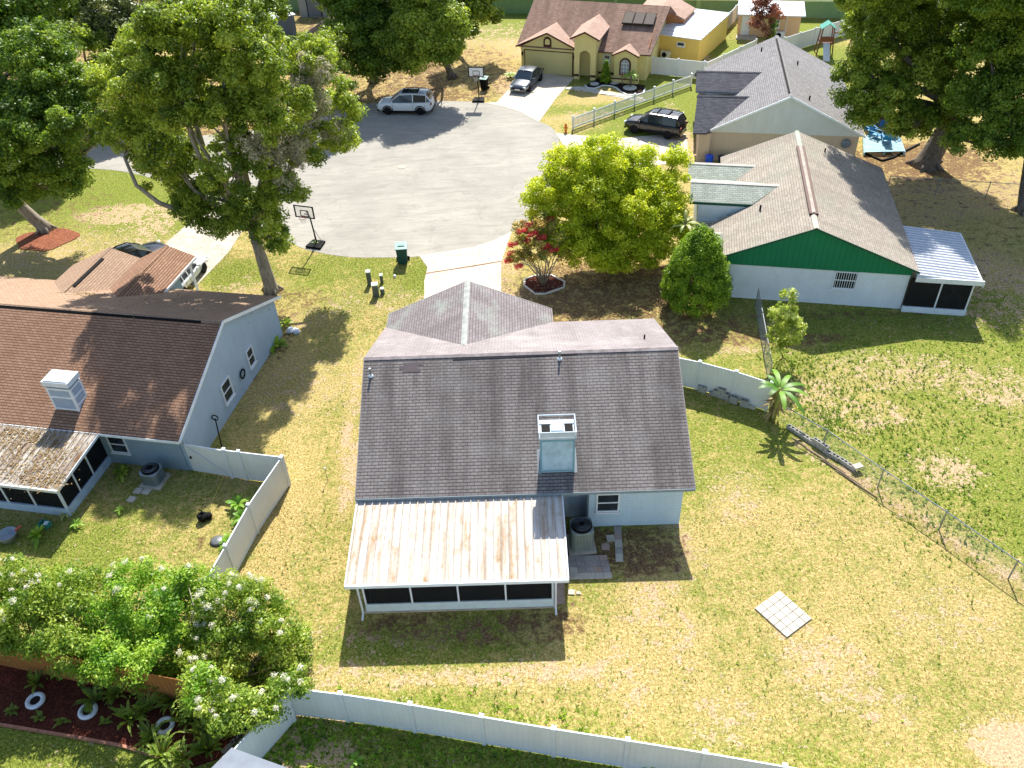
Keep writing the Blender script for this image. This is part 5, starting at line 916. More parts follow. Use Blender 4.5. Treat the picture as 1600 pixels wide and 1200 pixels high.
ubox('tall narrow grey utility box nearest the basketball hoop on the front lawn', G(578, 444), .26, .24, .95); ubox('smallest far utility box on the front lawn', G(597, 442), .18, .18, .6)
ubox('widest dark utility box of the four on the front lawn', G(588, 462), .36, .3, .85, .1); ubox('short round utility box closest to the driveway', G(598, 459), .26, .26, .42, 0, True)
t = thing('pipe_marker', G(617, 433), 0, 'tiny white round cap in the grass between bin and utility boxes', 'pipe cap'); b = MB(); b.lathe([(.09, 0), (.09, .12), (.06, .16), (0, .17)], k=12); b.build('lid', vinyl, t)
# fire hydrant
t = thing('fire_hydrant', G(884, 207), R(-15), 'orange-yellow fire hydrant at the end of the picket fence', 'fire hydrant'); ym = plain('hydrant_orange', '#d4801f', .5, .4); b = MB(); b.lathe([(.17, 0), (.17, .05), (.11, .06), (.11, .55), (.13, .56), (.13, .6), (.1, .68), (.05, .74), (.03, .8), (0, .8)], k=16); b.build('barrel', ym, t, False)
for a in (0, 180): b = MB(); b.tube([(0, 0, .42), (.2 * math.cos(R(a)), 0, .42)], .06, 10); b.build('nozzle', ym, t)
b = MB(); b.tube([(0, 0, .4), (0, -.21, .4)], .08, 10); b.build('nozzle', ym, t)
ORD = ['first', 'second', 'third', 'fourth', 'fifth', 'sixth', 'seventh', 'eighth', 'ninth', 'tenth', 'eleventh', 'twelfth', 'thirteenth']
# pavers
def paver(c, s, yaw, m, label, group): 
    b = MB(); b.box((0, 0, .0), (s[0], s[1], .06)); o = b.build('paver', m); o.location = (c[0], c[1], .035); o.rotation_euler = (0, 0, yaw); return tag(o, label, 'paving slab', group)
q0_, q1_, q2_, q3_ = [G(*p, .06) for p in ((1218, 922), (1269, 966), (1228, 998), (1179, 950))]; rr = random.Random(5)
ea, eb = (q1_ - q0_) / 5, (q3_ - q0_) / 4; la, lb = float(np.linalg.norm(ea)), float(np.linalg.norm(eb))
for i in range(5):
    for j in range(4): paver(q0_ + ea * (i + .5) + eb * (j + .5), (la * .93, lb * .93), math.atan2(ea[1], ea[0]) + rr.uniform(-.01, .01), paver_w, 'square white paver, %s from the top corner, in the %s row of the lawn block' % (ORD[i], ORD[j]), 'pavers in the lawn square')
p0_, p1_, p3_ = G(890, 868, .06), G(948, 867, .06), G(880, 905, .06); p2_ = G(957, 903, .06)
for i in range(6):
    for j in range(4):
        if i == 0 and j == 0: continue
        c = p3_ + (p2_ - p3_) * ((i + .5) / 6) + (p1_ - p2_) * ((3.5 - j) / 4); m = rr.choice([paver_g, paver_g, paver_p, paver_w]) if j < 3 else paver_w
        lab = {'paver_white': 'pale', 'paver_grey': 'grey', 'paver_rose': 'rose'}[m.name]
        paver(c, (np.linalg.norm(p2_ - p3_) / 6 * .97, np.linalg.norm(p1_ - p2_) / 4 * .96), -.0, m, '%s paver, %s from the left in the %s row of the porch patio' % (lab, ORD[i], ORD[j]), 'pavers of the porch patio')
for i in range(5):
    u_ = (i + .5) / 5; c = G(965, 824) * (1 - u_) + G(968, 878) * u_; m = [paver_g, paver_p, paver_w, paver_g, paver_w][i]; paver(c, (.31, .39), -.06, m, '%s paver from the house wall in the single row of slabs' % ORD[i], 'pavers of the single row')
for i in range(3): paver(G(874, 915 + 12 * i, .0) , (.4, .36), 0, paver_p, ('topmost', 'middle', 'lowest')[i] + ' rose paver of the strip below the porch roof corner', 'pavers below the porch corner')
paver(G(954, 842), (.34, .34), .1, paver_w, 'upper of two loose square pavers by the air conditioner', None); paver(G(946, 855), (.34, .34), -.05, paver_p, 'lower of two loose square pavers by the air conditioner', None)
for k, (x, y, l) in enumerate([(893, 926, 'larger'), (904, 927, 'smaller')]):
    b = MB(); b.prism([(-.14, -.1), (.12, -.13), (.15, .08), (-.02, .15), (-.13, .1)] if k == 0 else [(-.1, -.06), (.09, -.08), (.06, .08), (-.08, .07)], 0, .05); o = b.build('broken_paver', paver_w); o.location = tuple(G(x, y)); tag(o, l + ' broken white paver lying past the porch corner', 'broken slab')
for k, (x, y, l) in enumerate([(216, 768, 'upper left'), (229, 769, 'upper right'), (206, 781, 'lowest')]): paver(G(x, y), (.36, .34), -.3, paver_w, l + ' white stepping slab by the grey square air conditioner', None)
for i in range(9):
    u_ = i / 8; c = G(890, 139) * (1 - u_) + G(1000, 154) * u_; paver(c + [0, 0, .02], (.62, .5), -.35, paver_w, '%s white stepping slab from the left on the path to the yellow entry' % ORD[i], 'stepping slabs of the yellow house path')
# cinder blocks
def cinder(c, yaw, z=0., label='', group=None, stand=False):
    b = MB(); L_, D_, H_ = .40, .20, .20; T = lambda x, y, z_: (x, y, z_)
    for y in (-D_ / 2 + .016, D_ / 2 - .016): b.box((0, y, H_ / 2), (L_, .032, H_))
    for x in (-L_ / 2 + .016, 0, L_ / 2 - .016): b.box((x, 0, H_ / 2), (.032, D_ - .066, H_ - .002))
    b.box((0, 0, .012), (L_ - .07, D_ - .07, .004)); o = b.build('cinder_block', block_m); o.location = (c[0], c[1], z); o.rotation_euler = (0, 0, yaw)
    return tag(o, label, 'concrete block', group)
fy = math.atan2(*((G(1206, 598, 1.83) - G(1094, 565, 1.83))[:2][::-1])); 
c = G(1097, 612); 
for k in range(2): cinder(c, fy, .2 * k, ('lower' if k == 0 else 'upper') + ' grey block of the stack nearest the main roof by the white fence', None)
a_, c_ = G(1114, 617), G(1135, 624); e_ = (c_ - a_) / np.linalg.norm(c_ - a_)
for k in range(3): cinder(a_ + e_ * (.0 + .42 * k), fy, 0, '%s bottom block from the left in the stepped middle stack' % ORD[k], 'bottom blocks of the middle stack')
for k in range(2): cinder(a_ + e_ * (.2 + .42 * k), fy, .2, '%s second-row block from the left in the stepped middle stack' % ORD[k], 'second row blocks of the middle stack')
cinder(a_ + e_ * .42, fy, .4, 'topmost block of the stepped middle stack by the white fence')
a_, c_ = G(1146, 629), G(1168, 636)
for k in range(2):
    for j in range(2): cinder(a_ + e_ * .42 * k * 1.3, fy, .2 * j, ('lower', 'upper')[j] + (' left', ' right')[k] + ' block of the two-high stack closest to the banana plant', 'blocks of the stack near the banana')
b = MB(); b.box((0, 0, .06), (.42, .22, .12)); o = b.build('solid_block', paver_w); o.location = tuple(G(1174, 637)); o.rotation_euler = (0, 0, fy); tag(o, 'solid white block lying at the end of the block stacks', 'concrete block')
ca, cb = G(1230, 668), G(1345, 742); dd = cb - ca; ln_ = float(np.linalg.norm(dd)); e_ = dd / ln_; yw = math.atan2(e_[1], e_[0]); nn_ = np.array([e_[1], -e_[0], 0])
for i in range(int(ln_ / .43)): cinder(ca + e_ * (.43 * i + .2) + nn_ * rr.uniform(-.03, .03), yw + rr.uniform(-.06, .06), 0, '%s grey hollow block from the banana end of the row by the wire fence' % ORD[min(i, 12)], 'blocks in the row by the wire fence')
for i in range(3, int(ln_ / .43) - 3, 1):
    if rr.random() < .45: cinder(ca + e_ * (.43 * i + .4), yw + rr.uniform(-.05, .05), .2, 'grey hollow block on top of the row, above the %s block from the banana' % ORD[min(i, 12)], 'upper blocks on the row by the wire fence')
b = MB(); b.box((0, 0, .05), (.45, .28, .1), .3); o = b.build('stone_slab', paver_w); o.location = tuple(G(1338, 735) + [0, 0, .22]); tag(o, 'pale slab lying on the lower end of the block row', 'stone slab')
for k in range(4):
    b = MB(); s_ = ca + e_ * (.6 + k * .9) + nn_ * (.42 + .08 * k); b.tube([s_ + [0, 0, .04], s_ + e_ * 2.2 + nn_ * rr.uniform(-.08, .08) + [0, 0, .05]], .03, 6); o = b.build('pole', plain('pole_wood', '#a58f72', .9)); tag(o, '%s weathered pole from the banana, lying beside the block row' % ORD[k], 'wooden pole', 'poles lying beside the block row')
b = MB(); b.tube([(0, 0, 0), (0, 0, .5)], .012, 6); b.box((0, 0, .5), (.08, .08, .02)); o = b.build('stake', galv); o.location = tuple(G(512, 750)); tag(o, 'thin metal stake in the side lawn left of the porch', 'stake'); o.scale = (1, 1, 1.6)
# painted tyre planters and bed edging
def torus(name, c, R_, r_, m, tilt=0.):
    b = MB(); k, n = 20, 10; vs = []
    for i in range(k):
        a = 2 * math.pi * i / k
        for j in range(n): q = 2 * math.pi * j / n; rad = R_ + r_ * math.cos(q); vs.append((rad * math.cos(a), rad * math.sin(a), r_ * math.sin(q) * .85 + r_ * .85))
    b.add(vs, [(i * n + j, ((i + 1) % k) * n + j, ((i + 1) % k) * n + (j + 1) % n, i * n + (j + 1) % n) for i in range(k) for j in range(n)]); o = b.build(name, m, None, True); o.location = tuple(c); return o
for (x, y, l) in ((57, 1097, 'leftmost of the three'), (139, 1113, 'middle of the three'), (259, 1136, 'rightmost and most hidden of the three')):
    c = G(x, y); t = thing('tyre_planter', (c[0], c[1], .03), 0, l + ' white painted tyre planters in the mulch bed', 'tyre planter'); b = torus('tyre', (0, 0, 0), .27, .09, plain('tyre_white', '#d7dadd', .6)); b.parent = t; TREE[t.name] = [b]; s_ = MB(); s_.lathe([(.26, .0), (.26, .08), (0, .1)], k=14); s_.build('soil', mul_d, t)
def edging(label, pts_px, closed=False, m=None, w_=.1, h_=.09, name='bed_edging'):
    P_ = [G(*p) for p in pts_px]; 
    if closed: P_.append(P_[0])
    t0 = P_[0]; b = MB((t0[0], t0[1], 0)); out_ = []
    for p, q in zip(P_[:-1], P_[1:]): b.beam(p + [0, 0, h_ / 2], q + (q - p) / np.linalg.norm(q - p) * w_ * .3 + [0, 0, h_ / 2], w_, h_)
    o = b.build(name, m or paver_w); o.location = (t0[0], t0[1], 0); return tag(o, label, 'garden edging')
edging('terracotta brick edging along the mulch bed at the bottom left', [(-30, 1128), (0, 1133), (60, 1143), (120, 1153), (190, 1166), (290, 1196)], m=plain('edging_brick', '#a8745c', .9, var=.3, sc_=9))
octp = [(820, 437), (835, 432), (862, 431), (882, 441), (881, 450), (852, 460), (836, 460), (819, 447)]
edging('white octagonal edging round the red mulch of the red flowering shrub', octp, True, m=plain('edging_white', '#c9c3bb', .8)); sheet('soil_red_mulch', [G(*p)[:2] for p in octp][::-1], .03, mul_r)
edging('curved white edging round the black mulch bed of the yellow house', [(914, 134), (918, 138), (930, 139), (942, 134), (955, 135), (963, 138), (970, 144), (980, 149), (995, 149), (1005, 146), (1008, 140)], m=vinyl)
for (x, y) in ((929, 132), (984, 138), (960, 130)):
    c = G(x, y); b = MB(); b.lathe([(.42, 0), (.42, .06), (.3, .07), (0, .07)], k=18); o = b.build('gravel_ring', plain('white_gravel', '#c2bfb8', .9, var=.4, sc_=12)); o.location = (c[0], c[1], .03); tag(o, {929: 'left', 984: 'largest right', 960: 'small middle'}[x] + ' white gravel ring in the black mulch bed', 'gravel ring'); o.scale = (1.5, 1.5, 1) if x == 984 else (1, 1, 1)
# left back yard things
t = thing('garden_figure', G(318, 812), 0, 'small black pot bundle standing on the grass in the left back yard', 'garden pot'); b = MB(); b.lathe([(.16, 0), (.22, .1), (.24, .3), (.16, .36), (.12, .36), (.1, .3)], k=14); b.build('pot', black, t); b = MB(); b.lathe([(.1, 0), (.16, .12), (.15, .25), (.05, .3)], (.25, .08, 0), 12); b.build('small_pot', black, t); b = MB(); b.tube([(.0, 0, .3), (.05, .02, .55), (-.06, .05, .62)], .03, 6); b.build('handle', black, t)
b = MB(); b.lathe([(.30, .0), (.32, .05), (.2, .1), (0, .12)], k=18); o = b.build('lid_disc', plain('disc_grey', '#5c5f60', .4, .5), None, True); o.location = tuple(G(340, 846)); tag(o, 'round dark grey disc lying on the grass by the side fence', 'fire pit lid')
t = thing('sack_truck', G(15, 842), .2, 'grey tub with red handle at the left edge of the yard', 'garden tub'); b = MB(); b.lathe([(.32, 0), (.42, .35), (.44, .36), (.40, .34), (.3, .06), (0, .05)], k=18); b.build('tub', plain('tub_grey', '#9aa5ab', .5), t, True); b = MB(); b.beam((.35, .05, .38), (.6, .25, .45), .12, .05); b.build('handle', plain('handle_red', '#b5564a', .6), t)
t = thing('crate', G(72, 822), -.3, 'small teal crate on the shaded grass by the left porch', 'crate'); b = MB(); b.bx(-.22, .22, -.15, .15, 0, .03)
for s_ in (-1, 1): b.bx(-.22, .22, s_ * .15 - .01, s_ * .15 + .01, .03, .25); b.bx(s_ * .22 - .01, s_ * .22 + .01, -.14, .14, .03, .25)
b.build('box', plain('crate_teal', '#3f8a7a', .6), t); b = MB(); b.box((.1, 0, .18), (.2, .22, .12), .3); b.build('contents', vinyl, t)
b = MB(); b.tube([G(350, 745) + [0, 0, .03], G(333, 782) + [0, 0, .03]], .022, 6); o = b.build('cane', plain('cane_yellow', '#c9b25e', .7)); tag(o, 'yellow cane lying in the grass by the garden gate', 'garden cane')
c = HL.u(340, 640, 14.0); w_ = HL.W(14.15, 2.6, 0); t = thing('hose_reel', w_, HL.yaw, 'black hose stand leaning on the blue-grey side wall', 'hose stand'); b = MB(); b.tube([(.35, -.5, .05), (-.1, .35, 1.15)], .03, 6); b.build('post', black, t); b = MB(); b.tube([(-.1 + .16 * math.cos(a), .35, 1.2 + .16 * math.sin(a)) for a in np.linspace(0, 6.28, 14)], .03, 6, False); b.build('reel', black, t)
c = G(455, 518); 
for k in range(5): b = MB(); b.lathe([(0, 0), (.16, .02), (.2, .1), (.12, .19), (0, .21)], k=7, sx=1.2); o = b.build('stone', plain('pale_stone', '#c5cad0', .9)); o.location = (c[0] + rr.uniform(-.4, .4), c[1] + rr.uniform(-.25, .25), 0); o.rotation_euler = (0, 0, rr.uniform(0, 3)); tag(o, 'pale stone, %s laid of the heap by the blue-grey house corner' % ORD[k], 'stone', 'stones heaped at the house corner')
# deck, umbrella and loungers
d0, d1, d2, d3 = [G(*p, .3) for p in ((1351, 238), (1414, 237), (1404, 207), (1350, 212))]; t = thing('deck', (d0[0], d0[1], 0), 0, 'low pale blue slatted deck under the right-hand oak', 'deck'); og = (d0[0], d0[1], 0); b = MB(og)
for i in range(14): a, c = d0 + (d3 - d0) * (i + .5) / 14, d1 + (d2 - d1) * (i + .5) / 14; b.beam(a, c, .15, .05)
b.build('plank', deckb, t).data.name = 'planks'; b = MB(og)
for a, c in ((d0, d3), (d1, d2), ((d0 + d1) / 2, (d2 + d3) / 2)): b.beam(a - [0, 0, .15], c - [0, 0, .15], .1, .24)
b.build('joist', deckb, t)
c = G(1378, 208, .33); t = thing('parasol', c, 0, 'closed bright blue parasol leaning above the blue deck', 'parasol'); b = MB(); b.tube([(0, 0, 0), (.35, .5, 2.4)], .025, 8); b.build('pole', galv, t); b = MB(); b.tube([(.06, .09, .45), (.1, .15, .7), (.22, .32, 1.5), (.33, .47, 2.3), (.35, .5, 2.42)], [.34, .3, .19, .08, .02], 8); b.build('canopy', bluef, t); b = MB(); b.lathe([(.3, 0), (.28, .07), (.05, .1)], k=14); b.build('base', black, t)
def lounger(c, yaw, label, m=blue):
    t = thing('garden_chair', c, yaw, label, 'garden chair'); b = MB(); b.slab([(-.28, -.5, .32), (.28, -.5, .32), (.28, .2, .28), (-.28, .2, .28)], .05); b.build('seat', m, t); b = MB(); b.slab([(-.28, .2, .3), (.28, .2, .3), (.28, .55, .95), (-.28, .55, .95)], .05); b.build('backrest', m, t)
    for x in (-.32, .32): b = MB(); b.beam((x, -.5, .52), (x, .3, .52), .09, .03); b.build('armrest', m, t)
    for x in (-.28, .28):
        for y in (-.42, .25): b = MB(); b.beam((x, y, 0), (x, y, .5), .06, .06); b.build('leg', m, t)
for (x, y, a, l) in ((1366, 214, .6, 'left blue garden chair on the deck by the parasol'), (1384, 222, 2.9, 'nearest blue garden chair on the deck'), (1398, 214, -1.0, 'right blue garden chair on the deck'), (1358, 207, .2, 'blue garden chair tucked behind the deck near the grey roof')): lounger(G(x, y, .33), a, l)
t = thing('garden_mat', G(1425, 215), 0, 'dark garden border strip running from the deck to the oak trunk', 'border strip'); og = G(1425, 215); b = MB(og); pp_ = [G(1350, 240), G(1378, 252), G(1395, 247), G(1418, 235), G(1436, 226)]
for p, q in zip(pp_[:-1], pp_[1:]): b.beam(p + [0, 0, .06], q + [0, 0, .06], .12, .12)
b.build('strip', black, t)
# playset
c = G(1286, 84); t = thing('playset', c, R(-10), 'small wooden playset with green roof in front of the far white fence', 'playset'); pm = plain('play_wood', '#7c5038', .8)
for sx in (-1, 1):
    for sy in (-1, 1): b = MB(); b.beam((sx * .75, sy * .7, 0), (sx * .5, sy * .45, 2.6), .1, .1); b.build('leg', pm, t)
b = MB(); b.bx(-.62, .62, -.58, .58, 1.15, 1.25); b.bx(-.6, .6, -.6, -.55, 1.3, 1.8); b.build('platform', pm, t); b = MB(); b.slab([(-.7, -.65, 2.5), (0, -.65, 3.0), (0, .65, 3.0), (-.7, .65, 2.5)], .05); b.slab([(0, -.65, 3.0), (.7, -.65, 2.5), (.7, .65, 2.5), (0, .65, 3.0)], .05); b.build('roof', plain('play_roof', '#3f8f80', .6), t)
b = MB(); b.slab([(-.3, -2.3, .1), (.3, -2.3, .1), (.3, -.6, 1.25), (-.3, -.6, 1.25)], .08); b.build('slide', plain('slide_grey', '#cfd3cf', .5), t)
b = MB(); b.beam((.6, 0, 2.0), (2.4, 0, 2.0), .1, .1); b.beam((2.4, -.7, 0), (2.4, 0, 2.0), .09, .09); b.beam((2.4, .7, 0), (2.4, 0, 2.0), .09, .09); b.build('swing_beam', pm, t)
# barrels by the beige wall
for k, (x, y, l, m_) in enumerate([(1103, 247, 'bright blue', plain('barrel_blue', '#1f4fd0', .4, .5)), (1123, 243, 'dark navy', plain('barrel_navy', '#1b2740', .5)), (1142, 238, 'black', black)]):
    c = HH.W(-.75, 11.0 - k * .95, 0); t = thing('bin', c, 0, l + ' bin standing against the beige wall behind the pale roof', 'bin'); b = MB(); b.lathe([(.27, 0), (.3, .8), (.31, .82)], k=14); b.build('body', m_, t, True); b = MB(); b.lathe([(.33, .82), (.32, .87), (0, .92)], k=14); b.build('lid', m_, t, True)

# ================================================================== vegetation
def leaves(name, cl, per, size, mat, seed, parent=None, origin=(0, 0, 0), flat=.75, tint=(.5, .28), asp=.55, droop=0., shell=.45, up=.55, tintrange=None):
    # cl: (n,4) clump centres and radii; each clump becomes a cloud of small leaf faces
    rg = np.random.default_rng(seed); cl = np.asarray(cl, float); n = len(cl); N = n * per; idx = np.repeat(np.arange(n), per)
    d = rg.normal(size=(N, 3)); d /= np.linalg.norm(d, axis=1)[:, None]; rad = rg.random(N) ** shell; c = cl[idx, :3]; r_ = cl[idx, 3]
    p = c + d * (rad * r_)[:, None] * np.array([1, 1, flat]); p[:, 2] -= droop * r_ * rad * rad
    nn = d * .7 + rg.normal(size=(N, 3)) * .55 + np.array([0, 0, up]); nn /= np.linalg.norm(nn, axis=1)[:, None]
    t = np.cross(nn, rg.normal(size=(N, 3))); t /= np.linalg.norm(t, axis=1)[:, None] + 1e-9; b = np.cross(nn, t); s = size * (.6 + .8 * rg.random(N))
    L_ = t * s[:, None] * .5; Wd = b * s[:, None] * .5 * asp; o_ = np.asarray([*origin] + [0] * (3 - len(origin)), float)[:3]; p = p - o_
    V = np.stack([p - L_, p + Wd - L_ * .1, p + L_, p - Wd - L_ * .1], 1).reshape(-1, 3); Q = np.arange(N * 4).reshape(-1, 4)
    ct = rg.normal(size=n) * tint[1] + tint[0]; tv = ct[idx] + rg.normal(size=N) * .2 + (d[:, 2] * rad) * .10; tv = np.clip(tv, 0, 1); at = np.repeat(np.stack([tv, tv, tv], 1), 4, 0)  # tint differs at random per clump and leaf, lighter toward each clump's top
    V[:, 2] = np.maximum(V[:, 2], .02 - o_[2]); return np_mesh(name, V.astype(np.float32), Q, mat, parent, at.astype(np.float32))
def clumps(lobes, n, rg, rmin=.5, rmax=.95, shell=(.62, 1.0), low=-.45, gap=0.):
    lobes = np.asarray(lobes, float); wgt = (lobes[:, 3] * lobes[:, 4]) ** 1.0; wgt /= wgt.sum(); out = []; tries = 0
    while len(out) < n and tries < n * 30:
        tries += 1; k = rg.choice(len(lobes), p=wgt); l = lobes[k]; d = rg.normal(size=3); d /= np.linalg.norm(d)
        if d[2] < low: continue
        f = rg.uniform(*shell) if rg.random() < .85 else rg.uniform(.25, shell[0]); p = l[:3] + d * f * l[3:6]
        q = (p - lobes[:, :3]) / lobes[:, 3:6]; ins = np.sqrt((q ** 2).sum(1)); ins[k] = 9
        if ins.min() < .55 and rg.random() < .75: continue
        if gap and (math.sin(p[0] * 1.7 + 1) + math.sin(p[1] * 1.9) + math.sin(p[2] * 2.1 + 2)) < -3 + gap * 3: continue
        out.append([*p, rg.uniform(rmin, rmax)])
    return np.array(out)
def lobe(px, py, Y, rpx, sy=1., sz=.8, kx=1.):
    c = A(px, py, Y); r_ = rpx / PPM(c); return [c[0], c[1], c[2], r_ * kx, r_ * sy, r_ * sz]
def lobez(px, py, z, rpx):
    c = G(px, py, z); r_ = rpx / PPM(c); return [c[0], c[1], c[2], r_, r_, r_ * .7]
def limb(b, p, q, r0, r1, rg, bend=.12, k=7, n=6):
    p, q = np.asarray(p, float), np.asarray(q, float); L_ = np.linalg.norm(q - p); off = rg.normal(size=3) * L_ * bend; off[2] = abs(off[2]) * .6
    pts = [p + (q - p) * t + off * math.sin(math.pi * t) + rg.normal(size=3) * L_ * .012 * (0 < t < 1) for t in np.linspace(0, 1, n)]; b.tube(pts, list(np.linspace(r0, r1, n)), k); return pts
def tree(name, label, cat, base, lobes, n, per, size, mat, seed, trunk_r=.35, fork=2.5, lean=(0, 0), bk=None, rmin=.5, rmax=.95, twigs=40, group=None, low=-.45, flat=.75, tint=(.5, .28), droop=0., bark_pts=None, extra=None, flare=1.5, gap=0., up=.55, shell=(.62, 1.0), twr=.035, nolimb=0):
    rg = np.random.default_rng(seed); base = np.array([base[0], base[1], 0.]); t = thing(name, base, 0, label, cat, group); og = tuple(base); lobes = np.array(lobes)
    cl = clumps(lobes, n, rg, rmin, rmax, low=low, gap=gap, shell=shell); b = MB(og); fk = base + np.array([lean[0], lean[1], fork])
    b.tube([base + [0, 0, -.1], base + [0, 0, .25], base + (fk - base) * .35 + [0, 0, 0], base + (fk - base) * .7, fk], [trunk_r * flare, trunk_r * 1.12, trunk_r, trunk_r * .88, trunk_r * .8], 12)
    for i in range(5 if trunk_r > .25 else 0): a = i * 1.26 + .3; b.tube([base + [math.cos(a) * trunk_r * .6, math.sin(a) * trunk_r * .6, .45], base + [math.cos(a) * trunk_r * 1.9, math.sin(a) * trunk_r * 1.9, -.02]], [trunk_r * .3, trunk_r * .16], 6)
    for l in lobes[:len(lobes) - nolimb]:
        tgt = l[:3] - [0, 0, l[5] * .25]; pts = limb(b, fk, tgt, trunk_r * .5, trunk_r * .16, rg); near = cl[np.argsort(np.linalg.norm(cl[:, :3] - l[:3], axis=1))[:max(3, twigs // len(lobes))]]
        for c in near: limb(b, pts[int(rg.integers(2, 6))], c[:3], trunk_r * .14 + .01, twr * .5, rg, .1, 5, 4)
    b.build('trunk', bk or barkm, t, True, uv=False); leaves('crown', cl, per, size, mat, seed + 1, t, og, flat, tint, droop=droop, up=up)
    return t, cl
# the tall oak in front of the left house
oak1 = [lobe(*a) for a in [(300, 60, 44.6, 68, .8), (385, 80, 44.6, 75, .8), (235, 95, 44.8, 68, .8), (190, 135, 45.5, 50), (200, 200, 45.2, 50), (335, 160, 43.3, 88, .8), (262, 240, 44, 58), (420, 175, 43.5, 70), (505, 165, 48, 58), (525, 215, 48.5, 32), (372, 262, 43, 66, .8), (320, 305, 43.2, 40), (455, 235, 45.5, 52), (395, 330, 43.3, 48), (425, 372, 44.0, 30), (350, 15, 45.5, 50), (480, 85, 48, 46), (270, 150, 44, 60), (440, 300, 43.6, 36), (290, 0, 46, 50), (250, 262, 44.6, 46), (300, 318, 43.9, 36), (348, 345, 43.7, 34), (255, 40, 43.5, 50), (345, 35, 43, 52), (225, 125, 43, 48), (400, 110, 43, 52)]]
t1, c1l = tree('oak_tree', 'tall bushy oak growing between the blue-grey house and the cul-de-sac', 'tree', G(425, 455), oak1, 1050, 215, .17, lf_oak, 11, .38, 4.2, (-.3, .3), bark_l, .3, .72, 110, low=-.7, gap=.1, tint=(.58, .3), nolimb=4)
mossl = [lobe(*a) for a in [(490, 105, 47, 34), (475, 150, 46, 40), (450, 215, 44, 40), (505, 190, 47, 32), (440, 260, 43.4, 30), (400, 215, 42.2, 30)]]
rg0 = np.random.default_rng(5); mcl = clumps(mossl, 120, rg0, .3, .6, low=-1); og = tuple(t1.location)
leaves('hanging_moss', mcl, 120, .20, lf_gry, 77, t1, og, .9, asp=.22, droop=1.0); b = MB(og)
for c in mcl[:36]: limb(b, A(425, 250, 44.2), c[:3], .05, .012, rg0, .08, 4, 4)
b.build('bare_branch', bark_l, t1, True, uv=False)
tree('oak_tree', 'left-edge oak rising from a ring of orange mulch', 'tree', G(72, 360), [lobe(*a) for a in [(70, 125, 55, 70), (120, 185, 53.5, 58), (25, 200, 52, 65), (90, 245, 52.5, 55), (10, 285, 51.5, 50), (130, 130, 55, 40), (50, 295, 53, 26), (-40, 180, 53, 70), (165, 205, 53.5, 28), (80, 190, 52, 60), (110, 285, 52.3, 32), (-10, 240, 51, 60), (50, 80, 56, 55)]], 600, 210, .19, lf_oak2, 21, .42, 3.0, (-1.2, -.4), bark_l, .38, .8, 70, low=-.7, gap=.1)
tree('oak_tree', 'dark oak filling the top left corner of the photo', 'tree', G(60, 150), [lobe(*a) for a in [(30, 25, 68, 62), (80, 60, 67, 45), (20, 80, 66, 42), (-30, 40, 67, 60), (65, -25, 70, 60), (10, 110, 64, 40)]], 260, 200, .25, lf_oak2, 31, .35, 3.5, (0, 0), None, .6, 1.1, 40, low=-.7, gap=.08)
tree('pine_tree', 'dull grey-green pine behind the tall oak at the top', 'tree', G(205, 110), [lobe(*a) for a in [(195, 45, 76, 42), (165, 15, 77, 40), (225, 20, 77, 45), (190, 80, 75, 26), (150, -10, 79, 40), (240, 60, 75, 30), (150, 50, 76, 30)]], 220, 190, .24, leafmat('leaf_pine', '#5a683a', '#838d57', '#acb078', .4), 41, .3, 4, (0, 0), None, .5, 1.0, 30, low=-.7)
tree('oak_tree', 'dark leafy tree behind the top of the tall oak', 'tree', G(380, 85), [lobe(*a) for a in [(360, 5, 84, 50), (420, 15, 84, 35), (300, -5, 86, 40), (390, 40, 82, 25), (330, 40, 82, 40), (280, 40, 83, 40)]], 200, 180, .28, lf_oak2, 51, .3, 3, (0, 0), None, .6, 1.1, 24, low=-.6)
tree('oak_tree', 'broad dark oak at the top centre-left past the silver-white SUV', 'tree', G(585, 128), [lobe(*a) for a in [(560, 25, 79, 50), (540, 70, 78, 36), (595, 90, 77, 42), (610, 30, 79, 45), (560, 98, 77, 26), (590, -40, 81, 60), (530, -10, 80, 40), (570, 50, 77.5, 40), (570, -60, 80, 50)]], 440, 210, .25, lf_oak2, 61, .4, 2.0, (0, 0), None, .6, 1.1, 40, low=-.8, gap=.05)
tree('oak_tree', 'bright green oak at the top centre left of the far basketball hoop', 'tree', G(706, 122), [lobe(*a) for a in [(655, 50, 76.5, 50), (690, 75, 75.5, 32), (625, 70, 76, 34), (645, 95, 75.5, 24), (660, 5, 78, 45), (700, 35, 76.5, 30), (650, -50, 79, 50)]], 430, 210, .25, lf_oak, 71, .32, 2.2, (-.6, 0), None, .6, 1.05, 40, low=-.8, gap=.08, tint=(.62, .22))
tree('oak_tree', 'loose forked tree with visible slanting trunks left of the yellow house', 'tree', G(715, 85), [lobe(*a) for a in [(740, 12, 86, 34), (705, 10, 86, 30), (765, 25, 86, 18), (725, 40, 85, 20), (750, -30, 88, 45)]], 150, 160, .27, lf_oak, 81, .28, 3.2, (1.2, .3), bark_l, .5, .95, 30, low=-.7)
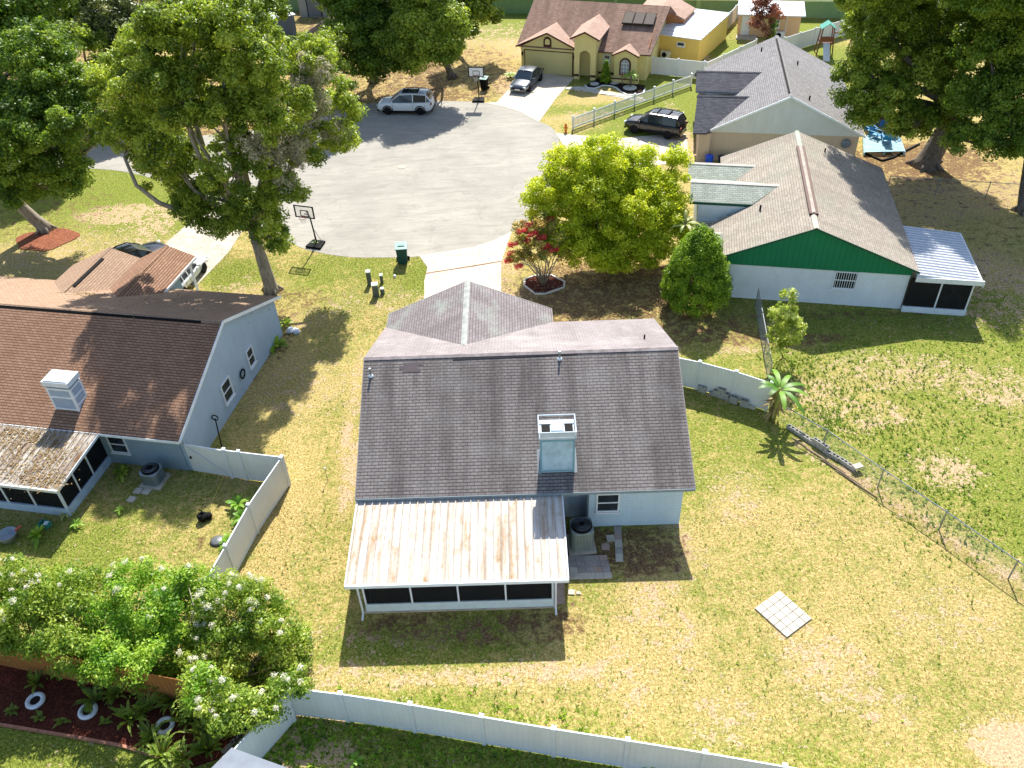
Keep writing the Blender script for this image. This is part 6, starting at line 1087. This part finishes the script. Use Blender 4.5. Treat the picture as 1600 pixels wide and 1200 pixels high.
tree('oak_tree', 'huge oak with a thick flared trunk at the upper right', 'tree', G(1447, 258), [lobe(*a) for a in [(1385, 60, 60, 62), (1340, 120, 59, 42), (1385, 150, 57.5, 48), (1445, 45, 61, 65), (1455, 120, 58.5, 62), (1430, 190, 56.5, 38), (1350, 185, 57.5, 26), (1365, 20, 62, 50), (1490, 180, 57, 38), (1500, 50, 61, 55), (1400, -50, 63, 70), (1500, -50, 63, 70), (1325, 150, 58.5, 22), (1390, -40, 58.5, 70), (1465, -70, 58, 85), (1345, -20, 58.5, 45), (1420, -120, 58, 70)]], 980, 230, .19, lf_oak, 91, .75, 3.8, (1.2, .4), barkm, .38, .85, 80, low=-.75, gap=.06, tint=(.5, .25), flare=1.7, nolimb=4)
tree('oak_tree', 'second dark green oak at the right edge beside the thick trunk', 'tree', G(1600, 330), [lobe(*a) for a in [(1550, 70, 56, 60), (1530, 150, 54.5, 48), (1580, 150, 54, 60), (1560, 210, 53, 42), (1610, 60, 56, 70), (1510, 215, 53.5, 28), (1620, 220, 52, 50), (1570, -10, 58, 70), (1650, 130, 53, 70), (1560, -60, 54.5, 80), (1640, -20, 54, 80), (1530, -10, 55, 55)]], 820, 230, .19, lf_oak2, 101, .45, 3.5, (-.2, 1.2), None, .38, .85, 50, low=-.75, tint=(.6, .25), nolimb=3)
tree('oak_tree', 'grey-green tree beside the grey house corner at the upper left', 'tree', G(150, 150), [lobe(*a) for a in [(150, 60, 74, 26), (170, 105, 72, 30), (120, 15, 78, 34), (150, 140, 70, 22)]], 110, 150, .26, lf_oak2, 57, .25, 2.0, (0, 0), None, .4, .8, 24, low=-.8)
tree('young_tree', 'slim pale green tree in front of the weathered board fences', 'tree', G(478, 150), [lobe(*a) for a in [(480, 85, 71, 18), (510, 75, 71, 22), (525, 100, 71, 22), (500, 125, 70, 18), (520, 55, 72, 20)]], 70, 120, .2, lf_oak, 58, .14, 1.5, (0, 0), bark_l, .35, .7, 30, low=-.9)
# camphor
tree('camphor_tree', 'round lime-yellow tree between the cul-de-sac and the pale tan roof', 'tree', G(955, 422), [lobe(*a) for a in [(945, 250, 48.5, 48), (895, 265, 48, 44), (1000, 262, 48.5, 42), (860, 300, 47, 38), (1040, 305, 47.5, 36), (930, 300, 47, 52), (990, 320, 46.5, 50), (1030, 345, 46.5, 34), (945, 350, 45.8, 42), (905, 372, 45.2, 30), (1000, 372, 45.4, 32), (850, 325, 46.8, 26), (950, 385, 45.2, 28), (880, 350, 45.8, 34), (1040, 370, 45.4, 28), (975, 395, 44.8, 30), (915, 392, 44.6, 30), (945, 402, 44.3, 30), (1010, 392, 45, 30), (870, 365, 45.4, 30), (1050, 350, 46, 32), (1060, 245, 49, 16), (1055, 285, 48.3, 20)]], 820, 200, .15, lf_yg, 111, .2, .8, (0, .5), None, .34, .68, 60, low=-.8, shell=(.7, 1.04), tint=(.55, .26), flare=1.2, gap=.04)
# conical shrub
rg0 = np.random.default_rng(8); cc = G(1088, 478); cc = np.array([10.9, 41.0, 0]); cl = []
for i in range(520):
    z = rg0.random() ** .8 * 5.0; z = max(z, .3); R_ = 2.0 * (min(1., (z / 1.0) ** .4) if z < 1.0 else 1.) * (1 - max(0, (z - 1.7) / 3.4)) ** .52 + .02; a = rg0.random() * 6.283; rr_ = max(R_ - .25 + rg0.normal() * .10, .0); cl.append([cc[0] + rr_ * math.cos(a), cc[1] + rr_ * math.sin(a), z - .05, rg0.uniform(.16, .40)])
t = thing('conical_shrub', cc, 0, 'large clipped conical evergreen shrub by the corner of the white house', 'shrub'); leaves('crown', cl, 170, .10, lf_con, 121, t, tuple(cc), 1.2, (.5, .32), up=.2); b = MB(tuple(cc)); b.tube([cc, cc + [0, 0, 4.6]], [.16, .03], 8)
for i in range(40): z = .3 + i * .1; a = i * 2.4; rr_ = 1.5 * (1 - z / 5.2); b.tube([cc + [0, 0, z], cc + [rr_ * math.cos(a), rr_ * math.sin(a), z + .3]], [.03, .01], 5)
b.build('trunk', bark_d, t, True, uv=False)
# young tree and red crape myrtle
tree('young_tree', 'slender young tree in front of the white wall right of the short wire fence', 'tree', G(1218, 545), [lobe(*a) for a in [(1232, 462, 35.8, 13), (1222, 490, 35.6, 20), (1240, 512, 35.3, 16), (1212, 518, 35.4, 14), (1235, 530, 35.3, 12), (1215, 538, 35.3, 11)]], 85, 48, .15, leafmat('leaf_young', '#7f9330', '#b4c257', '#dde58c', .55), 131, .05, .9, (.1, .1), bark_l, .18, .36, 50, low=-.9, twr=.02)
cm = G(849, 446); rg0 = np.random.default_rng(14); lob = [lobe(*a) for a in [(820, 375, 44.5, 20), (850, 350, 45, 20), (805, 400, 44, 14), (840, 390, 44, 22), (870, 370, 44.6, 18), (815, 355, 45, 12), (880, 395, 44.4, 14)]]
t, cl = tree('crape_myrtle', 'shrub with coral red blossom growing in the octagonal bed', 'shrub', cm, lob, 120, 80, .14, lf_rose, 141, .06, .35, (0, 0), bark_l, .22, .42, 60, low=-.8, tint=(.5, .3), twr=.03)
b = MB(tuple(t.location))
for i in range(16): a = i * .39; b.tube([cm + [.08 * math.cos(a), .08 * math.sin(a), 0], cm + [.45 * math.cos(a), .45 * math.sin(a), .9], cm + [1.1 * math.cos(a) - .2, 1.1 * math.sin(a), 2.1]], [.03, .025, .01], 5)
b.build('stem', bark_l, t, True, uv=False)
fl_ = [[*(A(x, y, Y)), .24] for x, y, Y in [(797, 397, 44), (802, 404, 44), (793, 407, 43.8), (808, 416, 43.7), (812, 362, 44.6), (815, 371, 44.4), (824, 352, 45), (820, 378, 44.2), (843, 372, 44.2), (838, 348, 45), (799, 382, 44.3), (830, 366, 44.4), (855, 344, 45.3), (862, 390, 44), (850, 385, 44)]]
fl_ = fl_ + [[f[0] + .25, f[1] - .1, f[2] + .12, .2] for f in fl_]; o = leaves('blossom', fl_, 170, .1, lf_red, 142, t, tuple(t.location), .8); tag(o, kind='stuff')
# white crape myrtles, bottom left
def wmyrtle(label, base, lob, n, seed, nfl, mat=lf_myr, per=150, nol=4):
    t, cl = tree('crape_myrtle', label, 'shrub', base, lob, n, per, .115, mat, seed, .07, .5, (0, 0), barkm, .28, .52, 70, low=-.6, tint=(.55, .3), shell=(.6, 1.02), twr=.03, nolimb=nol)
    rg = np.random.default_rng(seed + 5); top = cl[np.argsort(-(cl[:, 2] + rg.random(len(cl)) * 1.4))[:nfl]]; fc = top.copy(); fc[:, 2] += fc[:, 3] * .75; fc[:, :2] += rg.normal(size=(len(fc), 2)) * .15; fc[:, 3] = rg.uniform(.08, .16, len(fc))
    o = leaves('blossom', fc, 70, .06, lf_fl, seed + 6, t, tuple(t.location), .9); tag(o, kind='stuff')
    b = MB(tuple(t.location)); B_ = np.array([*t.location])
    for i in range(6): a = i * .7 + seed; L_ = lob[i]; limb(b, B_, np.array(L_[:3]) + rg.normal(size=3) * .2, .045, .015, rg, .1, 6, 5)
    b.build('stem', bark_l, t, True, uv=False); return t
wmyrtle('leftmost white-flowering crape myrtle over the board fence', (-18.8, 18.6), [lobe(*a) for a in [(20, 930, 19.5, 60), (90, 940, 19.8, 62), (40, 975, 19, 55), (120, 975, 19, 50), (-30, 960, 19, 60), (150, 925, 20, 45), (60, 995, 18.4, 34), (10, 990, 18.4, 30)]] + [lobez(*a) for a in [(60, 996, 2.5, 26), (110, 1010, 2.5, 26), (5, 995, 2.4, 24)]], 220, 151, 34)
wmyrtle('middle bright green crape myrtle with few flowers over the board fence', (-15.3, 18.0), [lobe(*a) for a in [(210, 930, 19.8, 60), (250, 960, 19.2, 60), (180, 990, 18.7, 55), (240, 1010, 18.3, 55), (290, 930, 19.5, 50), (200, 1035, 18, 36), (120, 1015, 18.6, 40), (150, 1040, 17.8, 32), (290, 1045, 17.8, 42), (235, 1050, 17.6, 26)]] + [lobez(*a) for a in [(160, 1042, 2.2, 30), (175, 1015, 2.5, 36), (230, 1030, 2.6, 30), (300, 1072, 2.3, 34)]], 310, 161, 14, leafmat('leaf_myrtle_bright', '#53801a', '#7fae30', '#b5cf50', .5))
wmyrtle('rightmost crape myrtle dotted with white flowers above the fence corner', (-12.0, 17.4), [lobe(*a) for a in [(350, 950, 19.3, 55), (410, 975, 18.9, 52), (450, 1010, 18.5, 38), (380, 1030, 18, 55), (330, 1010, 18.2, 50), (430, 1050, 17.8, 35), (380, 1080, 17.4, 38), (340, 1075, 17.4, 32), (400, 930, 19.5, 30), (330, 1085, 17.1, 42), (385, 1105, 16.9, 30), (300, 1070, 17.4, 30), (440, 1075, 17.4, 28)]] + [lobez(*a) for a in [(320, 1085, 2.2, 40), (360, 1108, 2.0, 38), (410, 1108, 2.0, 30), (450, 1070, 2.2, 30)]], 380, 171, 85)
# arching fern-like shrubs in the bottom bed
def fronds(name, label, cat, c, n, L_, mat, seed, up=1.2, leaf=.09, spread=1., group=None, wide=.16, step=.05, stem=True, droop=1.):
    rg = np.random.default_rng(seed); c = np.array([c[0], c[1], c[2] if len(c) > 2 else 0.]); t = thing(name, c, 0, label, cat, group); st = MB(); V = []; T = []
    for i in range(n):
        a = rg.uniform(0, 6.283); l = L_ * rg.uniform(.6, 1.1); tilt = rg.uniform(.25, 1.) * spread; d = np.array([math.cos(a), math.sin(a)]); pts = []
        for s in np.linspace(0, 1, 7): r_ = l * tilt * s; z = up * l * (s - (.35 + .4 * tilt) * droop * s * s); pts.append(np.array([d[0] * r_, d[1] * r_, max(z, .02)]))
        if stem: st.tube(pts, list(np.linspace(.014, .004, 7)), 4, False)
        side = np.array([-d[1], d[0], 0]); m = int(l / step); tt = rg.uniform(.2, .9)
        for k in range(2, m):
            s = k / m * 6; j = min(5, int(s)); p = pts[j] + (pts[j + 1] - pts[j]) * (s - j); ax = pts[j + 1] - pts[j]; ax = ax / (np.linalg.norm(ax) + 1e-9); ww = wide * math.sin(math.pi * min(1, .15 + k / m * .85)) * rg.uniform(.8, 1.2)
            for sg in (-1, 1):
                dr = side * sg + ax * .5 + np.array([0, 0, rg.uniform(-.2, .35)]); q = p + dr * ww; mm = (p + q) / 2; V += [p, mm + ax * leaf * .3, q, mm - ax * leaf * .3]; T += [tt + rg.normal() * .1] * 4
    if stem: st.build('stem', plain('stem_olive', '#6c6a35', .8), t, uv=False)
    V = np.array(V); T = np.clip(np.array(T), 0, 1); np_mesh('foliage', V, np.arange(len(V)).reshape(-1, 4), mat, t, np.stack([T] * 3, 1)); return t
for k, (x, y, n, L_, l) in enumerate([(255, 1185, 34, 1.3, 'largest light green arching shrub at the bottom edge'), (330, 1175, 30, 1.2, 'arching shrub in the corner by the short white fence'), (230, 1115, 26, 1.2, 'dark arching shrub in the middle of the mulch bed'), (300, 1130, 26, 1.2, 'arching shrub beside the most hidden white tyre'), (185, 1090, 20, 1.0, 'arching shrub between the middle tyre and board fence'), (60, 1070, 16, .9, 'arching shrub by the leftmost end of the board fence'), (350, 1120, 22, 1.1, 'arching shrub under the rightmost crape myrtle'), (150, 1098, 24, 1.0, 'arching shrub just above the middle white tyre'), (205, 1128, 26, 1.2, 'arching shrub right of the middle tyre near the path of mulch'), (270, 1098, 26, 1.1, 'arching shrub against the board fence above the hidden tyre'), (320, 1150, 30, 1.2, 'arching shrub between the hidden tyre and the fence corner shed'), (240, 1160, 30, 1.2, 'arching shrub above the largest bottom shrub'), (375, 1145, 24, 1.0, 'arching shrub tight against the black gutter'), (290, 1190, 30, 1.1, 'arching shrub at the very bottom left of the pale roof corner')]):
    fronds('arching_shrub', l, 'shrub', G(x, y), n, L_, [leafmat('leaf_frond_light', '#5f8020', '#8fae3c', '#bccd62', .5), lf_myr, lf_oak2][0 if k in (0, 13) else 1 + k % 2], 200 + k, 1.25, .07, .9, wide=.07, step=.03)
for k, (x, y, l) in enumerate([(64, 1122, 'small leafy plant between the first and second white tyres'), (100, 1128, 'small leafy plant left of the middle white tyre'), (165, 1130, 'yellow-green plant right of the middle white tyre'), (20, 1112, 'small sparse plant at the left end of the mulch bed')]): fronds('small_plant', l, 'plant', G(x, y), 14, .45, lf_myr, 220 + k, .9, .07, .9, wide=.07, step=.05)
# banana
def blade_leaves(name, label, cat, c, n, L_, W_, mat, seed, stemh=1.4, stemr=.12, tilt=(.2, 1.), up=1.1, droop=.9, dead=0, stem_m=None, group=None, seg=10, stems=1, fold=.25, ang=None):
    rg = np.random.default_rng(seed); c = np.array([c[0], c[1], c[2] if len(c) > 2 else 0.]); t = thing(name, c, 0, label, cat, group); b = MB()
    for s in range(stems): a = s * 2.3; o_ = np.array([math.cos(a), math.sin(a), 0]) * .16 * (s > 0); b.tube([o_, o_ * 1.3 + [0, 0, stemh * .5], o_ * 1.5 + [.03, 0, stemh]], [stemr, stemr * .9, stemr * .55], 10)
    b.build('stem', stem_m or plain('stem_banana', '#8a8a45', .7, var=.3), t, True, uv=False)
    def make(nm, cnt, mt, t0, t1, z0, z1, upk, dr, LL, w0):
        for i in range(cnt):
            a = (ang[i] if ang is not None and nm == 'leaf' else i * 6.283 / cnt + rg.uniform(-.3, .3)); d = np.array([math.cos(a), math.sin(a), 0]); tl = rg.uniform(t0, t1); l = LL * rg.uniform(.8, 1.12); base = np.array([0, 0, rg.uniform(z0, z1)]) + [.03, 0, 0]; side = np.array([-d[1], d[0], 0]); V = []
            for k in range(seg + 1):
                s = k / seg; p = base + d * l * tl * s + np.array([0, 0, l * upk * (s * (1.15 - tl * .6) - dr * tl * s * s)]); w_ = w0 * (math.sin(math.pi * min(1, s * .92 + .02)) ** .6) * (.12 if s < .12 else 1); jj = rg.uniform(.85, 1.1); V += [p + side * w_ * jj + [0, 0, w_ * fold], p, p - side * w_ * jj + [0, 0, w_ * fold]]
            V = np.array(V); V[:, 2] = np.maximum(V[:, 2], .03); Q = []
            for k in range(seg): Q += [(3 * k, 3 * k + 1, 3 * k + 4, 3 * k + 3), (3 * k + 1, 3 * k + 2, 3 * k + 5, 3 * k + 4)]
            tt = np.clip(rg.uniform(.2, .9), 0, 1); at = np.full((len(V), 3), tt); at[1::3] = min(1, tt + .25); np_mesh(nm, V, np.array(Q), mt, t, at)
    make('leaf', n, mat, *tilt, stemh * .92, stemh, up, droop, L_, W_)
    if dead: make('dead_leaf', dead, lf_dead, .35, .7, stemh * .3, stemh * .8, .35, 2.2, L_ * .75, W_ * .4)
    return t
blade_leaves('banana_plant', 'banana plant with long arching leaves at the end of the white fence', 'banana plant', G(1207, 655), 10, 1.65, .14, leafmat('leaf_banana_dark', '#3f6b22', '#5f8f30', '#8db84a', .5), 300, 2.0, .11, (.65, 1.0), .85, .75, 44, stems=3, fold=.08, ang=[.2, .9, 1.5, 2.1, 2.8, 3.3, 3.9, 4.6, 5.2, 5.8])
# palm hidden behind the camphor
blade_leaves('palm_tree', 'pale scruffy palm squeezed between the lime-yellow tree and the pale roof', 'palm tree', G(1062, 420), 16, 1.5, .10, leafmat('leaf_palm', '#5f7426', '#8d9f48', '#b9b977', .4), 310, 3.2, .16, (.4, 1.1), .8, 1.0, 22, barkm)
# yellow house garden
cc = G(946, 130); cl = [[cc[0] + .45 * (1 - z / 2.2) * math.cos(i * 2.4), cc[1] + .45 * (1 - z / 2.2) * math.sin(i * 2.4), z, .2] for i, z in enumerate(np.linspace(.15, 2.0, 46))]
t = thing('conical_shrub', cc, 0, 'small pointed evergreen shrub by the yellow house entry', 'shrub'); leaves('crown', cl, 120, .11, lf_con, 320, t, tuple(cc), .9, (.4, .2)); b = MB(); b.tube([(0, 0, 0), (0, 0, 1.9)], [.06, .02], 6); b.build('trunk', bark_d, t)
blade_leaves('small_palm', 'small palm with yellowing fronds in front of the arched window', 'palm tree', G(985, 136), 13, 1.25, .09, lf_ban, 330, 1.1, .1, (.5, 1.1), .8, 1.0, 9, barkm)
blade_leaves('cordyline', 'reddish spiky plant beside the bay window of the yellow house', 'plant', G(972, 134), 10, .7, .06, lf_brn, 331, .9, .04, (.4, 1.0), .9, .8, 0, barkm)
blade_leaves('sago_palm', 'low dark green rosette plant left of the yellow house garage', 'plant', G(797, 122), 16, .95, .09, lf_con, 332, .2, .1, (.6, 1.1), .7, .6, 0, barkm)
tree('copper_tree', 'sparse copper-leaved tree in front of the peach cottage', 'tree', G(1196, 78), [lobe(*a) for a in [(1195, 15, 82.5, 22), (1180, 35, 82, 14), (1212, 20, 82, 16), (1198, 45, 81.5, 12), (1190, -10, 83, 22)]], 75, 42, .24, lf_brn, 340, .1, 1.4, (0, 0), bark_d, .3, .6, 40, low=-.9, twr=.03)
t = thing('climbing_vine', G(1202, 66), 0, 'dark green vine clinging round the base of the copper-leaved tree', 'plant'); og = tuple(t.location); leaves('crown', [[og[0] + .2 * math.cos(i), og[1] + .2 * math.sin(i), .3 + i * .12, .4] for i in range(22)], 90, .2, lf_oak2, 341, t, og)
# left yard plants
for k, (x, y, l, nn, L2_, m) in enumerate([(372, 792, 'bright broad-leaved plant by the side fence of the left yard', 14, .8, lf_ban), (378, 812, 'lower leafy plant next to the side fence of the left yard', 12, .6, lf_ban), (356, 850, 'leafy plant beside the round grey disc at the fence', 12, .6, lf_ban), (62, 838, 'spiky dark green plant on the shaded grass of the left yard', 16, .7, lf_con), (103, 806, 'small bright plant at the corner of the left porch', 12, .35, leafmat('leaf_lime', '#8fa040', '#b9c26a', '#dfe0a0', .4)), (120, 822, 'leafy plant just past the left porch corner', 12, .45, lf_ban), (188, 800, 'little green weed clump in the left back yard', 10, .35, lf_ban), (190, 742, 'broad green plant against the rear wall of the left house', 16, .6, lf_oak), (432, 542, 'spiky plant at the foot of the blue-grey side wall', 18, .8, lf_con), (447, 508, 'leafy plant near the front corner of the blue-grey house', 14, .6, lf_myr), (1018, 1196, 'grassy plant behind the long white fence', 16, .6, lf_con), (555, 1190, 'small weed clump in the dirt below the long white fence', 12, .4, lf_ban), (492, 382, 'weed tuft at the base of the near basketball hoop', 12, .4, lf_ban)]):
    blade_leaves('garden_plant', l, 'plant', G(x, y), nn, L2_, .045 + .05 * (L2_ > .55), m, 350 + k, .12, .03, (.4, 1.1), .9, .7, 0)
for k, (x, y, s) in enumerate([(1015, 1188, .5), (1052, 1196, .5), (462, 1150, .45)]):
    pass
# lush tuft band along the bottom yard and wire fence, dense ground weeds
def tufts(name, quads, n, seed, hmin, hmax, mat, label, cat, tintc=.5):
    rg = np.random.default_rng(seed); P_ = []
    for (a, b_, c, d) in quads:
        a, b_, c, d = [G(*q)[:2] for q in (a, b_, c, d)]; u = rg.random((n, 1)); v = rg.random((n, 1)); P_.append(a * (1 - u) * (1 - v) + b_ * u * (1 - v) + c * u * v + d * (1 - u) * v)
    P_ = np.concatenate(P_); N = len(P_); gm = np.stack([np.interp(P_[:, 0], gx, np.arange(NX)), np.interp(P_[:, 1], gy, np.arange(NY))], 1); mi_ = mask[gm[:, 1].astype(int), gm[:, 0].astype(int)]
    keep = (rg.random(N) > mi_[:, 1] * 1.25 - .15) & (rg.random(N) > mi_[:, 2] * 1.2)
    for poly_ in KEEP_OFF: keep &= ~inpoly(P_, poly_)
    q = np.stack([np.sin(P_[:, 0] * .9) + np.sin(P_[:, 1] * 1.3 + 1) + np.sin(P_[:, 0] * 2.3 + P_[:, 1] * 1.7), ], 1)[:, 0]; P_ = P_[keep]; mi_ = mi_[keep]; q = q[keep]; N = len(P_)
    a = rg.random(N) * 6.283; h = rg.uniform(hmin, hmax, N); w_ = h * rg.uniform(.35, .6, N); V = np.zeros((N, 3, 3)); dx, dy = np.cos(a), np.sin(a); tx, ty = rg.normal(size=N) * h * .55, rg.normal(size=N) * h * .55
    V[:, 0, 0] = P_[:, 0] - dx * w_ / 2; V[:, 0, 1] = P_[:, 1] - dy * w_ / 2; V[:, 1, 0] = P_[:, 0] + dx * w_ / 2; V[:, 1, 1] = P_[:, 1] + dy * w_ / 2; V[:, 2, 0] = P_[:, 0] + tx; V[:, 2, 1] = P_[:, 1] + ty; V[:, 2, 2] = h; V[:, :2, 2] = .001
    tt = np.clip(mi_[:, 0] * .8 + q * .07 + rg.normal(size=N) * .34, 0, 1); o = np_mesh(name, V.reshape(-1, 3), np.arange(N * 3).reshape(-1, 3), mat, None, np.repeat(np.stack([tt] * 3, 1), 3, 0)); tag(o, label, cat, None, 'stuff'); return o
lf_grass = leafmat('grass_blade', '#d3c193', '#a7995c', '#66782a', .3)
tufts('grass', [((440, 800), (1640, 800), (1640, 1240), (440, 1240)), ((400, 500), (1640, 500), (1640, 830), (400, 830)), ((-20, 720), (450, 700), (450, 1240), (-20, 1240)), ((780, 400), (1640, 300), (1640, 520), (780, 540)), ((-20, 250), (440, 250), (440, 500), (-20, 480)), ((330, 390), (800, 400), (800, 520), (330, 520))], 34000, 9, .03, .08, lf_grass, 'short mixed straw and green grass blades over all the lawns', 'grass')

def weeds(label, spots, n, seed, hmin, hmax, mat):
    rg = np.random.default_rng(seed); P_ = []
    for (x, y, r_) in spots: c = G(x, y)[:2]; P_.append(c + rg.normal(size=(n, 2)) * r_)
    P_ = np.concatenate(P_); N = len(P_); k = 5; V = np.zeros((N, k, 3, 3)); h = rg.uniform(hmin, hmax, N)
    for q in range(k):
        a = rg.random(N) * 6.283; l = h * rg.uniform(.8, 1.5, N); w_ = l * .22; V[:, q, 0, :2] = P_ + np.stack([-np.sin(a), np.cos(a)], 1) * w_[:, None]; V[:, q, 1, :2] = P_ - np.stack([-np.sin(a), np.cos(a)], 1) * w_[:, None]; V[:, q, 2, :2] = P_ + np.stack([np.cos(a), np.sin(a)], 1) * l[:, None]; V[:, q, 2, 2] = h; V[:, q, :2, 2] = .002
    tt = np.clip(rg.normal(size=N) * .3 + .5, 0, 1); V = V.reshape(-1, 3); o = np_mesh('weeds', V, np.arange(len(V)).reshape(-1, 3), mat, None, np.repeat(np.stack([tt] * 3, 1), k * 3, 0)); tag(o, label, 'weeds', None, 'stuff')
weeds('clumps of green weeds scattered through the neighbouring right-hand lawn', [(1440, 690, 1.6), (1550, 780, 1.8), (1300, 600, 1.5), (1500, 545, 2.2), (1350, 560, 2.), (1590, 640, 2.), (1400, 620, 2.), (1260, 575, 1.), (1480, 600, 2.), (1560, 500, 2.4), (1330, 670, 1.2), (1420, 760, 1.2), (1500, 830, 1.2), (1280, 650, .8)], 260, 71, .04, .12, lf_myr)
weeds('clumps of dark green weeds in the shade below the long white fence', [(560, 1165, 1.0), (640, 1165, 1.), (740, 1180, 1.2), (860, 1195, 1.2), (480, 1150, .6), (420, 1190, .6)], 200, 72, .05, .14, lf_con)
weeds('sparse green weeds dotted over the main back yard', [(940, 980, 1.6), (1100, 950, 2.), (1250, 1080, 2.), (1400, 1000, 2.5), (600, 1030, 1.5), (480, 860, 1.2), (500, 640, 1.2), (1200, 760, 2.), (700, 1010, 1.8), (1330, 860, 2.), (1000, 1110, 1.8)], 90, 73, .03, .08, lf_myr)
def rooflitter(name, label, F_, spots, n, seed, zf, mat=None):
    rg = np.random.default_rng(seed); P_ = []
    for (u, v, ru, rv_) in spots:
        uv = np.stack([u + rg.normal(size=n) * ru, v + rg.normal(size=n) * rv_], 1); P_ += [F_.W(a, b_, zf(b_) + rg.uniform(.01, .05)) for a, b_ in uv]
    P_ = np.array(P_); N = len(P_); a = rg.random(N) * 6.283; l = rg.uniform(.03, .08, N); d = np.stack([np.cos(a), np.sin(a), rg.normal(size=N) * .3], 1) * l[:, None]; e = np.stack([-np.sin(a), np.cos(a), rg.normal(size=N) * .3], 1) * l[:, None] * .5
    V = np.stack([P_ - d, P_ + e, P_ + d, P_ - e], 1).reshape(-1, 3); tt = np.clip(rg.normal(size=N) * .3 + .4, 0, 1); o = np_mesh(name, V, np.arange(N * 4).reshape(-1, 4), mat or lf_dead, None, np.repeat(np.stack([tt] * 3, 1), 4, 0)); tag(o, label, 'fallen leaves', None, 'stuff')
rooflitter('leaf_litter', 'brown fallen leaves heaped on the ribbed porch roof of the left house', HL, [(5.5, -.5, 1.2, .25), (7.3, -.6, .9, .3), (6.4, -1.3, .9, .4), (8.6, -1.6, .5, .5), (7.8, -2.6, .7, .4), (9.2, -3.0, .4, .25), (5.6, -2.4, .8, .6)], 420, 81, lambda v: 2.30 + (v + .02) * .0647)
rooflitter('leaf_litter', 'thin scatter of fallen leaves on the brown roof of the left house', HL, [(8.5, 9.5, 2.0, 1.2), (4, 9.3, .6, .3), (10.5, 9, 2, 1.5)], 160, 82, lambda v: 4.82 - .413 * (v - 6.05) + .0)
rooflitter('leaf_litter', 'thin scatter of fallen leaves on the ground under the lime-yellow tree', Fr(0, 0, 0), [(5.5, 43.5, 3, 1.6), (8.5, 41.5, 1.5, 1.2), (2.5, 42.5, 1.6, 1.)], 700, 83, lambda v: .0)
rooflitter('leaf_litter', 'thick fallen leaves on the ground under the trees past the silver-white SUV', Fr(0, 0, 0), [(-10, 79, 5, 2.5), (-5, 80, 4, 3), (-13, 76, 4, 3)], 1500, 84, lambda v: .0)
